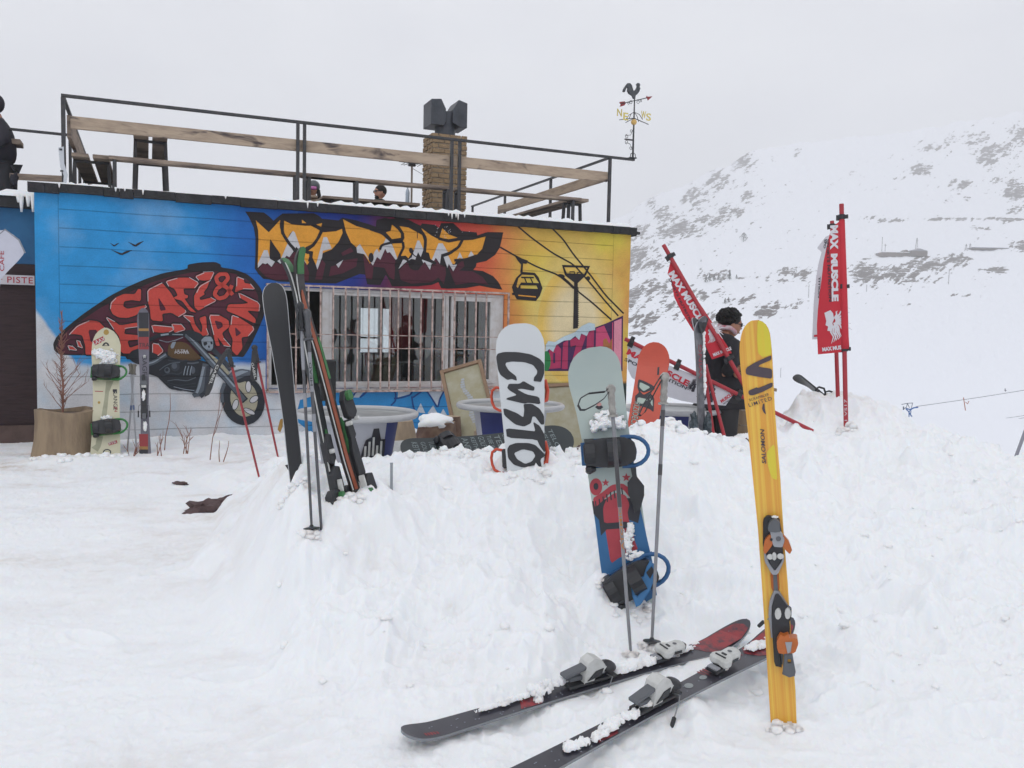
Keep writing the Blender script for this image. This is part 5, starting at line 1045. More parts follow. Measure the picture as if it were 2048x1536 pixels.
ypr('frame_plate', [(345, 572), (376, 574), (432, 662), (420, 672), (365, 592), (332, 660), (328, 740), (345, 868), (325, 868), (310, 700), (320, 630)], .002, .020, SILV, heel)
for c in ((370, 710, 21, 33), (432, 707, 20, 34)): ypr('pad', circ(*c, n=12), .030, .038, WHTP, heel, sm=0)
ypr('heel_cup', [(362, 862), (385, 825), (402, 835), (435, 825), (440, 845), (490, 848), (496, 882), (476, 938), (402, 944), (372, 940), (362, 900)], .020, .070, ORP, heel); ypr('heel_badge', [(415, 870), (455, 870), (447, 930), (430, 938)], .070, .074, SILV, heel, sm=0)
ypr('lever', [(410, 940), (455, 940), (468, 1000), (480, 1062), (474, 1088), (440, 1096), (398, 1078), (404, 1010)], .040, .060, GRYP, heel, [[(428, 985), (450, 985), (452, 1010), (430, 1010)]], sm=0)
ypr('ski_stopper', [(372, 945), (405, 945), (400, 1030), (385, 1040)], .002, .03, GRYP, heel)
mb = MB(); a_, b_ = ZQ((325, 745)), ZQ((275, 795)); mb.tube([(*a_, .01), (*b_, -.02)], .0028, 6); br = mb.build('brake_arm', STL, heel)
mb = MB(); a_, b_ = ZQ((282, 785)), ZQ((245, 825)); mb.beam((*a_, -.018), (*b_, -.028), .014, .012, up=(0, 0, 1)); mb.build('brake_pad', BLK, heel, bevel=.003)
a_ = ZQ((348, 98)); snow_on(ys, [(a_[0], a_[1], .03, .012, .006, .02)])
# ---- the two dark skis lying in front
LSK = mat('charcoal_topsheet', '#3b3a43', .35, noise=.5, nscale=5, mix='#2b2a32', coat=.2); LRD = mat('red_flame_print', '#943036', .4, noise=1.0, nscale=22, mix='#35303a')
def lying_ski(label, tail, tip, tt_, tp_, vtoe, twist, cut=False, clumps=()):
    P0, P1 = P(*tail, tt_), P(*tip, tp_); Y = (P1 - P0); L_ = Y.length; Y.normalize()
    N = ZUP - Y * Y.z; N.normalize(); N = Matrix.Rotation(math.radians(twist), 3, Y) @ N
    F = Frame(P0, Y.cross(N), Y); F.L = L_
    r = thing('dark_ski', label, 'ski', F, 'dark skis lying in the foreground')
    bend = rocker(L_, .30, .085, 0, .16, .035)
    mb = MB(); board_mesh(mb, prof(0, L_, .052, .040, .064, .09, .17, 40), .012, bend, 4)
    body = mb.build('ski_body', [LSK, BLK, STL], r)
    mb = MB(); f = dfn(bend); random.seed(int(tt_ * 100)); mb.c = 0
    mb.sheet([[(-.050, L_ - .30), (-.02, L_ - .33), (.03, L_ - .29), (.055, L_ - .25), (.057, L_ - .10), (.035, L_ - .035), (.0, L_ - .03), (-.035, L_ - .05), (-.055, L_ - .12), (-.056, L_ - .2)]], .0012, f)
    for k in range(16): v = L_ - .36 - k * .018; mb.sheet([[(-.050, v), (-.016 + .01 * (k % 3), v + .006), (-.012, v + .014), (-.050, v + .011)]], .0013, f)
    for k in range(5): v = .08 + .012 * k; mb.sheet([[(.016, v), (.034, v + .004), (.034, v + .011), (.018, v + .009)]], .0013, f)
    mb.sheet([[(-.02, .53), (.035, .50), (.038, .60), (-.012, .63)]], .0013, f)
    mb.build('print', LRD, body)
    mb = MB(); mb.sheet([circ(-.005, L_ - .74, .016, .022, 14)], .0014, f); mb.sheet([circ(-.008, L_ - .64, .013, .02, 14)], .0014, f); mb.build('emblem', mat('pale_print', '#8e9495', .5, noise=.5, nscale=60), body)
    # toe piece
    T = lambda x, y, z: (x, vtoe + y, z + .012)
    mb = MB(); mb.prism([[(-.028, -.05), (.028, -.05), (.028, .03), (-.028, .03)]], 0, .016, T); tp = mb.build('toe_piece', BLK, r, bevel=.003)
    mb = MB(); mb.box(T(0, -.035, .020), (.046, .028, .006)); mb.build('anti_friction_pad', SILV, tp)
    mb = MB(); mb.prism([[(-.05, .0), (-.032, -.02), (.0, -.012), (.032, -.02), (.05, .0), (.046, .02), (.034, .045), (.036, .10), (.018, .125), (-.018, .125), (-.036, .10), (-.034, .045), (-.046, .02)]], .018, .058, T); mb.build('toe_housing', WHTP, tp, bevel=.010)
    mb = MB(); mb.prism([[(-.024, .095), (.024, .095), (.014, .135), (-.014, .135)]], .020, .050, T); mb.build('toe_cap', BLK, tp, bevel=.005)
    mb = MB(); mb.box(T(0, .005, .060), (.05, .006, .004)); mb.box(T(.0, .03, .0595), (.022, .010, .004)); mb.box(T(-.034, .06, .035), (.006, .05, .012)); mb.box(T(.034, .06, .035), (.006, .05, .012)); mb.build('slot', BLK, tp)
    mb = MB(); mb.sheet([circ(0, .07, .010, .010, 12)], .0595, T); mb.build('screw', GRYP, tp)
    # heel piece
    vh = vtoe - .43; T = lambda x, y, z: (x, vh + y, z + .012)
    mb = MB(); mb.prism([[(-.03, -.10), (.03, -.10), (.03, .15), (-.03, .15)]], 0, .014, T); hp = mb.build('heel_piece', BLK, r, bevel=.003)
    mb = MB(); mb.prism([[(-.026, 0), (-.026, .035), (-.01, .085), (.02, .10), (.06, .085), (.085, .05), (.07, .03), (.03, .015), (.02, -.01)]], -.028, .028, lambda x, y, z: T(z, x + .0, y + .012)); mb.build('heel_housing', WHTP, hp, bevel=.008)
    mb = MB(); mb.beam(T(0, -.01, .075), T(0, -.12, .055), .045, .016, up=(0, 0, 1)); mb.beam(T(0, -.01, .03), T(0, -.09, .035), .03, .02, up=(0, 0, 1)); mb.build('lever', GRYP, hp, bevel=.004)
    mb = MB(); mb.tube([T(0, .0, .05), T(0, .09, .035)], .021, 12); mb.box(T(0, .045, .090), (.03, .02, .006)); mb.build('spring_barrel', STL, hp, smooth=True, auto=40)
    mb = MB()
    for sg in (-1, 1): mb.prism([[(-.02, .01), (.05, .02), (.06, .05), (.02, .045)]], 0, .004, lambda x, y, z, sg=sg: T(sg * (.028 + z), x + .01, y + .01))
    mb.build('side_arm', BLK, hp)
    mb = MB(); mb.ell(T(0, .115, .045), (.042, .036, .020), nu=14, nv=8); mb.build('heel_pedal', BLK, hp, smooth=True)
    mb = MB(); mb.tube([T(.02, .10, .02), T(.05, .105, .022), T(.060, .09, .005), T(.072, .05, -.055)], .003, 6); mb.tube([T(-.02, .10, .02), T(-.05, .105, .022), T(-.060, .09, .005), T(-.066, .05, -.03)], .003, 6); mb.build('brake_arm', STL, hp)
    mb = MB(); mb.beam(T(.070, .058, -.04), T(.082, .02, -.10), .016, .014); mb.build('brake_pad', BLK, hp, bevel=.004)
    mb = MB(); random.seed(8)
    for k in range(45):
        v = random.uniform(.1, L_ - .1); u = random.uniform(-.035, .035); mb.ell((u, v, bend(v) + .001), (.0025, .0035, .0012), nu=6, nv=4)
    mb.build('water_drops', mat('water_drop', '#8a8f9c', .1, spec=.8), body, smooth=True)
    snow_on(r, clumps)
    return r
CL1 = [(0, .60, .0, .03, .02, .03), (-.02, .62, .02, .03, .05, .04), (-.02, .70, .03, .02, .06, .04), (-.015, .42, .014, .015, .08, .015), (-.02, .50, .014, .02, .06, .02), (-.005, 1.07, .02, .03, .10, .035), (.0, 1.17, .02, .028, .05, .03), (-.02, 1.40, .012, .018, .08, .02), (-.01, 1.33, .012, .02, .05, .02), (.01, 1.78, .03, .02, .04, .008)]
CL2 = [(.0, .42, .012, .025, .05, .022), (.012, .52, .012, .02, .05, .025), (.0, .60, .012, .025, .06, .025), (.01, .70, .02, .022, .05, .03), (.0, .80, .03, .02, .04, .03), (.01, 1.28, .02, .02, .02, .02), (-.02, 1.55, .014, .02, .08, .015), (.0, 1.62, .014, .03, .07, .018), (.015, 1.72, .02, .02, .05, .015)]
lying_ski('dark lying ski with red tip, the farther one, its whole length in view', (803, 1478), (1492, 1272), 3.10, 4.08, 1.27, 8, clumps=CL1)
lying_ski('dark lying ski nearer the camera, its tip behind the yellow ski', (968, 1590), (1578, 1268), 2.72, 3.90, 1.26, 8, clumps=CL2)
# ---- pale snowboard with blue bindings
F = mkframe((1262, 1218), (1188, 697), 4.22, 4.36, yaw=4); L_ = F.L
gb = thing('pale_snowboard', 'pale grey green snowboard with blue bindings, upright in the snow behind two silver poles', 'snowboard', F)
bd = rocker(L_, .22, .05)
rows_ = [(1260, 1218, 1318), (1215, 1212, 1310), (1150, 1205, 1305), (1060, 1193, 1291), (980, 1180, 1280), (920, 1172, 1266), (860, 1160, 1258), (820, 1152, 1253), (790, 1144, 1249), (765, 1137, 1246), (745, 1135, 1243), (735, 1136, 1241), (722, 1140, 1236), (712, 1146, 1229), (705, 1154, 1221), (700, 1163, 1212), (697, 1176, 1200)]
pr = []
for y, a, b in rows_: pr.append((F.uv((a + b) / 2, y)[1], F.uv(a, y)[0], F.uv(b, y)[0]))
pr = [(pr[0][0] - .15, pr[0][1], pr[0][2])] + pr; fine = []
for i in range(len(pr) - 1):
    for k in range(3): fine.append(lin(pr[i], pr[i + 1], k / 3))
fine.append(pr[-1])
mb = MB(); board_mesh(mb, fine, .012, bd, 4); gbb = mb.build('board', [mat('pale_topsheet', '#a9b5b0', .4, noise=.35, nscale=3, mix='#93a7ab', coat=.2), BLK, mat('wood_edge', '#b8a988', .6, noise=.3)], gb)
Z, pl = deco(F, bd, 1120, 840, 3.2)
BLU = mat('blue_plastic', '#2c5d8e', .45, noise=.4, nscale=12, mix='#1d3f66'); BRD = mat('board_red', '#a83a45', .45, noise=.3, nscale=12); BBL = mat('board_blue', '#2c6494', .45, noise=.3, nscale=6, mix='#23527c'); BDK = mat('board_dark', '#2b2b33', .45, noise=.2)
mb = MB()
pl(mb, [(218, 600), (300, 560), (420, 500), (515, 570), (590, 900), (620, 1120), (420, 1250), (296, 1190), (255, 900)], .0012, 0, sm=0)
pl(mb, [(205, 520), (215, 600), (300, 700), (340, 600), (500, 660), (515, 580), (500, 500), (330, 500)], .0014, 2, sm=0)
pl(mb, [(275, 560), (300, 500), (350, 465), (420, 480), (445, 540), (430, 600), (480, 780), (500, 830), (380, 880), (325, 920), (300, 760), (280, 640)], .0018, 1)
pl(mb, circ(230, 428, 40, 55), .0018, 1, sm=0); pl(mb, circ(230, 425, 16, 22), .0022, 2, sm=0)
for cx, cy, r_ in ((292, 402, 26), (372, 388, 18), (424, 368, 30)): pl(mb, [(cx + r_ * (1 if k % 2 == 0 else .42) * math.sin(math.pi * k / 5), cy - r_ * (1 if k % 2 == 0 else .42) * math.cos(math.pi * k / 5)) for k in range(10)], .002, 1, sm=0)
pl(mb, [(210, 500), (260, 470), (330, 415), (400, 405), (450, 440), (450, 500), (400, 440), (330, 460), (270, 520), (225, 560)], .0016, 1)
for k in range(8): pl(mb, [(222 + k * 24, 510 - k * 12 + abs(k - 4) * 3), (230 + k * 24, 505 - k * 12 + abs(k - 4) * 3), (236 + k * 24, 560 - k * 12), (228 + k * 24, 562 - k * 12)], .002, 2, sm=0)
pl(mb, [(250, 640), (300, 660), (420, 650), (480, 670), (470, 690), (300, 700), (262, 740)], .002, 2, sm=0)
mb.c = 2; text(mb, 'EASY LOVER', Z((262, 65)), (1, 0), (0, 1), dfn(bd), .0012, .010, .07, .001)
mb.build('print', [BBL, BRD, BDK], gbb)
mb = MB(); Zs, ps = deco(F, bd, 1100, 600, 4.2675)
ps(mb, circ(418, 890, 22, 16), .0014, 0, sm=0); ps(mb, [(385, 915), (400, 900), (440, 900), (455, 915), (430, 935), (410, 935)], .0012, 1, sm=0); mb.build('emblem', [mat('emblem_pink', '#b98a86', .5), BDK], gbb)
q = F.uv(1220, 905); b1_ = snowboard_binding(gb, q[0] - .01, q[1], 1.05, BLU, BLK, 1, -4); q = F.uv(1258, 1160); b2_ = snowboard_binding(gb, q[0], q[1], 1.1, BLU, BLK, 1, 22)
mb = MB(); l = [Z(q) for q in [(440, 280), (478, 285), (483, 360), (530, 420), (530, 480), (505, 570), (470, 590), (460, 540), (430, 470), (425, 400), (455, 360)]]; mb.prism([l], .05, .056, lambda x, y, z: (x, y, z + .1 * max(0, x - .05))); mb.build('toe_strap', BLK, b1_)
mb = MB(); l = [Z(q) for q in [(440, 1030), (520, 980), (540, 920), (560, 890), (590, 910), (600, 960), (560, 1070), (500, 1160), (475, 1170), (450, 1110)]]; h1 = [Z(q) for q in [(465, 1030), (495, 1020), (500, 1080), (480, 1110)]]; h2 = [Z(q) for q in [(535, 960), (570, 920), (588, 950), (560, 1000)]]; mb.prism([l, h1, h2], .10, .112); mb.build('folded_highback', mat('mid_blue_plastic', '#3f78ab', .45, noise=.3), b2_, bevel=.003)
q1, q2, q3, q4 = F.uv(1200, 850), F.uv(1240, 848), F.uv(1255, 1080), F.uv(1270, 1108)
snow_on(gb, [(q1[0], q1[1], .02, .06, .03, .05), (q2[0] - .01, q2[1] + .01, .02, .04, .035, .05), (q1[0] + .03, q1[1] + .04, .01, .05, .03, .02), (q3[0], q3[1], .015, .03, .05, .035), (q4[0], q4[1], .05, .05, .02, .03), (F.uv(1262, 1060)[0], F.uv(1262, 1060)[1], .01, .02, .03, .02)])
# poles in front of it
ALU = mat('aluminium_shaft', '#8e8f93', .35, metal=.5, noise=.3, nscale=12, mix='#6f7075'); CLR = mat('worn_clear_grip', '#8a8884', .3, noise=.7, nscale=25, mix='#b3b0aa'); DKS = mat('dark_shaft', '#4a494c', .4, noise=.4)
def zs(l, ox, oy, s): return [(ox + x / s, oy + y / s) for x, y in l]
ORG = mat('orange_print', '#b5763f', .5)
pr1, Fp = ski_pole('silver_pole', 'silver pole with translucent grip and looped strap in front of the pale snowboard', (1262, 1312), (1221, 769), 3.86, 4.0, ALU, CLR, r=.0095, gl=.15, strap=zs([(508, 745), (470, 785), (330, 800), (262, 840), (240, 900), (262, 940), (300, 940), (380, 900), (460, 845), (500, 790)], 1100, 600, 4.2675), basket=False, bands=[(.54, .80, DKS)])
mb = MB(); text(mb, 'ATOMIC', (0.000, Fp.L * .46), (0, 1), (-1, 0), lambda x, y, z: (x, y, z), .0105, .013, .19, .012); mb.build('lettering', ORG, pr1)
pr2, Fp = ski_pole('silver_pole', 'silver ski pole with translucent grip and dangling black strap, right of the pale snowboard', (1303, 1296), (1330, 745), 3.92, 4.05, ALU, CLR, r=.0095, gl=.15, strap=zs([(960, 640), (940, 660), (880, 760), (800, 890), (760, 980), (775, 990), (810, 960), (880, 820), (950, 690)], 1100, 600, 4.2675), basket=True, bands=[(.62, .66, DKS), (.80, .86, DKS)], group=None)
# ---- white board with brush lettering
F = mkframe((1052, 942), (1038, 647), 5.22, 5.36, yaw=0); L_ = F.L; bd = lambda v: 0
wb = thing('white_snowboard', 'white snowboard with big black brush lettering and orange bindings, stuck in the snow crest', 'snowboard', F)
pr = [(F.uv((a + b) / 2, y)[1], F.uv(a, y)[0], F.uv(b, y)[0]) for y, a, b in ((960, 1014, 1088), (940, 1014, 1087), (900, 1011, 1088), (850, 1006, 1089), (800, 1001, 1089), (750, 996, 1089), (715, 992.5, 1089.5), (695, 991.5, 1089.5), (680, 993, 1087), (668, 997, 1082), (659, 1003, 1076), (653, 1010, 1069), (649, 1018, 1060), (647, 1028, 1050))]
pr = [(pr[0][0] - .2, pr[0][1], pr[0][2])] + pr; fine = []
for i in range(len(pr) - 1):
    for k in range(3): fine.append(lin(pr[i], pr[i + 1], k / 3))
fine.append(pr[-1])
mb = MB(); board_mesh(mb, fine, .012, bd, 4); wbb = mb.build('board', [mat('white_base', '#ccd0d3', .35, noise=.1, nscale=2, coat=.2), WHTP, BLK], wb)
Z, pl = deco(F, bd, 720, 640, 4.452); mb = MB()
pl(mb, [(1212, 332), (1225, 300), (1280, 285), (1400, 285), (1520, 305), (1600, 345), (1640, 390), (1640, 480), (1612, 552), (1580, 548), (1545, 545), (1550, 510), (1575, 480), (1578, 450), (1540, 400), (1460, 375), (1350, 370), (1300, 380), (1295, 400), (1325, 450), (1390, 500), (1398, 542), (1350, 525), (1312, 535), (1250, 490), (1228, 440)], .002)
pl(mb, [(1310, 605), (1325, 568), (1420, 568), (1455, 543), (1520, 580), (1555, 598), (1550, 632), (1440, 612), (1400, 618), (1480, 662), (1595, 685), (1608, 750), (1500, 738), (1460, 745), (1300, 708), (1310, 694), (1400, 668), (1335, 630)], .002)
pl(mb, [(1275, 790), (1300, 790), (1400, 830), (1455, 868), (1462, 800), (1455, 748), (1530, 745), (1600, 790), (1638, 850), (1641, 930), (1612, 932), (1560, 860), (1535, 860), (1522, 920), (1460, 950), (1380, 930), (1285, 850)], .002)
pl(mb, [(1298, 963), (1500, 985), (1562, 992), (1540, 905), (1600, 942), (1648, 1030), (1648, 1190), (1600, 1120), (1575, 1065), (1308, 1048)], .002)
pl(mb, [(1310, 1150), (1330, 1115), (1390, 1095), (1500, 1095), (1560, 1112), (1600, 1150), (1655, 1205), (1605, 1240), (1622, 1332), (1575, 1290), (1450, 1315), (1370, 1290), (1318, 1230)], .0024, 0, [[(1370, 1185), (1450, 1150), (1540, 1170), (1562, 1210), (1530, 1260), (1470, 1282), (1400, 1240)]])
mb.build('lettering', mat('brush_black', '#2c2d31', .5, noise=.15), wbb)
OR2 = mat('orange_red_plastic', '#c4492f', .4, noise=.2)
for (y, s) in ((790, 1), (915, 1)):
    v = F.uv(1040, y)[1]; mb = MB(); x0 = F.uv(994, y)[0]; 
    mb.tube([(x0 + .04, v + .05, -.03), (x0 - .005, v + .062, -.05), (x0 - .03, v + .045, -.06), (x0 - .038, v + .01, -.07), (x0 - .034, v - .03, -.08), (x0 - .02, v - .065, -.06), (x0 + .01, v - .085, -.05), (x0 + .04, v - .09, -.03)], .009, 10); b = mb.build('heel_hoop', OR2, wb, smooth=True)
    x1 = F.uv(1089, y)[0]; mb = MB(); mb.tube([(x1 - .03, v + .08, -.03), (x1 + .01, v + .09, -.05), (x1 + .022, v + .03, -.07), (x1 + .012, v - .03, -.06), (x1 - .03, v - .05, -.03)], .014, 8); mb.build('binding', OR2, wb, smooth=True)
    mb = MB(); mb.span((x0 + .03, v - .06, -.10), (x1 - .03, v + .06, -.014)); mb.build('base_plate', BLK, wb, bevel=.01)
# ---- black board with chalky writing lying across
F = mkframe((800, 914), (1140, 879), 5.75, 6.35, yaw=0); F = Frame(F.O, F.X, F.Y); L_ = (P(1140, 879, 6.35) - P(800, 914, 5.75)).length
N = Matrix.Rotation(math.radians(38), 3, F.Y) @ F.N
if N.z < F.N.z: N = Matrix.Rotation(math.radians(-38), 3, F.Y) @ F.N
F = Frame(F.O, F.Y.cross(N), F.Y)
kb = thing('black_snowboard', 'black snowboard covered in white handwriting, lying on its side behind the white snowboard', 'snowboard', F)
bd = rocker(L_, .2, .05, 0, .2, .05)
mb = MB(); board_mesh(mb, prof(0, L_, .15, .125, .15, .16, .16, 30), .012, bd, 4); kbb = mb.build('board', [mat('black_topsheet', '#2f3639', .5, noise=.3, nscale=4), BLK, WHTP], kb)
mb = MB(); wr = ['KEITH DEEN', 'GOLF MAMA', 'TUBE WINDER', 'TELOS', 'CEST WEST', 'MY NOW', 'AND ALL']
sgn = 1 if F.X.z < 0 else -1
for k in range(18):
    v = .10 + (L_ - .2) * (k + .5) / 18; text(mb, wr[k % 7], (0.0, v), (-1 * sgn if False else sgn, 0), (0, sgn * 1.0) if False else (0, 1), dfn(bd), .0014, .034 if k % 2 else .045, .22, .002)
mb.build('writing', mat('chalk_print', '#7f8a8c', .7), kbb)
snowboard_binding(kb, 0, L_ * .27, .95, BLK, BLK, 1, 10); snowboard_binding(kb, 0, L_ * .70, .95, BLK, BLK, 1, -10)
# ---- small white board lying behind it
F = mkframe((738, 905), (905, 893), 6.5, 6.9); N = Matrix.Rotation(math.radians(-50), 3, F.Y) @ F.N; N = N if N.z > 0 else Matrix.Rotation(math.radians(50), 3, F.Y) @ F.N; F2 = Frame(F.O, F.Y.cross(N), F.Y); F2.L = F.L
pb = thing('white_plank', 'plain white board lying flat between the round table and the log stumps', 'board', F2)
mb = MB(); board_mesh(mb, prof(-.1, F.L + .1, .12, .12, .12, .08, .1), .02); mb.build('panel', [WHTP, WHTP, WHTP], pb)
# ---- orange board
F = mkframe((1276, 905), (1313, 688), 6.2, 6.4, yaw=-10); L_ = F.L
ob = thing('orange_ski_board', 'orange red board with black and white logo standing behind the silver poles', 'snowboard', F)
bd = rocker(L_, .2, .04); mb = MB(); board_mesh(mb, prof(-.12, L_, .118, .112, .118, 0, .15), .012, bd, 4); obb = mb.build('board', [mat('orange_topsheet', '#c4503c', .4, noise=.4, nscale=5, mix='#a8483a'), BLK, BLK], ob)
Z, pl = deco(F, bd, 1100, 600, 4.2675); mb = MB()
pl(mb, [(755, 675), (800, 690), (880, 730), (895, 760), (850, 790), (890, 830), (885, 960), (850, 930), (730, 890), (725, 820), (760, 790), (745, 740)], .0016, 0); pl(mb, [(768, 700), (860, 745), (800, 780), (762, 745)], .003, 1); pl(mb, [(750, 830), (840, 850), (790, 890), (742, 870)], .003, 1); pl(mb, [(765, 775), (800, 795), (870, 770), (800, 812)], .003, 2); pl(mb, [(850, 840), (875, 850), (878, 910), (862, 890)], .003, 1)
pl(mb, [(918, 575), (934, 572), (930, 640), (914, 640)], .0016, 0, sm=0)
a0, a1 = Z((742, 870)), Z((700, 1130)); dv = Vector((a1[0] - a0[0], a1[1] - a0[1])); ln = dv.length; dv.normalize(); mb.c = 0
text(mb, 'RIZIOECKEL', ((a0[0] + a1[0]) / 2 + .004, (a0[1] + a1[1]) / 2), dv, (-dv.y, dv.x), dfn(bd), .0018, .055, ln, .03); mb.c = 1; text(mb, 'RIZIOECKEL', ((a0[0] + a1[0]) / 2 + .004, (a0[1] + a1[1]) / 2), dv, (-dv.y, dv.x), dfn(bd), .003, .045, ln * .99, -.004)
mb.build('print', [BDK, mat('pale_green_print', '#a9b8ae', .5), mat('orange2', '#c4563c', .5)], obb)
# ---- dark pair of skis, edge on, right of centre
F = mkframe((1403, 884), (1398, 634), 6.45, 6.5, yaw=52); L_ = F.L
dk = thing('dark_ski_pair', 'pair of dark skis strapped together, standing edge on beside the man', 'skis', F)
SK1 = mat('grey_red_topsheet', '#4c4c52', .4, noise=.7, nscale=9, mix='#8b8b90')
for sgn in (0, 1):
    bd = rocker(L_, .13, .05); mb = MB(); g0 = lambda v, b=bd, s=sgn: (b(v) + .006 if s == 0 else -b(v) - .006)
    board_mesh(mb, prof(-.15, L_, .045, .038, .058, 0, .10), .011 if sgn == 0 else -.011, g0, 3); mb.build('ski', [SK1, BLK, mat('side_pale', '#98979b', .5)], dk)
mb = MB(); q = F.uv(1403, 856); mb.c = 0
for s in (-1, 1):
    lump(mb, (s * .045, q[1] + .02, .03 * s), (.035, .06, .03), 2 + s, .5); lump(mb, (s * .05, q[1] - .07, .03 * s), (.03, .07, .03), 5 + s, .5); lump(mb, (s * .05, q[1] + .08, .03 * s), (.02, .04, .02), 9 + s, .5)
mb.build('binding', mat('teal_black', '#27333a', .5, noise=.8, nscale=30, mix='#6c767c'), dk, smooth=True)
mb = MB(); mb.beam((-.03, L_ - .02, .02), (.01, L_ - .12, .02), .05, .02); mb.beam((.06, L_ - .0, .02), (.01, L_ - .10, .02), .05, .02); mb.build('tip_protector', BLK, dk, bevel=.004)
mb = MB(); text(mb, 'WING', (-.004, L_ * .64), (0, 1), (-1, 0), lambda x, y, z: (x, y, z), .008, .04, .26, .01); mb.build('lettering', mat('dull_red', '#8f3a45', .5), dk)
snow_on(dk, [(.035, L_ * k, .014, .012, .05, .02) for k in (.42, .52, .62, .74, .85)])
# ---- black ski showing its base
F = mkframe((580, 952), (548, 561), 4.62, 4.75, yaw=0); L_ = F.L
bs = thing('black_ski', 'wide black ski base turned to the camera, leaning left of the grey poles', 'ski', F)
pr = [(F.uv((a + b) / 2, y)[1], F.uv(a, y)[0], F.uv(b, y)[0]) for y, a, b in ((965, 580, 608), (950, 578, 607), (900, 572, 602), (850, 567, 597), (800, 560, 591), (750, 551.5, 587), (700, 543, 583), (650, 533, 579), (620, 527.5, 576.5), (600, 525, 574.5), (588, 524.2, 572.5), (578, 525.5, 569.5), (570, 529, 565.5), (564, 535, 559), (561, 541, 553))]
pr = [(pr[0][0] - .2, pr[0][1], pr[0][2])] + pr; fine = []
for i in range(len(pr) - 1):
    for k in range(3): fine.append(lin(pr[i], pr[i + 1], k / 3))
fine.append(pr[-1])
bd = rocker(L_, .25, -.05); mb = MB(); board_mesh(mb, fine, .010, bd, 4); mb.build('ski_body', [mat('black_base', '#26272b', .4, noise=.25, nscale=3, stretch=(20, 1, 1)), BLK, STL], bs)
mb = MB()
for s_ in (1, 2):
    vs = []
    for q_ in fine: e_ = q_[s_]; vs += [(e_, q_[0], bd(q_[0]) + .0015), (e_ * 1 + (.0035 if s_ == 1 else -.0035), q_[0], bd(q_[0]) + .0015)]
    mb.add(vs, [(2 * i, 2 * i + 1, 2 * i + 3, 2 * i + 2) if s_ == 1 else (2 * i + 1, 2 * i, 2 * i + 2, 2 * i + 3) for i in range(len(fine) - 1)])
mb.build('metal_edge', mat('pale_edge', '#b5b7ba', .4, metal=.2), bs)
mb = MB(); l = [F.uv(560, 838), F.uv(566, 836), F.uv(565, 852), F.uv(560, 864), F.uv(555, 858)]; mb.prism([l], -.05, -.02); mb.build('brake_pad', mat('ochre_plastic', '#a07a35', .5), bs)
mb = MB(); l = [F.uv(570, 930), F.uv(580, 928), F.uv(618, 962), F.uv(612, 966), F.uv(580, 945)]; mb.prism([l], -.05, -.015); mb.build('heel_piece', BLK, bs)
# ---- grey pole pair
GP = mat('grey_shaft', '#57585c', .4, noise=.3, nscale=10, metal=.2); GPL = mat('light_band', '#8d8f95', .4, noise=.2)
r1_, Fp = ski_pole('grey_pole', 'left of two grey ski poles with pale bands leaning into the green ski pair', (624, 1069), (600, 604), 4.26, 4.4, GP, BLK, r=.0085, gl=.15, basket=True, bands=[(.70, .92, GPL), (.54, .60, GPL)], strap=[(600, 610), (592, 640), (596, 680), (600, 650), (604, 620)])
r2_, Fp = ski_pole('grey_pole', 'right of two grey ski poles with pale bands, capital lettering on its upper band', (643, 1062), (613, 618), 4.28, 4.4, GP, GP, r=.0095, gl=.16, basket=False, bands=[(.62, .80, GPL), (.44, .52, GPL)])
mb = MB(); text(mb, 'HEAD', (0, Fp.L * .70), (0, 1), (-1, 0), lambda x, y, z: (x, y, z), .0108, .012, .12, .012); mb.build('lettering', BLK, r2_)
# ---- green / orange ski pair
GRN = mat('green_print', '#3f7546', .45, noise=.4, nscale=10)
def slim_ski(label, pts, t0, t1, side, hw=.052, nm='race_ski'):
    """pts: picture points base -> tip (bent), width direction mostly turned away"""
    Pp = [P(x, y, t0 + (t1 - t0) * i / (len(pts) - 1)) for i, (x, y) in enumerate(pts)]
    base = Pp[0]; Y = (Pp[-3] - base).normalized(); N = CAM - base; N = (N - Y * N.dot(Y)).normalized(); N = Matrix.Rotation(math.radians(side), 3, Y) @ N
    F = Frame(base, Y.cross(N), Y); M = F.mat().inverted(); loc = [M @ p for p in Pp]
    r = thing(nm, label, 'ski', F, 'green and orange skis leaning together')
    fine = []
    for i in range(len(loc) - 1):
        for k in range(6): fine.append(loc[i].lerp(loc[i + 1], k / 6))
    fine.append(loc[-1])
    for _ in range(3): fine = [fine[0]] + [(fine[i - 1] + fine[i] * 2 + fine[i + 1]) / 4 for i in range(1, len(fine) - 1)] + [fine[-1]]
    return r, F, fine
def ribbon(mb, cl, hw, th, off=(0, 0), ends=(1, .3)):
    n = len(cl); vs = []
    for i, p in enumerate(cl):
        s = i / (n - 1); h = hw * (1 if s < .9 else max(ends[1], math.sqrt(max(0, 1 - ((s - .9) / .1) ** 2))))
        for x, z in ((-h, 0), (h, 0), (h, -th), (-h, -th)): vs.append((p.x + x + off[0], p.y, p.z + z + off[1]))
    fs = [(0, 1, 2, 3)[::-1], tuple((n - 1) * 4 + k for k in range(4))]
    for i in range(n - 1):
        for k in range(4): fs.append((i * 4 + k, i * 4 + (k + 1) % 4, (i + 1) * 4 + (k + 1) % 4, (i + 1) * 4 + k))
    mb.add(vs, fs)
def sub(cl, a, b): n = len(cl); return cl[int(a * n):int(b * n) + 1]
R1, F, cl = slim_ski('black and green race ski leaning left in the green pair, tip curling left', [(676, 1004), (662, 930), (648, 860), (632, 780), (616, 700), (606, 640), (598, 590), (588, 553), (577, 528), (567, 516)], 4.50, 4.62, 50)
mb = MB(); ribbon(mb, cl, .030, .016); o = mb.build('ski_body', [mat('black_green_side', '#303336', .4, noise=.4, nscale=4)], R1)
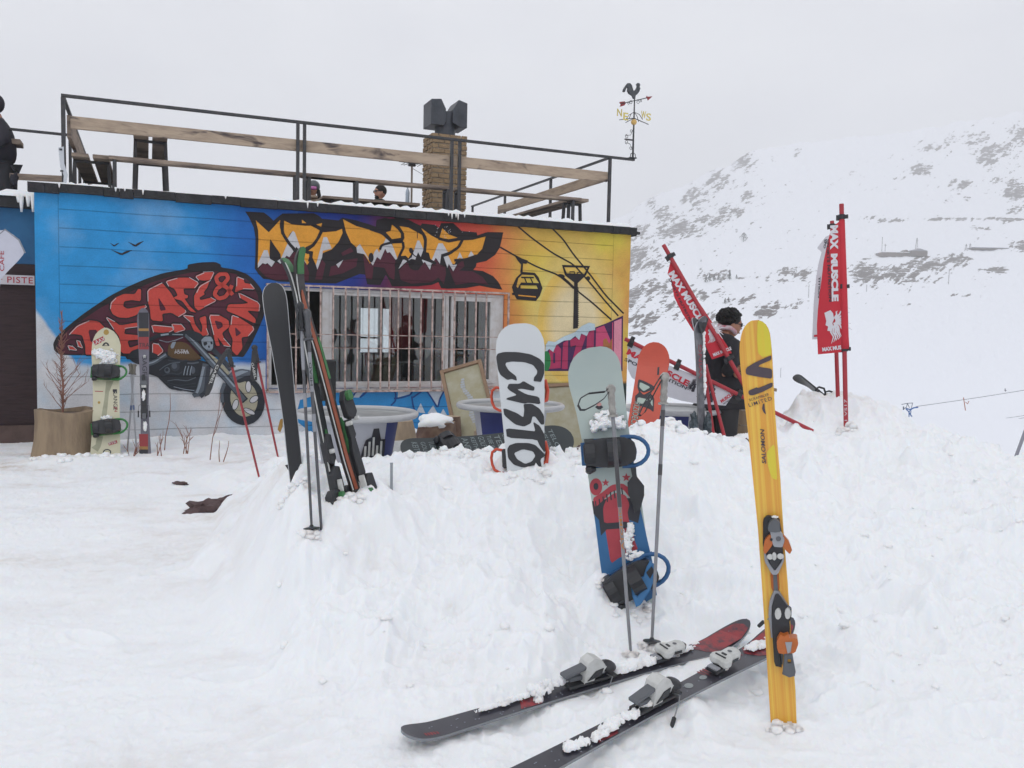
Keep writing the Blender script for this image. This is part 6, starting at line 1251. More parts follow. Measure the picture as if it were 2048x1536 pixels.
mb = MB(); ribbon(mb, sub(cl, .80, .99), .026, .004, (0, .006)); ribbon(mb, sub(cl, .12, .22), .016, .004, (0.010, .006)); ribbon(mb, sub(cl, .36, .44), .014, .004, (0.012, .006)); mb.build('print', GRN, o)
mb = MB(); ribbon(mb, sub(cl, .1, .9), .004, .003, (-.026, .007)); mb.build('edge_line', WHTP, o)
def clutter(root, F, pts, m, name='binding', seed=1, scl=1):
    mb = MB()
    for k, (x, y, a, b, w) in enumerate(pts):
        q = F.uv(x, y); mb.prism([[(q[0] + dx * a / FPX * 4.5, q[1] + dy * b / FPX * 4.5) for dx, dy in ((-.5, -.42), (.1, -.55), (.55, -.3), (.42, .5), (-.2, .55), (-.55, .2))]], w - .02, w + .025)
    return mb.build(name, m, root, bevel=.004)
clutter(R1, F, [(655, 900, 22, 60, 0), (668, 960, 24, 50, .01), (662, 1000, 34, 34, .02), (690, 985, 30, 26, .02)], BLK); clutter(R1, F, [(655, 1022, 12, 18, .0)], BLK, 'brake_arm')
clutter(R1, F, [(668, 1000, 10, 26, .05)], GRN, 'heel_accent'); clutter(R1, F, [(653, 905, 5, 9, .03), (667, 975, 4, 26, .04)], WHTP, 'white_clip')
R2_, F, cl = slim_ski('orange and black race ski leaning right in the green pair, tip curling upward', [(716, 990), (694, 920), (676, 850), (655, 770), (636, 700), (620, 650), (606, 600), (600, 560), (599, 525), (604, 494)], 4.55, 4.60, 42)
mb = MB(); ribbon(mb, cl, .030, .016); o = mb.build('ski_body', [mat('black_orange_side', '#34302f', .4, noise=.5, nscale=3, mix='#55565a', stretch=(1, 3, 1))], R2_); mb = MB(); ribbon(mb, sub(cl, .02, .72), .011, .004, (0, .006)); mb.build('orange_stripe', mat('orange_side', '#97523a', .4, noise=.5, nscale=5, mix='#7c4030'), o)
mb = MB(); ribbon(mb, sub(cl, .80, .99), .022, .004, (.004, .006)); ribbon(mb, sub(cl, .13, .24), .016, .004, (.034, .0)); ribbon(mb, sub(cl, .36, .5), .008, .004, (.024, .006)); mb.build('print', GRN, o)
mb = MB(); ribbon(mb, sub(cl, .02, .80), .003, .003, (-.026, .007)); mb.build('edge_line', WHTP, o)
clutter(R2_, F, [(690, 812, 26, 56, .02), (698, 860, 16, 40, 0), (712, 920, 18, 90, 0), (733, 968, 22, 40, .02), (736, 990, 26, 20, .02)], BLK); clutter(R2_, F, [(684, 795, 12, 20, .05), (726, 985, 10, 12, .05)], GRN, 'heel_accent'); clutter(R2_, F, [(688, 850, 6, 9, .04), (700, 840, 5, 8, .05), (715, 965, 4, 24, .04)], WHTP, 'white_clip')
# ---- red poles by the motorbike
RDS = mat('red_shaft', '#9c3a40', .35, noise=.5, nscale=8, mix='#6c3036', metal=.2)
for lab, b, t, tb_, st in (('left red ski pole with black grip and printed strap, in front of the painted motorbike', (520, 962), (455, 697), 7.9, [(452, 702), (440, 720), (425, 748), (417, 775), (414, 792), (420, 780), (428, 752), (444, 722), (455, 706)]), ('right red ski pole with black grip beside the painted wheel', (556, 915), (508, 690), 8.3, [(508, 700), (506, 730), (505, 756), (510, 762), (511, 735), (510, 710)])):
    rr, Fp = ski_pole('red_pole', lab, b, t, tb_, tb_ + .1, RDS, BLK, r=.0125, gl=.18, bury=.1, strap=st, basket=False, side=(1, .25, .1), sw=.045)
    mb = MB(); q = Fp.uv(428 if 'left' in lab else 508, 750 if 'left' in lab else 742); dv = (Vector(Fp.uv(414, 780)) - Vector(Fp.uv(440, 715))).normalized() if 'left' in lab else Vector((0, -1))
    text(mb, 'GABEL', q, dv, (-dv.y, dv.x), lambda x, y, z: (x, y, z), .020, .024, .20 if 'left' in lab else .16, .01); mb.build('lettering', WHTP, rr)
# ------------------------------------------------------------------ things along the wall
# stump planter with a dry shrub
c = P(130, 908, 9.35); pl_ = thing('stump_planter', 'hollowed tree stump used as a planter at the left corner of the mural', 'planter', Vector((c.x, c.y, .0)))
WOODL = mat('stump_wood', '#97846c', .8, noise=.8, nscale=2.6, mix='#776655', stretch=(3, 3, .7), bump=.5, bscale=9)
mb = MB(); n = 36; prf = [(.33, -.1), (.325, .05), (.295, .25), (.285, .42), (.29, .555), (.24, .565), (.22, .50), (.0, .49)]
vs = [];
for r, h in prf:
    for i in range(n):
        a = 2 * math.pi * i / n; k = 1 + (.05 * math.sin(3 * a + 1) + .03 * math.sin(7 * a)) * (1 if r > .2 else .3) + (.06 * math.sin(5 * a) if h < .1 else 0); vs.append((r * k * math.cos(a), r * k * math.sin(a), h + (.02 * math.sin(2 * a) if .4 < h else 0)))
mb.add(vs, [(j * n + i, j * n + (i + 1) % n, (j + 1) * n + (i + 1) % n, (j + 1) * n + i) for j in range(len(prf) - 1) for i in range(n)]); mb.build('stump', WOODL, pl_, smooth=True, auto=50)
mb = MB(); mb.lathe((0, 0, .515), [(.245, 0), (.12, .012), (0, .015)], 20); mb.build('soil', mat('soil', '#4a3f3a', .95, noise=.7, nscale=30, bump=1), pl_)
TWIG = mat('dry_twig', '#8a6254', .8, noise=.5, nscale=20)
def twigs(mb, p, d, l, r, depth, rnd, spread=.7):
    if depth == 0 or l < .02: return
    pts = [p]; q = Vector(p); dd = Vector(d)
    for i in range(4):
        dd = (dd + Vector((rnd.uniform(-.14, .14), rnd.uniform(-.14, .14), rnd.uniform(-.05, .1)))).normalized(); q = q + dd * l / 4; pts.append(tuple(q))
        if i > 0:
            for _ in range(1 if depth > 1 else 0):
                if rnd.random() < .75:
                    sd_ = (dd + Vector((rnd.uniform(-1, 1), rnd.uniform(-1, 1), rnd.uniform(0, .4))) * spread).normalized(); twigs(mb, tuple(q), sd_, l * rnd.uniform(.35, .6), r * .6, depth - 1, rnd, spread)
    mb.tube(pts, [r, r * .9, r * .75, r * .6, r * .4], 5)
sh = thing('dry_shrub', 'leafless brown shrub growing out of the stump planter', 'shrub', Vector((c.x - .02, c.y, .515)))
mb = MB(); rnd = random.Random(4)
mb.tube([(0, 0, -.05), (.01, 0, .3), (-.01, 0, .6), (.0, .01, .95), (.01, 0, 1.12)], [.012, .009, .007, .005, .002], 6)
for k in range(26): z = .02 + 1.0 * (k / 26) ** 1.1; a = rnd.uniform(0, 6.28); twigs(mb, (0, 0, z), (math.cos(a) * .75, math.sin(a) * .6, .9), (.34 if z < .35 else .13) * rnd.uniform(.6, 1.1) * (1.0 if z < .8 else .6), .0045, 3 if z < .4 else 2, rnd, .8)
for k in range(170):
    z = rnd.uniform(.1, 1.1); a = rnd.uniform(0, 6.28); r_ = .085 * (1 - .5 * z) * rnd.random(); mb.tube([(math.cos(a) * r_ * .3, math.sin(a) * r_ * .3, z), (math.cos(a) * r_, math.sin(a) * r_, z + .04)], [.005, .001], 4)
mb.build('branches', TWIG, sh)
# green binding board
F = mkframe((212, 918), (210, 658), 9.25, 9.65); L_ = F.L
cb = thing('cream_snowboard', 'cream snowboard with stickers and green bindings leaning on the wall beside the planter', 'snowboard', F); bd = rocker(L_, .2, .04)
pr = [(F.uv((a + b) / 2, y)[1], F.uv(a, y)[0], F.uv(b, y)[0]) for y, a, b in ((930, 178, 242), (915, 180, 241), (860, 184, 240), (800, 186, 239), (750, 185, 239), (710, 183, 241), (690, 184, 241.5), (678, 187, 238), (670, 191, 233), (664, 197, 227), (660, 204, 219), (658, 208, 214))]
mb = MB(); board_mesh(mb, pr, .012, bd, 4); cbb = mb.build('board', [mat('cream_topsheet', '#c9c5ab', .45, noise=.2, nscale=4), BLK, WHTP], cb)
Z, pl = deco(F, bd, 0, 600, 4.2675); mb = MB()
pl(mb, [(792, 352), (880, 312), (900, 345), (812, 388)], .0016, 0, sm=0); pl(mb, [(922, 1220), (995, 1195), (1003, 1222), (930, 1243)], .0016, 0, sm=0)
pl(mb, circ(907, 282, 24, 22, 8), .0016, 1, sm=0); pl(mb, circ(845, 875, 12, 12, 8), .0016, 1, sm=0); pl(mb, [(870, 392), (935, 392), (925, 370), (905, 360), (885, 368)], .0016, 2, [[(888, 388), (920, 388), (905, 372)]], sm=0); pl(mb, circ(914, 1298, 36, 26, 14), .0016, 2, [circ(914, 1298, 26, 17, 14)], sm=0)
pl(mb, [(905, 1298), (914, 1308), (930, 1288), (914, 1316)], .0016, 2, sm=0); pl(mb, [(962, 762), (998, 762), (998, 800), (985, 782), (975, 800), (962, 780)], .0016, 2, sm=0); pl(mb, [(810, 776), (880, 778), (880, 784), (810, 782)], .0016, 0, sm=0)
mb.c = 3; text(mb, 'LAAX', Z((846, 350)), Vector((.9, .4)).normalized(), Vector((-.4, .9)).normalized(), dfn(bd), .003, .045, .13, .01); text(mb, 'RVK', Z((962, 1219)), Vector((.96, .25)).normalized(), Vector((-.25, .96)).normalized(), dfn(bd), .003, .03, .08, .01)
mb.c = 2; text(mb, 'LANGE', Z((985, 865)), (0, -1), (1, 0), dfn(bd), .0016, .04, .2, .002); mb.c = 0; text(mb, 'JN', Z((985, 932)), (0, -1), (1, 0), dfn(bd), .0016, .04, .06, .004)
pl(mb, [(908, 690), (970, 690), (930, 790), (905, 1040), (858, 1040), (890, 850)], .0013, 4, sm=0); pl(mb, [(830, 1160), (880, 1165), (860, 1250), (835, 1295), (780, 1260), (815, 1235)], .0013, 4, sm=0)
mb.build('sticker', [mat('sticker_red', '#a5303a', .5), mat('sticker_gold', '#a88a44', .5), BDK, WHTP, mat('graphic_grey', '#a0a088', .5, noise=.5)], cbb)
GRP = mat('green_plastic', '#2e7a3a', .45, noise=.4, nscale=12)
q = F.uv(211, 747); snowboard_binding(cb, q[0], q[1], 1.15, GRP, BLK, 1, -4); q = F.uv(212, 857); snowboard_binding(cb, q[0], q[1], 1.15, GRP, BLK, 1, 4)
q = F.uv(212, 712); snow_on(cb, [(q[0] - .03, q[1] + .02, .01, .09, .06, .04), (q[0] + .04, q[1] - .03, .01, .08, .06, .05), (q[0], q[1] - .08, .02, .06, .04, .05), (q[0], F.uv(212, 836)[1], .01, .05, .03, .03)])
# grey / red ski
F = mkframe((289, 916), (286, 618), 9.45, 9.85); L_ = F.L
rs = thing('red_grey_ski', 'dark ski with red panels and snowy bindings standing against the wall left of the motorbike', 'ski', F); bd = rocker(L_, .16, .03)
pr = [(F.uv((a + b) / 2, y)[1], F.uv(a, y)[0], F.uv(b, y)[0]) for y, a, b in ((925, 281, 303), (900, 281, 302), (820, 281.5, 297), (740, 279, 298), (680, 276, 298.5), (640, 274, 298.5), (628, 275.5, 298), (622, 278.5, 295), (618, 283, 290))]
mb = MB(); board_mesh(mb, pr, .012, bd, 3); rsb = mb.build('ski_body', [mat('grey_topsheet', '#6c6a76', .45, noise=.5, nscale=10), BLK, mat('red_edge', '#9c3036', .5)], rs)
def row(y0, y1, k, m, w=.0014):
    a = [F.uv(xx, y0) for xx in (276, 298)]; b = [F.uv(xx, y1) for xx in (277, 298)]
    mb.c = m; mb.add([(a[0][0] + k, a[0][1], bd(a[0][1]) + w), (a[1][0] - k, a[1][1], bd(a[1][1]) + w), (b[1][0] - k, b[1][1], bd(b[1][1]) + w), (b[0][0] + k, b[0][1], bd(b[0][1]) + w)], [(0, 1, 2, 3)])
mb = MB(); row(626, 657, .006, 0); row(657, 662, .003, 1); row(662, 674, .003, 0); row(674, 699, .003, 2); row(868, 893, .010, 2); row(893, 899, .010, 1); row(899, 915, .010, 0)
Z, pl = deco(F, bd, 0, 600, 4.2675)
pl(mb, [(1183, 190), (1200, 162), (1217, 190)], .003, 3, [[(1193, 185), (1200, 173), (1207, 185)]], sm=0); mb.c = 3; text(mb, 'FIS', Z((1235, 220)), (1, 0), (0, 1), dfn(bd), .003, .02, .05, .002); mb.c = 0; text(mb, 'TRA', Z((1230, 385)), (1, 0), (0, 1), dfn(bd), .003, .05, .11, .002); mb.c = 3; pl(mb, circ(1233, 482, 13, 13, 12), .0016, 3, sm=0); mb.c = 0; text(mb, 'BAGF', Z((1235, 560)), (0, -1), (1, 0), dfn(bd), .0016, .05, .22, .004)
mb.build('print', [BDK, mat('tan_print', '#9a7440', .5), mat('dark_red_print', '#8f3236', .5), WHTP], rsb)
q = F.uv(289, 795); ski_binding(rs, q[1], 1.0, BLK, GRYP); snow_on(rs, [(.0, q[1] + .02, .02, .02, .06, .03), (.01, q[1] - .33, .01, .02, .05, .02)])
# white crossed poles
WPS = mat('white_shaft', '#a9abb0', .4, noise=.3, nscale=12)
for lab, b, t in (('white ski pole crossing another against the wall, its tip leaning left', (254, 912), (269, 728)), ('white ski pole crossing another against the wall, its tip leaning right', (274, 912), (261, 727))):
    ski_pole('white_pole', lab, b, t, 9.5, 9.8, WPS, mat('khaki_grip', '#7d7a70', .7, noise=.5), r=.0105, gl=.12, basket=False, bands=[(.49, .54, mat('blue_band', '#5a6a8c', .5))])
# dry stems in the snow
for k, (lab, x, y, t, h, dep, sp, n) in enumerate((('tall thin red stem rising from the snow beside the white poles', 329, 893, 9.3, .62, 1, .3, 1), ('small bare branched bush on the snow below the painted motorbike', 372, 900, 9.0, .22, 3, 1.1, 4), ('tall thin stem in front of the painted front wheel', 420, 912, 8.8, .60, 2, .35, 1), ('pair of short dry stalks in the snow', 440, 916, 8.7, .22, 1, .3, 2), ('low dry twigs between the white poles and the grey ski', 262, 915, 9.2, .16, 3, 1.0, 4), ('short forked twigs right of the grey ski', 316, 905, 9.2, .20, 2, .8, 3))):
    b = P(x, y, t); mb = MB(); rnd = random.Random(k + 20)
    for j in range(n): twigs(mb, (b.x + rnd.uniform(-.04, .04) * (n > 1), b.y, b.z - .04), (rnd.uniform(-.5, .5) * (n > 1), 0, 1), h * rnd.uniform(.8, 1.1), .006, dep, rnd, sp)
    single(mb, 'dry_plant', TWIG, lab, 'plant', 'dry plants in the snow')
# round tables
TOPM = mat('white_table_rim', '#b6b7b9', .35, noise=.3, nscale=8, mix='#9c9da0'); TIN = mat('table_grey_top', '#8b8f90', .3, noise=.6, nscale=9, mix='#b4b6b4'); NVY = mat('navy_panel', '#2a3372', .5, noise=.3); PWH = mat('pale_panel', '#b9bbc3', .5, noise=.2)
def round_table(label, cx, cy, t, r, navy=0.0, crest=False):
    c = P(cx, cy, t); g = S(c.x, c.y); H = c.z - g + .15
    o = thing('round_table', label, 'table', Vector((c.x, c.y, c.z - H)), 'round white bar tables')
    mb = MB(); n = 40; R_ = r; mb.tube([(R_ * math.cos(2 * math.pi * i / n) * .97, R_ * math.sin(2 * math.pi * i / n) * .97, H - .02) for i in range(n)], .024, 10, True); mb.build('rim', TOPM, o, smooth=True)
    mb = MB(); mb.lathe((0, 0, H - .03), [(0, .006), (R_ * .95, .004), (R_ * .95, -.015), (0, -.015)], 40); mb.build('table_top', TIN, o)
    mb = MB(); m = 20; vs = []
    for rr, h in ((.30, H - .045), (.22, .0)):
        for i in range(m): a = 2 * math.pi * i / m; vs.append((rr * math.cos(a), rr * math.sin(a), h))
    mb.c = 0; mb.add(vs, [(m + i, m + (i + 1) % m, (i + 1) % m, i) for i in range(m)])
    mb.mi = [1 if navy and (math.cos(2 * math.pi * (i + .5) / m - navy) > .85) else 0 for i in range(m)]
    mb.build('pedestal', [PWH, NVY], o, smooth=True, auto=60)
    if crest:
        a0 = -math.pi / 2 + .62; X = Vector((-math.sin(a0), math.cos(a0), 0)); oz = .70 - (c.z - H); rr0 = .222 + .08 * oz / H; O = Vector((rr0 * math.cos(a0), rr0 * math.sin(a0), oz)); 
        fn = lambda x, y, z: tuple(O + X * x + Vector((0, 0, y)) + Vector((math.cos(a0), math.sin(a0), 0)) * (z + y * .10))
        mb = MB(); mb.c = 0; mb.prism([[(-.10, -.10), (0, -.13), (.08, -.10), (.085, .06), (.05, .06), (.03, .14), (-.01, .14), (-.02, .08), (-.06, .06), (-.08, .0)]], .0, .012, fn); mb.c = 1
        for k in range(5): mb.prism([[(-.075 + .03 * k, -.05), (-.06 + .03 * k, -.05), (-.06 + .03 * k, .02 + .03 * (k % 3)), (-.075 + .03 * k, .02 + .03 * (k % 3))]], .012, .016, fn)
        mb.c = 2
        for k in range(2): mb.prism([[(-.22 + .05 * k, -.10), (-.19 + .05 * k, -.10), (-.19 + .05 * k, .03), (-.22 + .05 * k, .03)]], .0, .008, fn)
        mb.build('crest', [BDK, WHTP, mat('stripe_red', '#b5323e', .5)], o)
    return o
round_table('round white table left of the white snowboard, pale pedestal with dark crest', 714, 822, 6.1, .43, navy=-.15, crest=True)
round_table('round white table partly behind the white lettered snowboard', 1021, 806, 6.9, .43, navy=-2.0)
round_table('round white table with navy pedestal behind the orange board and white banner', 1345, 814, 7.7, .43, navy=-1.7)
# screens: wooden frames with cloudy plastic
SCR = mat('cloudy_sheet', '#9a9478', .6, noise=.7, nscale=4, mix='#b4b2a6'); FRW = mat('frame_wood', '#8f7660', .8, noise=.5, nscale=6, bump=.3)
def screen(label, b, t, tb_, tt_, w, yaw=0, roll=0):
    F = mkframe(b, t, tb_, tt_, yaw); L_ = F.L; o = thing('framed_screen', label, 'panel', F, 'wood framed plastic screens')
    mb = MB(); fr(mb, -w / 2, w / 2, -.1, L_, -.02, .02, .035); mb.build('wood_frame', FRW, o, bevel=.003)
    mb = MB(); mb.span((-w / 2 + .037, -.06, -.006), (w / 2 - .037, L_ - .037, .0)); mb.build('sheet', SCR, o)
    return o, F
so, F = screen('wood framed cloudy plastic screen leaning under the window, left of the white snowboard', (958, 888), (921, 731), 7.9, 8.3, .42, yaw=-6)
mb = MB(); random.seed(3)
for k in range(26): v = .05 + .68 * k / 26; mb.box((.02 * math.sin(k * .5) - .04 * (k / 26) + .03, v, .003), (.03 + .02 * random.random(), .02, .002))
mb.build('ice_streak', mat('ice_streak', '#a9aeb4', .4, noise=.6, nscale=20), so)
so, F = screen('wood framed cloudy plastic screen between the white and pale snowboards', (1132, 892), (1118, 768), 8.6, 8.9, .46, yaw=8)
# log stumps
BARK = mat('bark', '#5f4a42', .9, noise=.8, nscale=5, mix='#8f7a66', bump=.6, bscale=12); CUT = mat('cut_wood', '#a8957e', .85, noise=.5, nscale=6, mix='#77685c', stretch=(3, 3, .7), bump=.3)
def stump(label, x, y, t, r, h, m, lean=(0, 0), snow=False):
    c = P(x, y, t); o = thing('log_stump', label, 'stump', Vector((c.x, c.y, c.z)), 'log stumps used as stools')
    mb = MB(); n = 22; vs = []
    for k, (rr, z) in enumerate(((r * 1.08, -.15), (r, h * .4), (r * .88, h), (0.001, h + .005))):
        for i in range(n): a = 2 * math.pi * i / n; q = 1 + .05 * math.sin(3 * a + x) + .03 * math.sin(6 * a); vs.append((rr * q * math.cos(a) + lean[0] * z, rr * q * math.sin(a) + lean[1] * z, z))
    mb.add(vs, [(j * n + i, j * n + (i + 1) % n, (j + 1) * n + (i + 1) % n, (j + 1) * n + i) for j in range(3) for i in range(n)]); mb.mi = [0] * (2 * n) + [1] * n
    mb.build('log', [m, CUT], o, smooth=True, auto=45)
    if snow:
        mb = MB(); lump(mb, (lean[0] * h, lean[1] * h, h), (r * 1.0, r * 1.0, .07), 3, .35, 18, 10); mb.build('snow_cap', MSN, o, smooth=True)
stump('pale barkless log stump right of the first round table', 802, 886, 7.1, .135, .19, CUT, (-.1, 0), False); stump('dark log stump under a cap of snow behind the pale stump', 868, 888, 7.6, .18, .20, BARK, (.1, 0), True)
stump('small pale log stump at the foot of the framed screen', 962, 885, 7.3, .07, .10, CUT); stump('dark bark log standing beside the framed screen', 900, 888, 7.9, .10, .26, BARK)
# black box behind the skis
c = P(652, 812, 7.6); M3 = Matrix.Rotation(.3, 3, 'Z')
lo = thing('loudspeaker', 'tall black loudspeaker on a stand below the window, behind the leaning skis', 'loudspeaker', Vector((c.x, c.y, .0)))
mb = MB(lo); mb.box(P(655, 760, 7.6), (.13, .22, .36), M3); mb.build('cabinet', mat('cabinet_black', '#232426', .7, noise=.3), lo, bevel=.01)
mb = MB(lo); q = P(655, 800, 7.6); mb.tube([(q.x, q.y, .1), (q.x, q.y, q.z + .02)], .02, 8); mb.build('stand', BLK, lo)
# grey stake in the snow
b = P(783, 955, 5.0); F = mkframe((783, 950), (783, 928), 4.9, 4.95); mb = MB(); 
st = thing('metal_stake', 'small grey metal stake in the snow bank below the round table', 'stake', F); mb.span((-.008, -.1, -.004), (.008, F.L, .004)); mb.span((-.009, F.L, -.005), (.009, F.L + .006, .005)); mb.build('bar', mat('galvanised', '#8c9298', .4, metal=.5, noise=.3), st)
# rocks showing through the snow
RK = mat('purple_rock', '#5c4a4a', .9, noise=.7, nscale=7, mix='#453a3b', bump=.7, bscale=14)
for lab, x, y, t, a, b_, h, sd in (('brown rock showing through the trampled snow, larger part', 408, 1018, 6.85, .15, .11, .07, 1), ('brown rock slab showing through the snow, right of the larger rock', 450, 1004, 6.95, .14, .07, .05, 5), ('small brown stone behind the larger rocks', 362, 967, 7.9, .06, .03, .02, 9)):
    c = P(x, y, t); mb = MB(); c.z = S(c.x, c.y); M = Matrix.Rotation(.25, 3, 'Z'); lump(mb, (c.x, c.y, c.z + .0), (a, b_, h), sd, .7, 18, 10, M); single(mb, 'rock', RK, lab, 'rock', 'rocks in the snow', smooth=True, auto=25)
c = P(1470, 920, 6.7)
for lab, x, y, t, a in (('dark stone poking out of the snow beside the upright yellow ski', 1487, 892, 6.7, .07), ('brown stone at the foot of the pale snowboard', 1156, 905, 5.9, .05)):
    c = P(x, y, t); mb = MB(); lump(mb, c, (a, a, a * .7), 4, .6, 14, 8); single(mb, 'rock', RK, lab, 'rock', 'rocks in the snow', smooth=True, auto=25)
# loose snow clods on the bank
mb = MB(); rnd = random.Random(77); k = 0
while k < 170:
    px = rnd.uniform(560, 2100); t = rnd.uniform(3.4, 7.4); x = (px - 1024) / FPX * t; h = float(base_h(np.array([x]), np.array([t]))[0])
    if h < .06: continue
    s = .006 + .022 * rnd.random() ** 2.4; z = S(x, t); lump(mb, (x, t, z + s * .1), (s * 1.2, s * rnd.uniform(.9, 1.3), s * .7), k % 50, .3, 8, 6); k += 1
for j in range(240):
    px = rnd.uniform(560, 1500); x0 = (px - 1024) / FPX; best = max(((float(base_h(np.array([x0 * t]), np.array([t]))[0]) - 1.55) / t, t) for t in (4.8, 5.0, 5.2, 5.5, 5.8, 6.1)); t = best[1] + rnd.uniform(-.25, .15)
    s = .010 + .030 * rnd.random() ** 2; x = x0 * t; lump(mb, (x, t, S(x, t) + s * .15), (s * 1.3, s * 1.2, s * .9), j % 60, .35, 9, 7)
for px, y, t, sp in ((1567, 1452, 3.32, .06), (1262, 1225, 4.15, .12), (1215, 1210, 4.2, .05), (1050, 945, 5.1, .16), (590, 960, 4.55, .09), (625, 1070, 4.24, .05), (690, 1020, 4.5, .12), (1403, 886, 6.35, .12), (1303, 1297, 3.9, .05), (1262, 1312, 3.85, .03), (212, 920, 9.1, .25), (130, 915, 8.95, .35), (1692, 855, 7.1, .08)):
    c = P(px, y, t)
    for j in range(16): s = rnd.uniform(.006, .02) * (t / 3.6) ** .6; x = c.x + rnd.uniform(-1, 1) * sp; yy = c.y + rnd.uniform(-.5, .4) * sp; lump(mb, (x, yy, S(x, yy) + s * .2), (s * 1.4, s * 1.3, s * .9), j, .3, 9, 7)
tag(mb.build('snow_clods', MSN, smooth=True), kind='stuff')
# ------------------------------------------------------------------ people
SKIN = mat('skin_tan', '#a4755f', .55, noise=.25, nscale=30); SKIN2 = mat('skin_light', '#b98a76', .55, noise=.2, nscale=30); HAIR = mat('dark_hair', '#1b191a', .7, noise=.4, nscale=40, bump=.8, bscale=90)
def skin_mesh(nodes, edges, root_i=0, sub=2):
    """nodes: (x, y, z, rx[, ry]); returns (verts, faces) of a Skin + Subdivision surface"""
    me = bpy.data.meshes.new('limbs'); me.from_pydata([n[:3] for n in nodes], edges, []); o = bpy.data.objects.new('limbs', me); COL.objects.link(o)
    m = o.modifiers.new('s', 'SKIN'); m.use_smooth_shade = True; m.branch_smoothing = .3
    for i, n in enumerate(nodes): me.skin_vertices[0].data[i].radius = (n[3], n[4] if len(n) > 4 else n[3]); me.skin_vertices[0].data[i].use_root = (i == root_i)
    s = o.modifiers.new('d', 'SUBSURF'); s.levels = sub; s.render_levels = sub
    e = bpy.data.meshes.new_from_object(o.evaluated_get(bpy.context.evaluated_depsgraph_get()))
    r = ([tuple(v.co) for v in e.vertices], [tuple(p.vertices) for p in e.polygons]); bpy.data.objects.remove(o); bpy.data.meshes.remove(me); bpy.data.meshes.remove(e); return r
def inflate(nodes, k): return [n[:3] + (max(n[3:]) + k,) for n in nodes]
def slim(nodes, sh=(5, 9, 8)):
    nodes = [(n[0], n[1] * .72, n[2] - .05, .034) if i in sh and abs(n[1]) > .12 and n[3] > .05 else n for i, n in enumerate(nodes)]
    return [n[:3] + ((min(n[3:]) * (.62)) if n[3] > .0555 else n[3],) for n in nodes]
def head(mb, c, yaw, pitch=0, s=1.0):
    """head facing +x turned by yaw; materials 0 skin 1 lips/dark"""
    M = Matrix.Rotation(yaw, 3, 'Z') @ Matrix.Rotation(pitch, 3, 'Y'); c = Vector(c)
    def fn(q):
        k = 1.0
        if q.x > 0: k *= 1 - .10 * max(0, -q.z) * abs(q.y)               # jaw narrows
        if q.z < -.2: k *= 1 - .18 * (-q.z - .2) * (1 if q.x < 0 else .3)
        k += .05 * max(0, q.x) * math.exp(-((q.z + .95) / .25) ** 2)
        k += .04 * max(0, q.x) ** 4 * math.exp(-((q.z - .28) / .12) ** 2)   # brow
        k -= .06 * max(0, q.x) ** 2 * math.exp(-((q.z - .05) / .1) ** 2) * (1 - math.exp(-(q.y / .2) ** 2))
        k += .04 * max(0, q.x) ** 6 * math.exp(-((q.z + .42) / .12) ** 2)
        return k
    mb.c = 0; mb.ell(c, (.098 * s, .076 * s, .118 * s), M, 28, 20, fn)
    T = lambda x, y, z: c + M @ Vector((x * s, y * s, z * s))
    a = [T(.088, 0, .03), T(.112, 0, -.02), T(.092, 0, -.03), T(.088, .016, -.022), T(.088, -.016, -.022), T(.08, .01, .03), T(.08, -.01, .03)]
    mb.add(a, [(0, 1, 3, 5), (0, 6, 4, 1), (1, 2, 3), (1, 4, 2)])
    for sg in (-1, 1): mb.ell(T(-.005, sg * .076, -.005), (.020 * s, .008 * s, .030 * s), M, 10, 7)
    mb.c = 1
    mb.ell(T(.086, 0, -.058), (.012 * s, .024 * s, .006 * s), M, 10, 6)
    for sg in (-1, 1): mb.ell(T(.083, sg * .03, .012), (.010 * s, .013 * s, .006 * s), M, 10, 6); mb.tube([T(.088, sg * .015, .030), T(.084, sg * .045, .028)], .004 * s, 5)
    return M, T
def hand(mb, c, fw, pn, s=1.0, curl=1.0, thumb=1):
    """palm centre c, fingers along fw curling towards pn"""
    fw = Vector(fw).normalized(); pn = Vector(pn); pn = (pn - fw * pn.dot(fw)).normalized(); sd = fw.cross(pn); c = Vector(c); M = Matrix((fw, sd, pn)).transposed()
    mb.ell(c, (.045 * s, .042 * s, .016 * s), M, 12, 8)
    for k, ln in enumerate((.072, .08, .075, .058)):
        p = c + fw * .038 * s + sd * (.030 - .020 * k) * s; pts = [p]; an = 0
        for j in range(4): an += .5 * curl; p = p + (fw * math.cos(an) + pn * math.sin(an)) * ln / 3.4 * s; pts.append(p)
        mb.tube(pts, [.0095 * s, .009 * s, .0085 * s, .0078 * s, .005 * s], 7)
    p = c - fw * .015 * s + sd * .035 * thumb * s; mb.tube([p, p + (fw * .5 + sd * thumb * .6 + pn * .3) * .035 * s, p + (fw * .9 + sd * thumb * .5 + pn * .9) * .055 * s], [.012 * s, .0105 * s, .007 * s], 7)
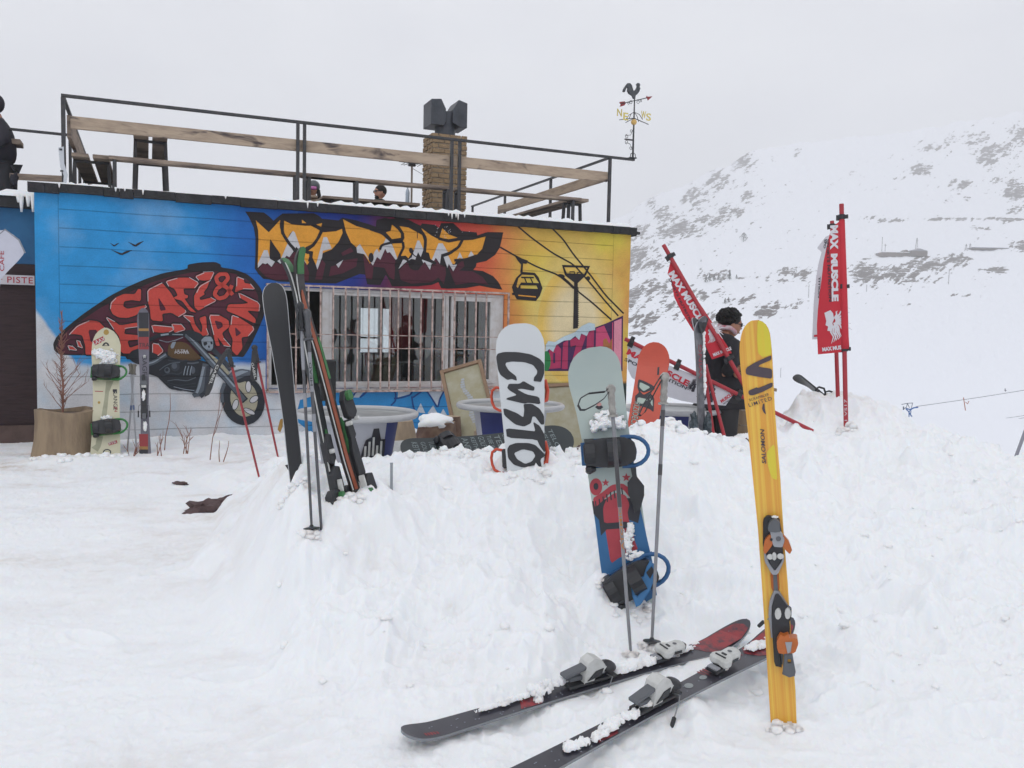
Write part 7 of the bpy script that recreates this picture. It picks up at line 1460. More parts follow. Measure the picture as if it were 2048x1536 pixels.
# --- man holding the flag pole
bs0 = P(1446, 760, 7.65); mx0, my0 = bs0.x, bs0.y; gz0 = .06
man = thing('person', 'man with dark curly hair, black shirt and sunglasses, holding a leaning red flag pole', 'person', Matrix.Translation((mx0, my0, gz0)) @ Matrix.Rotation(math.radians(12), 4, 'Z'))
MI = WM[man].inverted()
hp = MI @ P(1472, 741, 7.45)
hd = MI @ P(1459, 650, 7.65); hd = Vector((hd.x, 0, hd.z))
arm_nodes = [(.0, 0, 1.02, .15, .12), (.0, 0, 1.25, .155, .12), (-.01, 0, 1.43, .13, .10), (.01, 0, 1.53, .055), (hd.x - .02, 0, hd.z - .07, .05),
    (-.02, -.17, 1.43, .058), (-.03, -.22, 1.18, .045), (hp.x - .10, -.15, hp.z - .04, .034), (hp.x - .04, hp.y - .0, hp.z, .026),
    (-.02, .17, 1.43, .058), (.02, .22, 1.17, .045), (.20, .16, 1.10, .034), (.30, .08, 1.13, .026),
    (.0, -.09, .90, .095), (.01, -.10, .50, .062), (-.01, -.11, .09, .045), (.10, -.12, .04, .035), (.0, .09, .90, .095), (.06, .10, .50, .062), (.03, .11, .09, .045), (.14, .12, .04, .035)]
ed = [(0, 1), (1, 2), (2, 3), (3, 4), (2, 5), (5, 6), (6, 7), (7, 8), (2, 9), (9, 10), (10, 11), (11, 12), (0, 13), (13, 14), (14, 15), (15, 16), (0, 17), (17, 18), (18, 19), (19, 20)]
mb = MB(); v, f = skin_mesh(slim(arm_nodes), ed); mb.add(v, f); Mh, Th = head(mb, hd, math.radians(-6), math.radians(8)); mb.c = 0
hand(mb, hp, (.75, .55, .2), (.6, -.75, -.2), 1.05, 1.25, 1); hand(mb, (.34, .06, 1.13), (.7, -.3, .1), (-.2, -.8, -.3), 1.05, 1.25, -1)
mb.build('body', [SKIN, mat('dark_lip', '#5a3b34', .5)], man, smooth=True)
SHIRT = mat('black_shirt', '#25252a', .85, noise=.4, nscale=6, bump=.4, bscale=12); TRS = mat('grey_trousers', '#3a3a3c', .9, noise=.4, nscale=6, bump=.5, bscale=10)

sn = inflate(arm_nodes[:4], .05)[:3] + [(0.005, 0, 1.47, .075)] + [(0, 0, .84, .175)]
sl = inflate([arm_nodes[5], arm_nodes[6], arm_nodes[7]], .022) + inflate([arm_nodes[9], arm_nodes[10], arm_nodes[11]], .022)
v, f = skin_mesh(sn + sl, [(4, 0), (0, 1), (1, 2), (2, 3), (2, 5), (5, 6), (6, 7), (2, 8), (8, 9), (9, 10)]); mb = MB(); mb.add(v, f); mb.build('shirt', SHIRT, man, smooth=True)
tn = [(0, 0, .98, .14)] + inflate([arm_nodes[13], arm_nodes[14], arm_nodes[15], arm_nodes[17], arm_nodes[18], arm_nodes[19]], .028)
v, f = skin_mesh(tn, [(0, 1), (1, 2), (2, 3), (0, 4), (4, 5), (5, 6)]); mb = MB(); mb.add(v, f); mb.build('trousers', TRS, man, smooth=True)
for n_ in (15, 19): mb = MB(); mb.ell((arm_nodes[n_][0] + .06, arm_nodes[n_][1], .03), (.14, .05, .06), nu=14, nv=8); mb.build('boot', BLK, man, smooth=True)
mb = MB(); rnd = random.Random(5)
mb.ell(Th(-.022, 0, .050), (.105, .092, .092), Mh, 20, 14)
for k in range(230):
    th_, ph = rnd.uniform(0, 6.283), math.acos(rnd.uniform(-.35, 1)); q = Vector((math.sin(ph) * math.cos(th_), math.sin(ph) * math.sin(th_), math.cos(ph)))
    if q.x > .45 and q.z < .45: continue
    if q.z < -.05 and q.x > .0: continue
    lump(mb, Th(-.022 + .102 * q.x, .09 * q.y, .050 + .092 * q.z), (.017, .017, .016), k, .7, 7, 5)
mb.build('hair', HAIR, man, smooth=True)
mb = MB(); mb.c = 0
for sg in (-1, 1): mb.box(Th(.088, sg * .032, .012), (.006, .046, .032), Mh); mb.beam(Th(.085, sg * .058, .018), Th(-.01, sg * .080, .014), .004, .008)
mb.build('sunglasses', BLK, man)
SCF = mat('pink_white_scarf', '#c9b9bf', .8, noise=1., nscale=22, mix='#b25a68', detail=2)
mb = MB(); mb.tube([(.02 + .070 * math.cos(a), .070 * math.sin(a), 1.525 + .008 * math.sin(a * 3) - .025 * math.cos(a)) for a in [2 * math.pi * k / 16 for k in range(16)]], .022, 8, True); mb.build('collar_scarf', SCF, man, smooth=True)
# --- seated people on the terrace
def sitter(label, px, py, t, yaw, jacket, female=False):
    h = P(px, py, t); r = thing('person', label, 'person', Matrix.Translation((h.x, h.y, 3.10)) @ Matrix.Rotation(yaw, 4, 'Z')); hz = h.z - 3.10; q = hz - .82
    nd = [(-.05, 0, .28, .13), (-.03, 0, .42, .13, .12), (-.01, 0, .58 + q, .14, .11), (0, 0, .68 + q, .05), (0.0, 0, hz - .06, .048), (0, -.17, .58 + q, .055), (.08, -.21, .38, .042), (.28, -.12, .38, .030), (0, .17, .58 + q, .055), (.08, .21, .38, .042), (.28, .12, .38, .030),
          (.15, -.10, .28, .08), (.42, -.12, .30, .06), (.46, -.12, .04, .045), (.15, .10, .28, .08), (.42, .12, .30, .06), (.46, .12, .04, .045)]
    e = [(0, 1), (1, 2), (2, 3), (3, 4), (2, 5), (5, 6), (6, 7), (2, 8), (8, 9), (9, 10), (0, 11), (11, 12), (12, 13), (0, 14), (14, 15), (15, 16)]
    mb = MB(); v, f = skin_mesh(slim(nd), e); mb.add(v, f); M, T = head(mb, (0, 0, hz), 0, 0, 1.0); mb.c = 0
    for sg in (-1, 1): hand(mb, (.33, sg * .10, .38), (1, -sg * .3, 0), (0, 0, -1), 1, .5, -sg)
    mb.build('body', [SKIN2, mat('dark_lip', '#5a3b34')], r, smooth=True)
    v, f = skin_mesh(inflate(nd[:3], .03) + [(0, 0, .66 + q, .07)] + inflate(nd[5:7], .025) + [(.24, -.14, .38, .05)] + inflate(nd[8:10], .025) + [(.24, .14, .38, .05)], [(0, 1), (1, 2), (2, 3), (2, 4), (4, 5), (5, 6), (2, 7), (7, 8), (8, 9)]); mb = MB(); mb.add(v, f); mb.build('jacket', jacket, r, smooth=True)
    v, f = skin_mesh([(-.04, 0, .28, .14)] + inflate(nd[11:14], .02) + inflate(nd[14:17], .02), [(0, 1), (1, 2), (2, 3), (0, 4), (4, 5), (5, 6)]); mb = MB(); mb.add(v, f); mb.build('trousers', TRS, r, smooth=True)
    mb = MB(); mb.tube([(.01 + .07 * math.cos(a), .07 * math.sin(a), .68 + q) for a in [2 * math.pi * k / 14 for k in range(14)]], .028, 8, True); mb.build('collar', jacket, r, smooth=True)
    if female:
        mb = MB(); mb.ell(T(-.015, 0, .045), (.118, .100, .105), M, 20, 14); mb.build('helmet', mat('grey_helmet', '#4f5558', .35, noise=.2), r, smooth=True)
        mb = MB(); mb.tube([T(.07, -.075, -.0), T(.105, -.04, .0), T(.112, 0, .002), T(.105, .04, .0), T(.07, .075, .0)], .030, 8); mb.build('goggles', mat('pink_lens', '#c566a8', .2, noise=.4, nscale=30, mix='#a8a0c8'), r, smooth=True)
        mb = MB()
        for sg in (-1, 1): mb.tube([T(-.02, sg * .075, -.02), T(.0, sg * .10, -.11), T(.03, sg * .11, -.20)], [.035, .035, .012], 8)
        mb.build('hair', HAIR, r, smooth=True)
    else:
        mb = MB(); mb.ell(T(-.014, 0, .030), (.103, .082, .100), M, 20, 14); mb.build('hair', HAIR, r, smooth=True)
        mb = MB()
        for sg in (-1, 1): mb.box(T(.092, sg * .034, .012), (.008, .056, .034), M); mb.beam(T(.088, sg * .06, .018), T(-.01, sg * .084, .014), .006, .010)
        mb.build('sunglasses', BLK, r)
        mb = MB(); mb.ell(T(.055, 0, -.085), (.035, .05, .035), M, 12, 8); mb.build('beard', HAIR, r, smooth=True)
    return r
sitter('woman in grey helmet, pink goggles and beige jacket sitting on the roof terrace', 627, 378, 14.3, math.radians(-100), mat('beige_jacket', '#9c8a7a', .9, noise=.3, nscale=8), True)
sitter('man in dark sunglasses and dark green jacket sitting on the roof terrace beside the bottle', 760, 385, 14.2, math.radians(-150), mat('dark_green_jacket', '#2f352f', .9, noise=.3, nscale=8))
bench(3.3, RV, -3.35, .4, 2.2, .2, 'u', 'low plank seat under the two seated people', planks=2)
# --- person on the left roof, cropped by the frame
c = P(2, 400, 10.5); sp = thing('person', 'person in a dark jacket on the left roof, cut by the left edge', 'person', Matrix.Translation((c.x, c.y, 2.99)))
SI = WM[sp].inverted(); q_ = lambda x, y: SI @ P(x, y, 10.5)
def nn(x, y, r, dy=0, r2=None): p = q_(x + 9, y); return (p.x, dy, p.z, r) + ((r2,) if r2 else ())
nd = [nn(4, 318, .13, 0, .12), nn(0, 290, .14, 0, .13), nn(-2, 258, .14, 0, .12), nn(-8, 236, .055), nn(-12, 226, .05), nn(10, 256, .06, -.14), nn(26, 290, .05, -.20), nn(-10, 306, .035, -.32), nn(-18, 256, .06, .14), nn(-22, 290, .05, .18), nn(-40, 305, .035, -.0),
      nn(6, 340, .09, -.08), nn(10, 370, .065, -.10), nn(14, 398, .05, -.08), nn(0, 340, .09, .10), nn(2, 370, .065, .10), nn(4, 398, .05, .10)]
e = [(0, 1), (1, 2), (2, 3), (3, 4), (2, 5), (5, 6), (6, 7), (2, 8), (8, 9), (9, 10), (0, 11), (11, 12), (12, 13), (0, 14), (14, 15), (15, 16)]
mb = MB(); v, f = skin_mesh(slim(nd), e); mb.add(v, f); M, T = head(mb, (nd[4][0] - .02, 0, nd[4][2] + .08), math.radians(200)); mb.build('body', [SKIN, _mats['dark_lip']], sp, smooth=True)
v, f = skin_mesh([nn(5, 338, .155)] + inflate(nd[1:3], .04) + [nn(-8, 240, .08)] + inflate(nd[5:8], .03) + inflate(nd[8:11], .03), [(0, 1), (1, 2), (2, 3), (2, 4), (4, 5), (5, 6), (2, 7), (7, 8), (8, 9)]); mb = MB(); mb.add(v, f); mb.build('jacket', mat('dark_jacket', '#2b2a33', .85, noise=.4, nscale=6, bump=.4, bscale=10), sp, smooth=True)
v, f = skin_mesh([nn(4, 322, .14)] + inflate(nd[11:14], .025) + inflate(nd[14:17], .025), [(0, 1), (1, 2), (2, 3), (0, 4), (4, 5), (5, 6)]); mb = MB(); mb.add(v, f); mb.build('trousers', mat('dark_ski_trousers', '#2b2c31', .85, noise=.4), sp, smooth=True)
mb = MB(); mb.ell(T(-.01, 0, .02), (.115, .095, .125), M, 18, 12); mb.build('hood', _mats['dark_jacket'], sp, smooth=True)
c = P(33, 358, 10.3); mb = MB(); lump(mb, (c.x - .02, c.y, c.z), (.045, .03, .065), 5, .5, 14, 10); mb.tube([(c.x - .02, c.y, c.z + .08), (c.x - .06, c.y, c.z + .16)], .01, 6)
single(mb, 'glove_bag', mat('dark_jacket', '#2b2a33'), 'small dark bag hanging beside the standing person on the left roof', 'bag', smooth=True)
# figure added behind the right pane, standing in for a reflection in the glass
wp = WF.pt(5.42, .0, -.75); r = thing('person', 'dark figure added behind the right window pane in place of a reflected man', 'person', Matrix.Translation(wp) @ Matrix.Rotation(math.radians(-100), 4, 'Z'))
nd = [(.0, 0, 1.0, .13), (.0, 0, 1.2, .14, .11), (0, 0, 1.36, .13, .10), (0, 0, 1.46, .05), (0, 0, 1.54, .05), (0, -.17, 1.36, .055), (.05, -.23, 1.12, .045), (.22, -.10, 1.2, .03), (0, .17, 1.36, .055), (.05, .23, 1.12, .045), (.22, .10, 1.2, .03), (0, -.09, .8, .09), (0, -.1, .45, .06), (0, -.1, .05, .045), (0, .09, .8, .09), (0, .1, .45, .06), (0, .1, .05, .045)]
mb = MB(); v, f = skin_mesh(slim(nd), e); mb.add(v, f); M, T = head(mb, (0, 0, 1.62), 0); mb.build('body', [SKIN, _mats['dark_lip']], r, smooth=True)
v, f = skin_mesh(inflate(nd[:3], .03) + [(0, 0, 1.44, .07)] + inflate(nd[5:8], .025) + inflate(nd[8:11], .025), [(0, 1), (1, 2), (2, 3), (2, 4), (4, 5), (5, 6), (2, 7), (7, 8), (8, 9)]); mb = MB(); mb.add(v, f); mb.build('jacket', SHIRT, r, smooth=True)
v, f = skin_mesh([(0, 0, .95, .14)] + inflate(nd[11:14], .025) + inflate(nd[14:17], .025), [(0, 1), (1, 2), (2, 3), (0, 4), (4, 5), (5, 6)]); mb = MB(); mb.add(v, f); mb.build('trousers', SHIRT, r, smooth=True)
mb = MB(); mb.ell(T(-.02, 0, .03), (.11, .09, .11), M, 16, 12); mb.build('hair', HAIR, r, smooth=True)
# red cloth added behind the glass to stand for the reflected red flags
mb = MB(); vs = []
for i in range(13):
    for j in range(9): s, t_ = i / 12, j / 8; u_ = 4.52 + (.30 + .28 * (1 - s)) * (t_ - .35) * (.5 + .5 * s); vs.append(tuple(WF.pt(u_, 2.0 - .85 * s + .12 * t_ * s, -.6 + .04 * math.sin(9 * t_))))
mb.add(vs, [(i * 9 + j, i * 9 + j + 1, (i + 1) * 9 + j + 1, (i + 1) * 9 + j) for i in range(12) for j in range(8)])
single(mb, 'reflection_cloth', mat('reflected_flag_red', '#8a2a30', .9, noise=.4), 'dark red cloth added behind the wide window pane in place of reflected flags', 'cloth', smooth=True)
# ------------------------------------------------------------------ gates, flags, banners
RPL = mat('gate_red', '#a8303a', .45, noise=.35, nscale=5, mix='#8a2730'); FRD = mat('flag_red', '#c02f3c', .8, noise=.25, nscale=5, mix='#a82835'); FWH = mat('flag_white_cloth', '#cfcfd6', .8, noise=.15, nscale=5); TXW = mat('flag_print_white', '#d2d0d6', .7); TXB = mat('flag_print_black', '#30303a', .7); TXR = mat('flag_print_red', '#c23040', .7)
def gate(label, b, t, tb, tt, r=.016, bury=.12, clips=(), name='gate_pole', group='red gate poles', cat='pole'):
    F = mkframe(b, t, tb, tt); o = thing(name, label, cat, F, group)
    mb = MB(); n = 12; mb.tube([(0, -bury + (F.L + bury) * i / n, 0) for i in range(n + 1)] , r, 12); mb.build('shaft', RPL, o, smooth=True, auto=50)
    for k in clips:
        v = F.uv(*k)[1]; mb = MB(); mb.tube([(0, v - .02, 0), (0, v + .02, 0)], r * 1.45, 10); mb.box((r * 1.9, v, 0), (.03, .03, .03)); mb.box((-r * 1.6, v - .005, .0), (.03, .045, .02)); mb.build('clip', BLK, o, bevel=.002)
    return o, F
def cloth(root, F, outline, m, wave=.015, name='cloth', w0=.0, fr_=9, nx=26, thick=.002):
    """flat-ish cloth: grid clipped to the outline rows (left/right polyline given as rows (L point, R point))"""
    vs = []; n = len(outline)
    rowsq = []
    for i in range(n - 1):
        for k in range(5): s = k / 5; rowsq.append((lin(outline[i][0], outline[i + 1][0], s), lin(outline[i][1], outline[i + 1][1], s)))
    rowsq.append(outline[-1])
    mb = MB(); wv_ = lambda x, y: w0 + wave * math.sin(fr_ * x * 2 + 3 * y) * .6 + wave * math.sin(5.3 * y - 4 * x)
    for a, b in rowsq:
        for j in range(nx + 1): p = lin(a, b, j / nx); q = F.uv(*p); vs.append((q[0], q[1], wv_(*q)))
    k = nx + 1; m0 = len(vs); vs += [(x, y, z - thick) for x, y, z in vs]
    fs = [(i * k + j, (i + 1) * k + j, (i + 1) * k + j + 1, i * k + j + 1) for i in range(len(rowsq) - 1) for j in range(nx)]
    fs += [tuple(m0 + q for q in f)[::-1] for f in fs]
    a_, b_ = F.uv(*outline[0][0]), F.uv(*outline[-1][0])
    mb.add(vs, fs); o = mb.build(name, m, root, smooth=True)
    return o, (lambda x, y, z: (x, y, wv_(x, y) + z))
def face_emblem(mb, F, fn, cx, cy, s, ang, c, w=.004, flip=1):
    """a head in profile with long flowing strands"""
    O = Vector(F.uv(cx, cy)); sc = s * .0042; ca, sa = math.cos(ang), math.sin(ang)
    T = lambda p: (O.x + (p[0] * flip * ca - p[1] * sa) * sc, O.y + (p[0] * flip * sa + p[1] * ca) * sc)
    mb.c = c
    mb.sheet([[T(q) for q in [(-18, 24), (-4, 30), (2, 22), (4, 8), (0, -2), (2, -12), (-4, -22), (-12, -20), (-10, -10), (-16, -6), (-14, 4)]]], w, fn)
    for k in range(9):
        a = 1.35 - k * .36; l = 30 + 6 * (k % 3); p = [(4 + 3 * math.cos(a), 4 + 5 * math.sin(a)), (4 + l * .5 * math.cos(a) + 3, 4 + l * .5 * math.sin(a)), (4 + l * .8 * math.cos(a), 2 + l * .8 * math.sin(a)), (4 + l * math.cos(a) + 2, 4 + l * math.sin(a) - 6)]
        o = stroke(p, [5, 4, 3, 1]); n2 = len(o) // 2; q = [fn(*T(z_), w) for z_ in o]; mb.add(q, [(i, i + 1, 2 * n2 - 2 - i, 2 * n2 - 1 - i)[::-1] for i in range(n2 - 1)])
    for k in range(4):
        p = [(0 + 4 * k, -8), (-4 + 5 * k, -24), (2 + 5 * k, -36), (-3 + 5 * k, -52 + 3 * k)]; o = stroke(p, [4, 4, 3, 1]); n2 = len(o) // 2; q = [fn(*T(z_), w) for z_ in o]; mb.add(q, [(i, i + 1, 2 * n2 - 2 - i, 2 * n2 - 1 - i)[::-1] for i in range(n2 - 1)])
def ftext(mb, F, fn, s, p0, p1, h, c, w=.004, bold=.03, shear=0, down=1):
    """lettering from picture point p0 to p1, letter height h in picture px"""
    a, b = Vector(F.uv(*p0)), Vector(F.uv(*p1)); d = (b - a); L_ = d.length; d.normalize(); t = (F.O - CAM).dot(FWD)
    mb.c = c; text(mb, s, (a + b) / 2, d, (-d.y, d.x), fn, w, h / FPX * t, L_, bold, shear)
# standing pair with flags
g1, F1 = gate('tall red gate pole carrying a red flag, right one of the standing pair', (1692, 852), (1683, 408), 7.15, 7.2, .019, clips=[(1683, 434), (1688, 573), (1692, 698)])
mb = MB(); v0, v1 = F1.uv(1692, 698)[1], F1.uv(1683, 440)[1]; mb.tube([(.006, v0, -.002), (.006, v0 + .1, -.002), (.004, (v0 + v1) / 2, 0), (.0, v1, 0)], [.034, .030, .028, .024], 10); mb.build('sleeve', FRD, g1, smooth=True)
mb = MB(); v = F1.uv(1692, 820)[1]; text(mb, '1 VS17', (0, v), (0, 1), (-1, 0), lambda x, y, z: (x, y, z), .0205, .020, .18, .0); mb.build('lettering', TXW, g1)
f8 = lambda l: zs(l, 1620, 400, 4.8)
flag_l = f8([(284, 206), (235, 245), (192, 325), (165, 430), (130, 600), (112, 760), (90, 920), (75, 1060), (66, 1200), (70, 1350), (76, 1482)]); flag_r = f8([(286, 208), (288, 250), (290, 330), (292, 430), (294, 600), (296, 760), (298, 920), (300, 1060), (300, 1200), (301, 1350), (302, 1462)])
t1 = thing('flag', 'red flag with white block lettering and flowing haired head emblem on the standing gate pole', 'flag', F1, 'slalom flags')
co, fn = cloth(t1, F1, list(zip(flag_l, flag_r)), FRD, .012, w0=.012)
mb = MB(); p = lambda x, y: (1620 + x / 4.8, 400 + y / 4.8)
ftext(mb, F1, fn, 'MAX', p(232, 245), p(232, 480), 72 / 4.8, 0, bold=.06); ftext(mb, F1, fn, 'MUSCLE', p(232, 520), p(242, 975), 62 / 4.8, 0, bold=.06); ftext(mb, F1, fn, 'SPORTS NUTRITION', p(168, 380), p(196, 978), 26 / 4.8, 1, bold=.03); ftext(mb, F1, fn, 'MAX MUS', p(118, 1436), p(300, 1415), 40 / 4.8, 0, bold=.05)
face_emblem(mb, F1, fn, *p(215, 1175), .82, 0, 0); mb.build('print', [TXW, TXB], co)
g2, F2_ = gate('shorter red gate pole carrying a white flag, left one of the standing pair', (1676, 800), (1664, 442), 7.7, 7.75, .018, clips=[(1665, 452)])
t2 = thing('flag', 'white flag hanging mostly behind the red flag on the standing pair of poles', 'flag', F2_, 'slalom flags')
wl_l = f8([(150, 358), (68, 465), (112, 505), (80, 620), (60, 740), (45, 880), (34, 1000), (28, 1150), (20, 1338)]); wl_r = f8([(200, 330), (190, 470), (180, 520), (170, 640), (160, 760), (150, 880), (140, 1000), (130, 1150), (120, 1335)])
co, fn = cloth(t2, F2_, list(zip(wl_l, wl_r)), FWH, .010, w0=.01); mb = MB(); ftext(mb, F2_, fn, 'TITION', p(92, 740), p(86, 940), 18 / 4.8, 0); ftext(mb, F2_, fn, 'SPO', p(150, 380), p(140, 470), 20 / 4.8, 0); mb.c = 1
q = [F2_.uv(*p(*z)) for z in [(38, 1295), (80, 1292), (80, 1312), (38, 1315)]]; mb.sheet([q], .004, fn); mb.build('print', [TXB, TXR], co)
# diagonal pole and flag held by the man
g3, F3 = gate('long red gate pole held slanting by the man', (1556, 888), (1327, 490), 7.1, 7.5, .018, clips=[(1340, 513), (1468, 712)])
f4 = lambda l: zs(l, 1300, 400, 3.0727)
dl = f4([(128, 352), (106, 452), (124, 475), (150, 600), (200, 700), (262, 800), (330, 860), (352, 920), (380, 978)]); dr = f4([(140, 360), (180, 430), (205, 475), (262, 570), (322, 660), (382, 750), (425, 820), (465, 880), (502, 938)])
t3 = thing('flag', 'red flag with white lettering on the slanting pole held by the man', 'flag', F3, 'slalom flags')
co, fn = cloth(t3, F3, list(zip(dl, dr)), FRD, .014, w0=-.012)
mb = MB(); p = lambda x, y: (1300 + x / 3.0727, 400 + y / 3.0727)
ftext(mb, F3, fn, 'MAX MUSCLE', p(128, 440), p(330, 760), 15, 0, bold=.05); ftext(mb, F3, fn, 'SPORTS NUTRITION', p(118, 480), p(268, 780), 5, 1, bold=.02); ftext(mb, F3, fn, 'MAX MUSCLE', p(388, 952), p(498, 908), 7, 0, bold=.05); face_emblem(mb, F3, fn, *p(385, 800), .55, -.3 - .5, 0); mb.build('print', [TXW, TXB], co)
# leaning pole with the white banner
g4, F4 = gate('long red pole leaning low across the snow bank with a white banner under it', (1625, 862), (1250, 678), 7.15, 6.95, .017, bury=0, clips=[(1262, 684), (1354, 731), (1478, 790)])
t4 = thing('banner', 'white banner with red and black lettering tied under the leaning red pole', 'banner', F4, 'slalom flags')
f3 = lambda l: zs(l, 1100, 600, 4.2675)
bt_ = f3([(665, 362), (760, 410), (860, 462), (980, 545), (1100, 590), (1230, 640), (1340, 690), (1460, 738), (1580, 788)]); bb_ = f3([(664, 590), (700, 665), (780, 715), (880, 770), (1010, 828), (1120, 860), (1240, 884), (1370, 895), (1505, 905)])
co, fn = cloth(t4, F4, list(zip(bt_, bb_)), FWH, .012, w0=-.008)
mb = MB(); p = lambda x, y: (1100 + x / 4.2675, 600 + y / 4.2675)
ftext(mb, F4, fn, 'MAX MUSCLE', p(662, 438), p(1182, 715), 12, 1, bold=.04); ftext(mb, F4, fn, 'SPORTS NUTRITION', p(640, 505), p(1165, 752), 6.5, 0, bold=.02); ftext(mb, F4, fn, 'MUSCLE', p(1462, 870), p(1560, 800), 7, 1, bold=.04); ftext(mb, F4, fn, 'NUTRITION', p(1485, 890), p(1562, 838), 3, 0)
face_emblem(mb, F4, fn, *p(1370, 800), .62, 1.7, 0, flip=1); face_emblem(mb, F4, fn, *p(1222, 740), .35, 1.6, 0); mb.build('print', [TXB, TXR], co)
gate('thin red pole standing beside the dark ski pair, left of the crossing two', (1427, 872), (1408, 731), 6.75, 6.8, .0135); gate('thin red pole beside the dark ski pair, right of the crossing two', (1449, 874), (1411, 729), 6.72, 6.8, .0135)
# snowboard sunk in the dirty pile
F = mkframe((1668, 812), (1594, 752), 8.0, 8.35, yaw=-82); L_ = F.L; bd = rocker(L_, .12, .05)
o = thing('sunken_snowboard', 'black snowboard stuck in the dirty snow pile beside the standing flags, seen almost edge on', 'snowboard', F)
mb = MB(); board_mesh(mb, prof(-.3, L_, .13, .12, .13, 0, .13), .014, bd, 4); mb.build('board', [BLK, mat('dark_base', '#33343a', .5), BLK], o)
mb = MB(); q = F.uv(1641, 786)
c0 = MI; cc = [WM[o].inverted() @ P(x, y, 8.05) for x, y in ((1632, 778), (1638, 774), (1648, 777), (1651, 786), (1646, 794), (1636, 792), (1631, 784))]; mb.tube(cc, .010, 7, True)
cc = [WM[o].inverted() @ P(x, y, 8.02) for x, y in ((1650, 784), (1658, 782), (1668, 785), (1675, 786), (1668, 793), (1660, 797), (1652, 795))]; mb.tube(cc, .009, 7, True)
cc = [WM[o].inverted() @ P(x, y, 8.05) for x, y in ((1636, 780), (1643, 787), (1650, 796), (1656, 800))]; mb.tube(cc, .012, 7); mb.build('binding', BLK, o, smooth=True)
mb = MB(); cc = [WM[o].inverted() @ P(x, y, 8.0) for x, y in ((1657, 803), (1666, 796), (1674, 788))]; mb.tube(cc, .016, 7); mb.build('heel_cup', mat('wine_plastic', '#7a2a34', .5), o, smooth=True)
# crate and skis in the hollow behind the man
c = P(1497, 880, 8.6); o = thing('wooden_crate', 'rough grey brown wooden crate behind the man', 'crate', Vector((c.x, c.y, .2)))
mb = MB(o); random.seed(6)
for k in range(4): mb.box((c.x + random.uniform(-.01, .01), c.y - .2, .42 + .15 * k), (.36, .03, .147))
mb.build('slat', WOODL, o, bevel=.004); mb = MB(o)
for sx in (-.16, .16): mb.box((c.x + sx, c.y - .17, .6), (.05, .03, .75))
mb.build('corner_post', CUT, o); mb = MB(o); mb.box((c.x, c.y, 1.0), (.40, .42, .03)); mb.build('lid', CUT, o); mb = MB(o); mb.ell((c.x, c.y, 1.04), (.2, .2, .04)); mb.build('snow_cap', MSN, o, smooth=True)
F = mkframe((1586, 872), (1540, 880), 7.3, 7.25); N = Matrix.Rotation(math.radians(-60), 3, F.Y) @ F.N; N = N if N.z > 0 else -N; F = Frame(F.O, F.Y.cross(N), F.Y); F.L = .25
o = thing('hollow_ski', 'pale yellow ski with black strap lying in the hollow right of the yellow ski', 'ski', F); mb = MB(); board_mesh(mb, prof(-.1, .45, .05, .045, .05, .08, .08), .012); mb.build('ski_body', [mat('pale_yellow', '#9c945c', .5, noise=.8, nscale=20, mix='#77777c'), BLK, BLK], o); mb = MB(); mb.box((0, .06, .01), (.11, .03, .02)); mb.build('strap', BLK, o)
# grey post at the right edge
F = mkframe((2036, 902), (2052, 858), 7.5, 7.5); mb = MB(); o = thing('grey_post', 'slanting grey post at the right edge of the snow bank', 'post', F); mb.tube([(0, -.15, 0), (0, F.L + .3, 0)], .014, 10); mb.build('bar', mat('grey_post_paint', '#8e8f98', .6, noise=.2), o)
# ------------------------------------------------------------------ far things
def far_t(px, y):
    j = int(np.argmin(np.abs(fc - px))); col = iy[:, j]
    for i in range(len(trow) - 1, 0, -1):
        if col[i - 1] >= y >= col[i] and trow[i] <= 1101: return float(trow[i])
    return 300.
def far_thing(name, label, cat, px, y, group=None):
    t = far_t(px, y); p = P(px, y, t); return thing(name, label, cat, Vector(p), group), t, t / FPX
TRK = mat('far_trunk', '#3a322c', .9); CON = mat('far_foliage', (.035, .045, .035, 1), .9, noise=.5, nscale=.6, mix=(.10, .11, .10, 1))
def far_tree(label, px, y, hpx, wide=.3, bushy=False, seed=0):
    o, t, k = far_thing('mountain_tree', label, 'tree', px, y, 'small trees on the mountain slope'); h = hpx * k; rnd = random.Random(seed + int(px))
    mb = MB(); mb.tube([(0, 0, -h * .1), (0, 0, h * .5), (0, 0, h * .95)], [h * .03, h * .02, h * .006], 6); mb.build('trunk', TRK, o)
    mb = MB(); n = 260
    for i in range(n):
        z = rnd.random() ** .8; r = h * wide * ((1 - z) if not bushy else math.sin(math.pi * min(.97, .12 + .85 * z))) * math.sqrt(rnd.random()) * 1.15; a = rnd.uniform(0, 6.283); c = Vector((r * math.cos(a), r * math.sin(a), h * (.08 + .92 * z)))
        s = h * .055 * rnd.uniform(.6, 1.5); d = Vector((rnd.uniform(-1, 1), rnd.uniform(-1, 1), rnd.uniform(-.8, .6))).normalized() * s; q = d.cross(Vector((rnd.uniform(-1, 1), rnd.uniform(-1, 1), rnd.uniform(-1, 1)))).normalized() * s * .6
        mb.add([c - d, c + q, c + d, c - q], [(0, 1, 2, 3)])
    mb.build('crown', CON, o)
far_tree('round dark tree alone in the middle of the snow slope', 1487, 484, 18, .42, True)
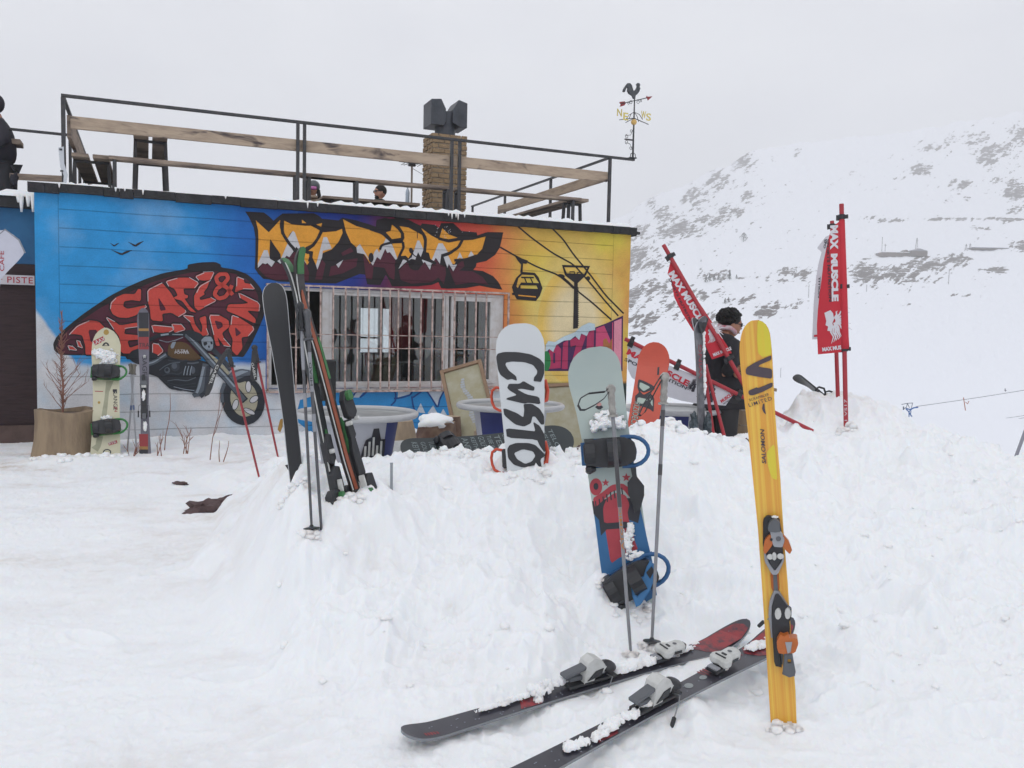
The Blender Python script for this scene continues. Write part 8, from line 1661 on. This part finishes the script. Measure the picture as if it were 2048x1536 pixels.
for k, (x, y, h, wd, lb) in enumerate(((1412, 566, 14, .3, 'short dark tree, first of the row left of the slanting red flag text'), (1419, 563, 17, .26, 'dark tree second in the row on the lower slope'), (1428, 562, 14, .3, 'dark tree third in the row on the lower slope'), (1437, 561, 12, .34, 'small dark tree at the right end of the row on the lower slope'), (1459, 560, 20, .2, 'tall narrow tree standing alone above the curly haired man'), (1473, 558, 9, .35, 'tiny bush right of the tall narrow tree'),
        (1450, 609, 13, .3, 'dark tree just left above the curly haired head'), (1457, 606, 12, .25, 'dark slim tree directly above the curly haired head'), (1308, 487, 8, .3, 'small dark tree on the left rocky ridge'), (1402, 524, 5, .5, 'tiny dark bush on the white slope above the slanting flag'))): far_tree(lb, x, y, h, wd, seed=k)
CONC = mat('far_building_wall', '#6d625c', .9, noise=.4, nscale=.1); 
o, t, k = far_thing('mountain_hut', 'long low building with snowy roof on the rocky shelf of the mountain', 'building', 1800, 513)
mb = MB(); mb.box((-12 * k, 2, 3 * k), (56 * k, 10, 8 * k)); mb.build('wall', CONC, o); mb = MB(); mb.box((30 * k, 0, 5 * k), (32 * k, 12, 10 * k)); mb.build('hall', CONC, o)
mb = MB(); mb.prism([[(13 * k, 9.8 * k), (47 * k, 9.8 * k), (30 * k, 15 * k)]], -6.5, 6.5, lambda x, y, z: (x, z, y)); mb.build('roof', mat('far_roof', '#8b8a90', .8), o); mb = MB(); mb.box((-12 * k, 2, 7.6 * k), (57 * k, 11, 1.2 * k)); mb.build('snow_cover', MSN, o)
mb = MB(); mb.prism([[(2 * k, 9 * k), (14 * k, 9 * k), (8 * k, 13 * k)]], -3, 3, lambda x, y, z: (x, z, y)); mb.build('gable', CONC, o)
def far_mast(label, px, y, hpx, kind='pole', r=.5, name='slope_pole', col=None):
    o, t, k = far_thing(name, label, 'pole' if kind == 'pole' else 'pylon', px, y, 'poles on the mountain slope'); h = hpx * k; mb = MB()
    if kind == 'pole': mb.tube([(0, 0, -h * .05), (0, 0, h)], r * k, 6)
    elif kind == 'cross': mb.tube([(0, 0, 0), (0, 0, h)], r * k, 6); mb.beam((-3 * k, 0, h * .85), (3 * k, 0, h * .85), .7 * k, .7 * k)
    else:
        for s in (-1, 1): mb.tube([(s * 3 * k, 0, 0), (s * .4 * k, 0, h)], r * k, 5)
        for z in (.15, .35, .55, .75): mb.beam((-3 * k * (1 - z), 0, h * z), (3 * k * (1 - z), 0, h * z), .5 * k, .5 * k); mb.beam((-3 * k * (1 - z), 0, h * z), (3 * k * (.8 - z), 0, h * (z + .2)), .4 * k, .4 * k)
        mb.beam((-2.5 * k, 0, h * .8), (2.5 * k, 0, h * .8), .6 * k, .6 * k)
    mb.build('mast', col or mat('far_mast', '#6a6668', .8), o)
far_mast('tall thin mast at the left end of the mountain building', 1763, 514, 40); far_mast('forked utility pole beside the mountain building', 1770, 504, 16, 'cross'); far_mast('lattice pylon above the right end of the mountain building', 1833, 501, 25, 'lattice', .4, 'lattice_pylon')
far_mast('thin pole on the slope left of the standing flags', 1617, 597, 28); far_mast('small pole on the snow right of the standing flags', 1733, 585, 16); far_mast('thin pole on the open snow below the rocky bank', 1897, 569, 28); far_mast('short pale pole on the snow above the dirty pile', 1561, 757, 22, col=mat('pale_mast', '#9a9aa0', .8))
for k, (x, y, lb) in enumerate(((1932, 502, 'left of two lattice frames on the shelf right of the mountain building'), (1940, 501, 'right of two lattice frames on the shelf right of the mountain building'))): far_mast(lb, x, y, 14, 'lattice', .3, 'lattice_pylon')
o, t, k = far_thing('mountain_hut', 'low flat hut at the far right of the mountain shelf', 'building', 1975, 500); mb = MB(); mb.box((0, 0, 1.5 * k), (70 * k, 8, 3 * k)); mb.build('wall', CONC, o); mb = MB(); mb.box((0, 0, 3.3 * k), (72 * k, 9, .9 * k)); mb.build('roof', mat('far_blue_roof', '#7c8494', .8), o)
# ski lifts beyond the bank
tl = 62.; kk = tl / FPX; CAB = mat('lift_cable', '#7a7a82', .6)
def L3(x, y, t=tl): return P(x, y, t)
def cable(label, p0, p1, sag, t=tl, r=.55):
    n = 14; mb = MB(); a, b = L3(*p0, t), L3(*p1, t); pts = [a.lerp(b, i / n) - Vector((0, 0, sag * kk * 4 * (i / n) * (1 - i / n))) for i in range(n + 1)]; mb.tube(pts, r * kk, 6); single(mb, 'lift_cable', CAB, label, 'cable', 'ski lift cables')
cable('upper ski lift cable running from the blue lift head to the right edge', (1832, 813), (2120, 768), 1.5); cable('upper one of the paired lower lift cables', (1885, 853), (2120, 821), .5, r=.4); cable('lower one of the paired lower lift cables', (1885, 857), (2120, 825), .8, r=.4)
b0 = L3(1818, 860); o = thing('ski_lift', 'blue and grey ski lift drive frame beyond the snow bank', 'ski lift', Vector((b0.x, b0.y, b0.z))); BLF = mat('lift_blue', '#2f62a0', .5, noise=.2); 
def lt(mb, pts, r): mb.tube([WM[o].inverted() @ L3(x, y) for x, y in pts], r * kk, 6)
mb = MB(); lt(mb, [(1803, 809), (1815, 806.5), (1826, 806)], .7); lt(mb, [(1815, 807), (1812, 817)], .6); lt(mb, [(1815, 807), (1819, 816)], .6); lt(mb, [(1825, 806), (1823, 816)], .6); lt(mb, [(1807, 813), (1807, 820)], 1.3); lt(mb, [(1807, 818), (1812, 815)], .7); mb.build('grey_frame', mat('lift_grey', '#5f6875', .6), o)
mb = MB(); lt(mb, [(1812, 818), (1817, 823), (1822, 831), (1824, 833)], 1.1); lt(mb, [(1812, 817), (1820, 819), (1828, 815.5), (1836, 814.5)], 1.4); lt(mb, [(1817, 824), (1823, 819)], 1.0); lt(mb, [(1822, 822), (1821, 829)], .8); lt(mb, [(1818, 822), (1818, 862)], .9); mb.build('blue_arm', BLF, o)
for nm, lb, pts, ex, m in (('lift_tower', 'orange lift post with a small pulley beyond the bank', [(1927, 795), (1931, 821)], [(1931, 804), (1935, 808), (1938, 802)], mat('lift_orange', '#a8674c', .6)), ('lift_tower', 'short lift post with crossbar, left one under the paired cables', [(1949, 848), (1949, 869)], [(1946, 848), (1952, 848)], CAB), ('lift_tower', 'lift post with a hanging bar, right one under the paired cables', [(1989, 838), (1985, 858), (1982, 874)], [(1986, 855), (1992, 859), (1994, 868), (1997, 872)], CAB), ('lift_tower', 'faint tiny pulley mast high on the upper cable at the right', [(2010, 777), (2011, 783)], [(2009, 781), (2013, 781)], CAB)):
    b0 = L3(*pts[-1]); o = thing(nm, lb, 'ski lift', Vector(b0), 'ski lift posts'); mb = MB(); lt(mb, pts, .8); mb.build('post', m, o); mb = MB(); lt(mb, ex, .7); mb.build('hanger', m, o)
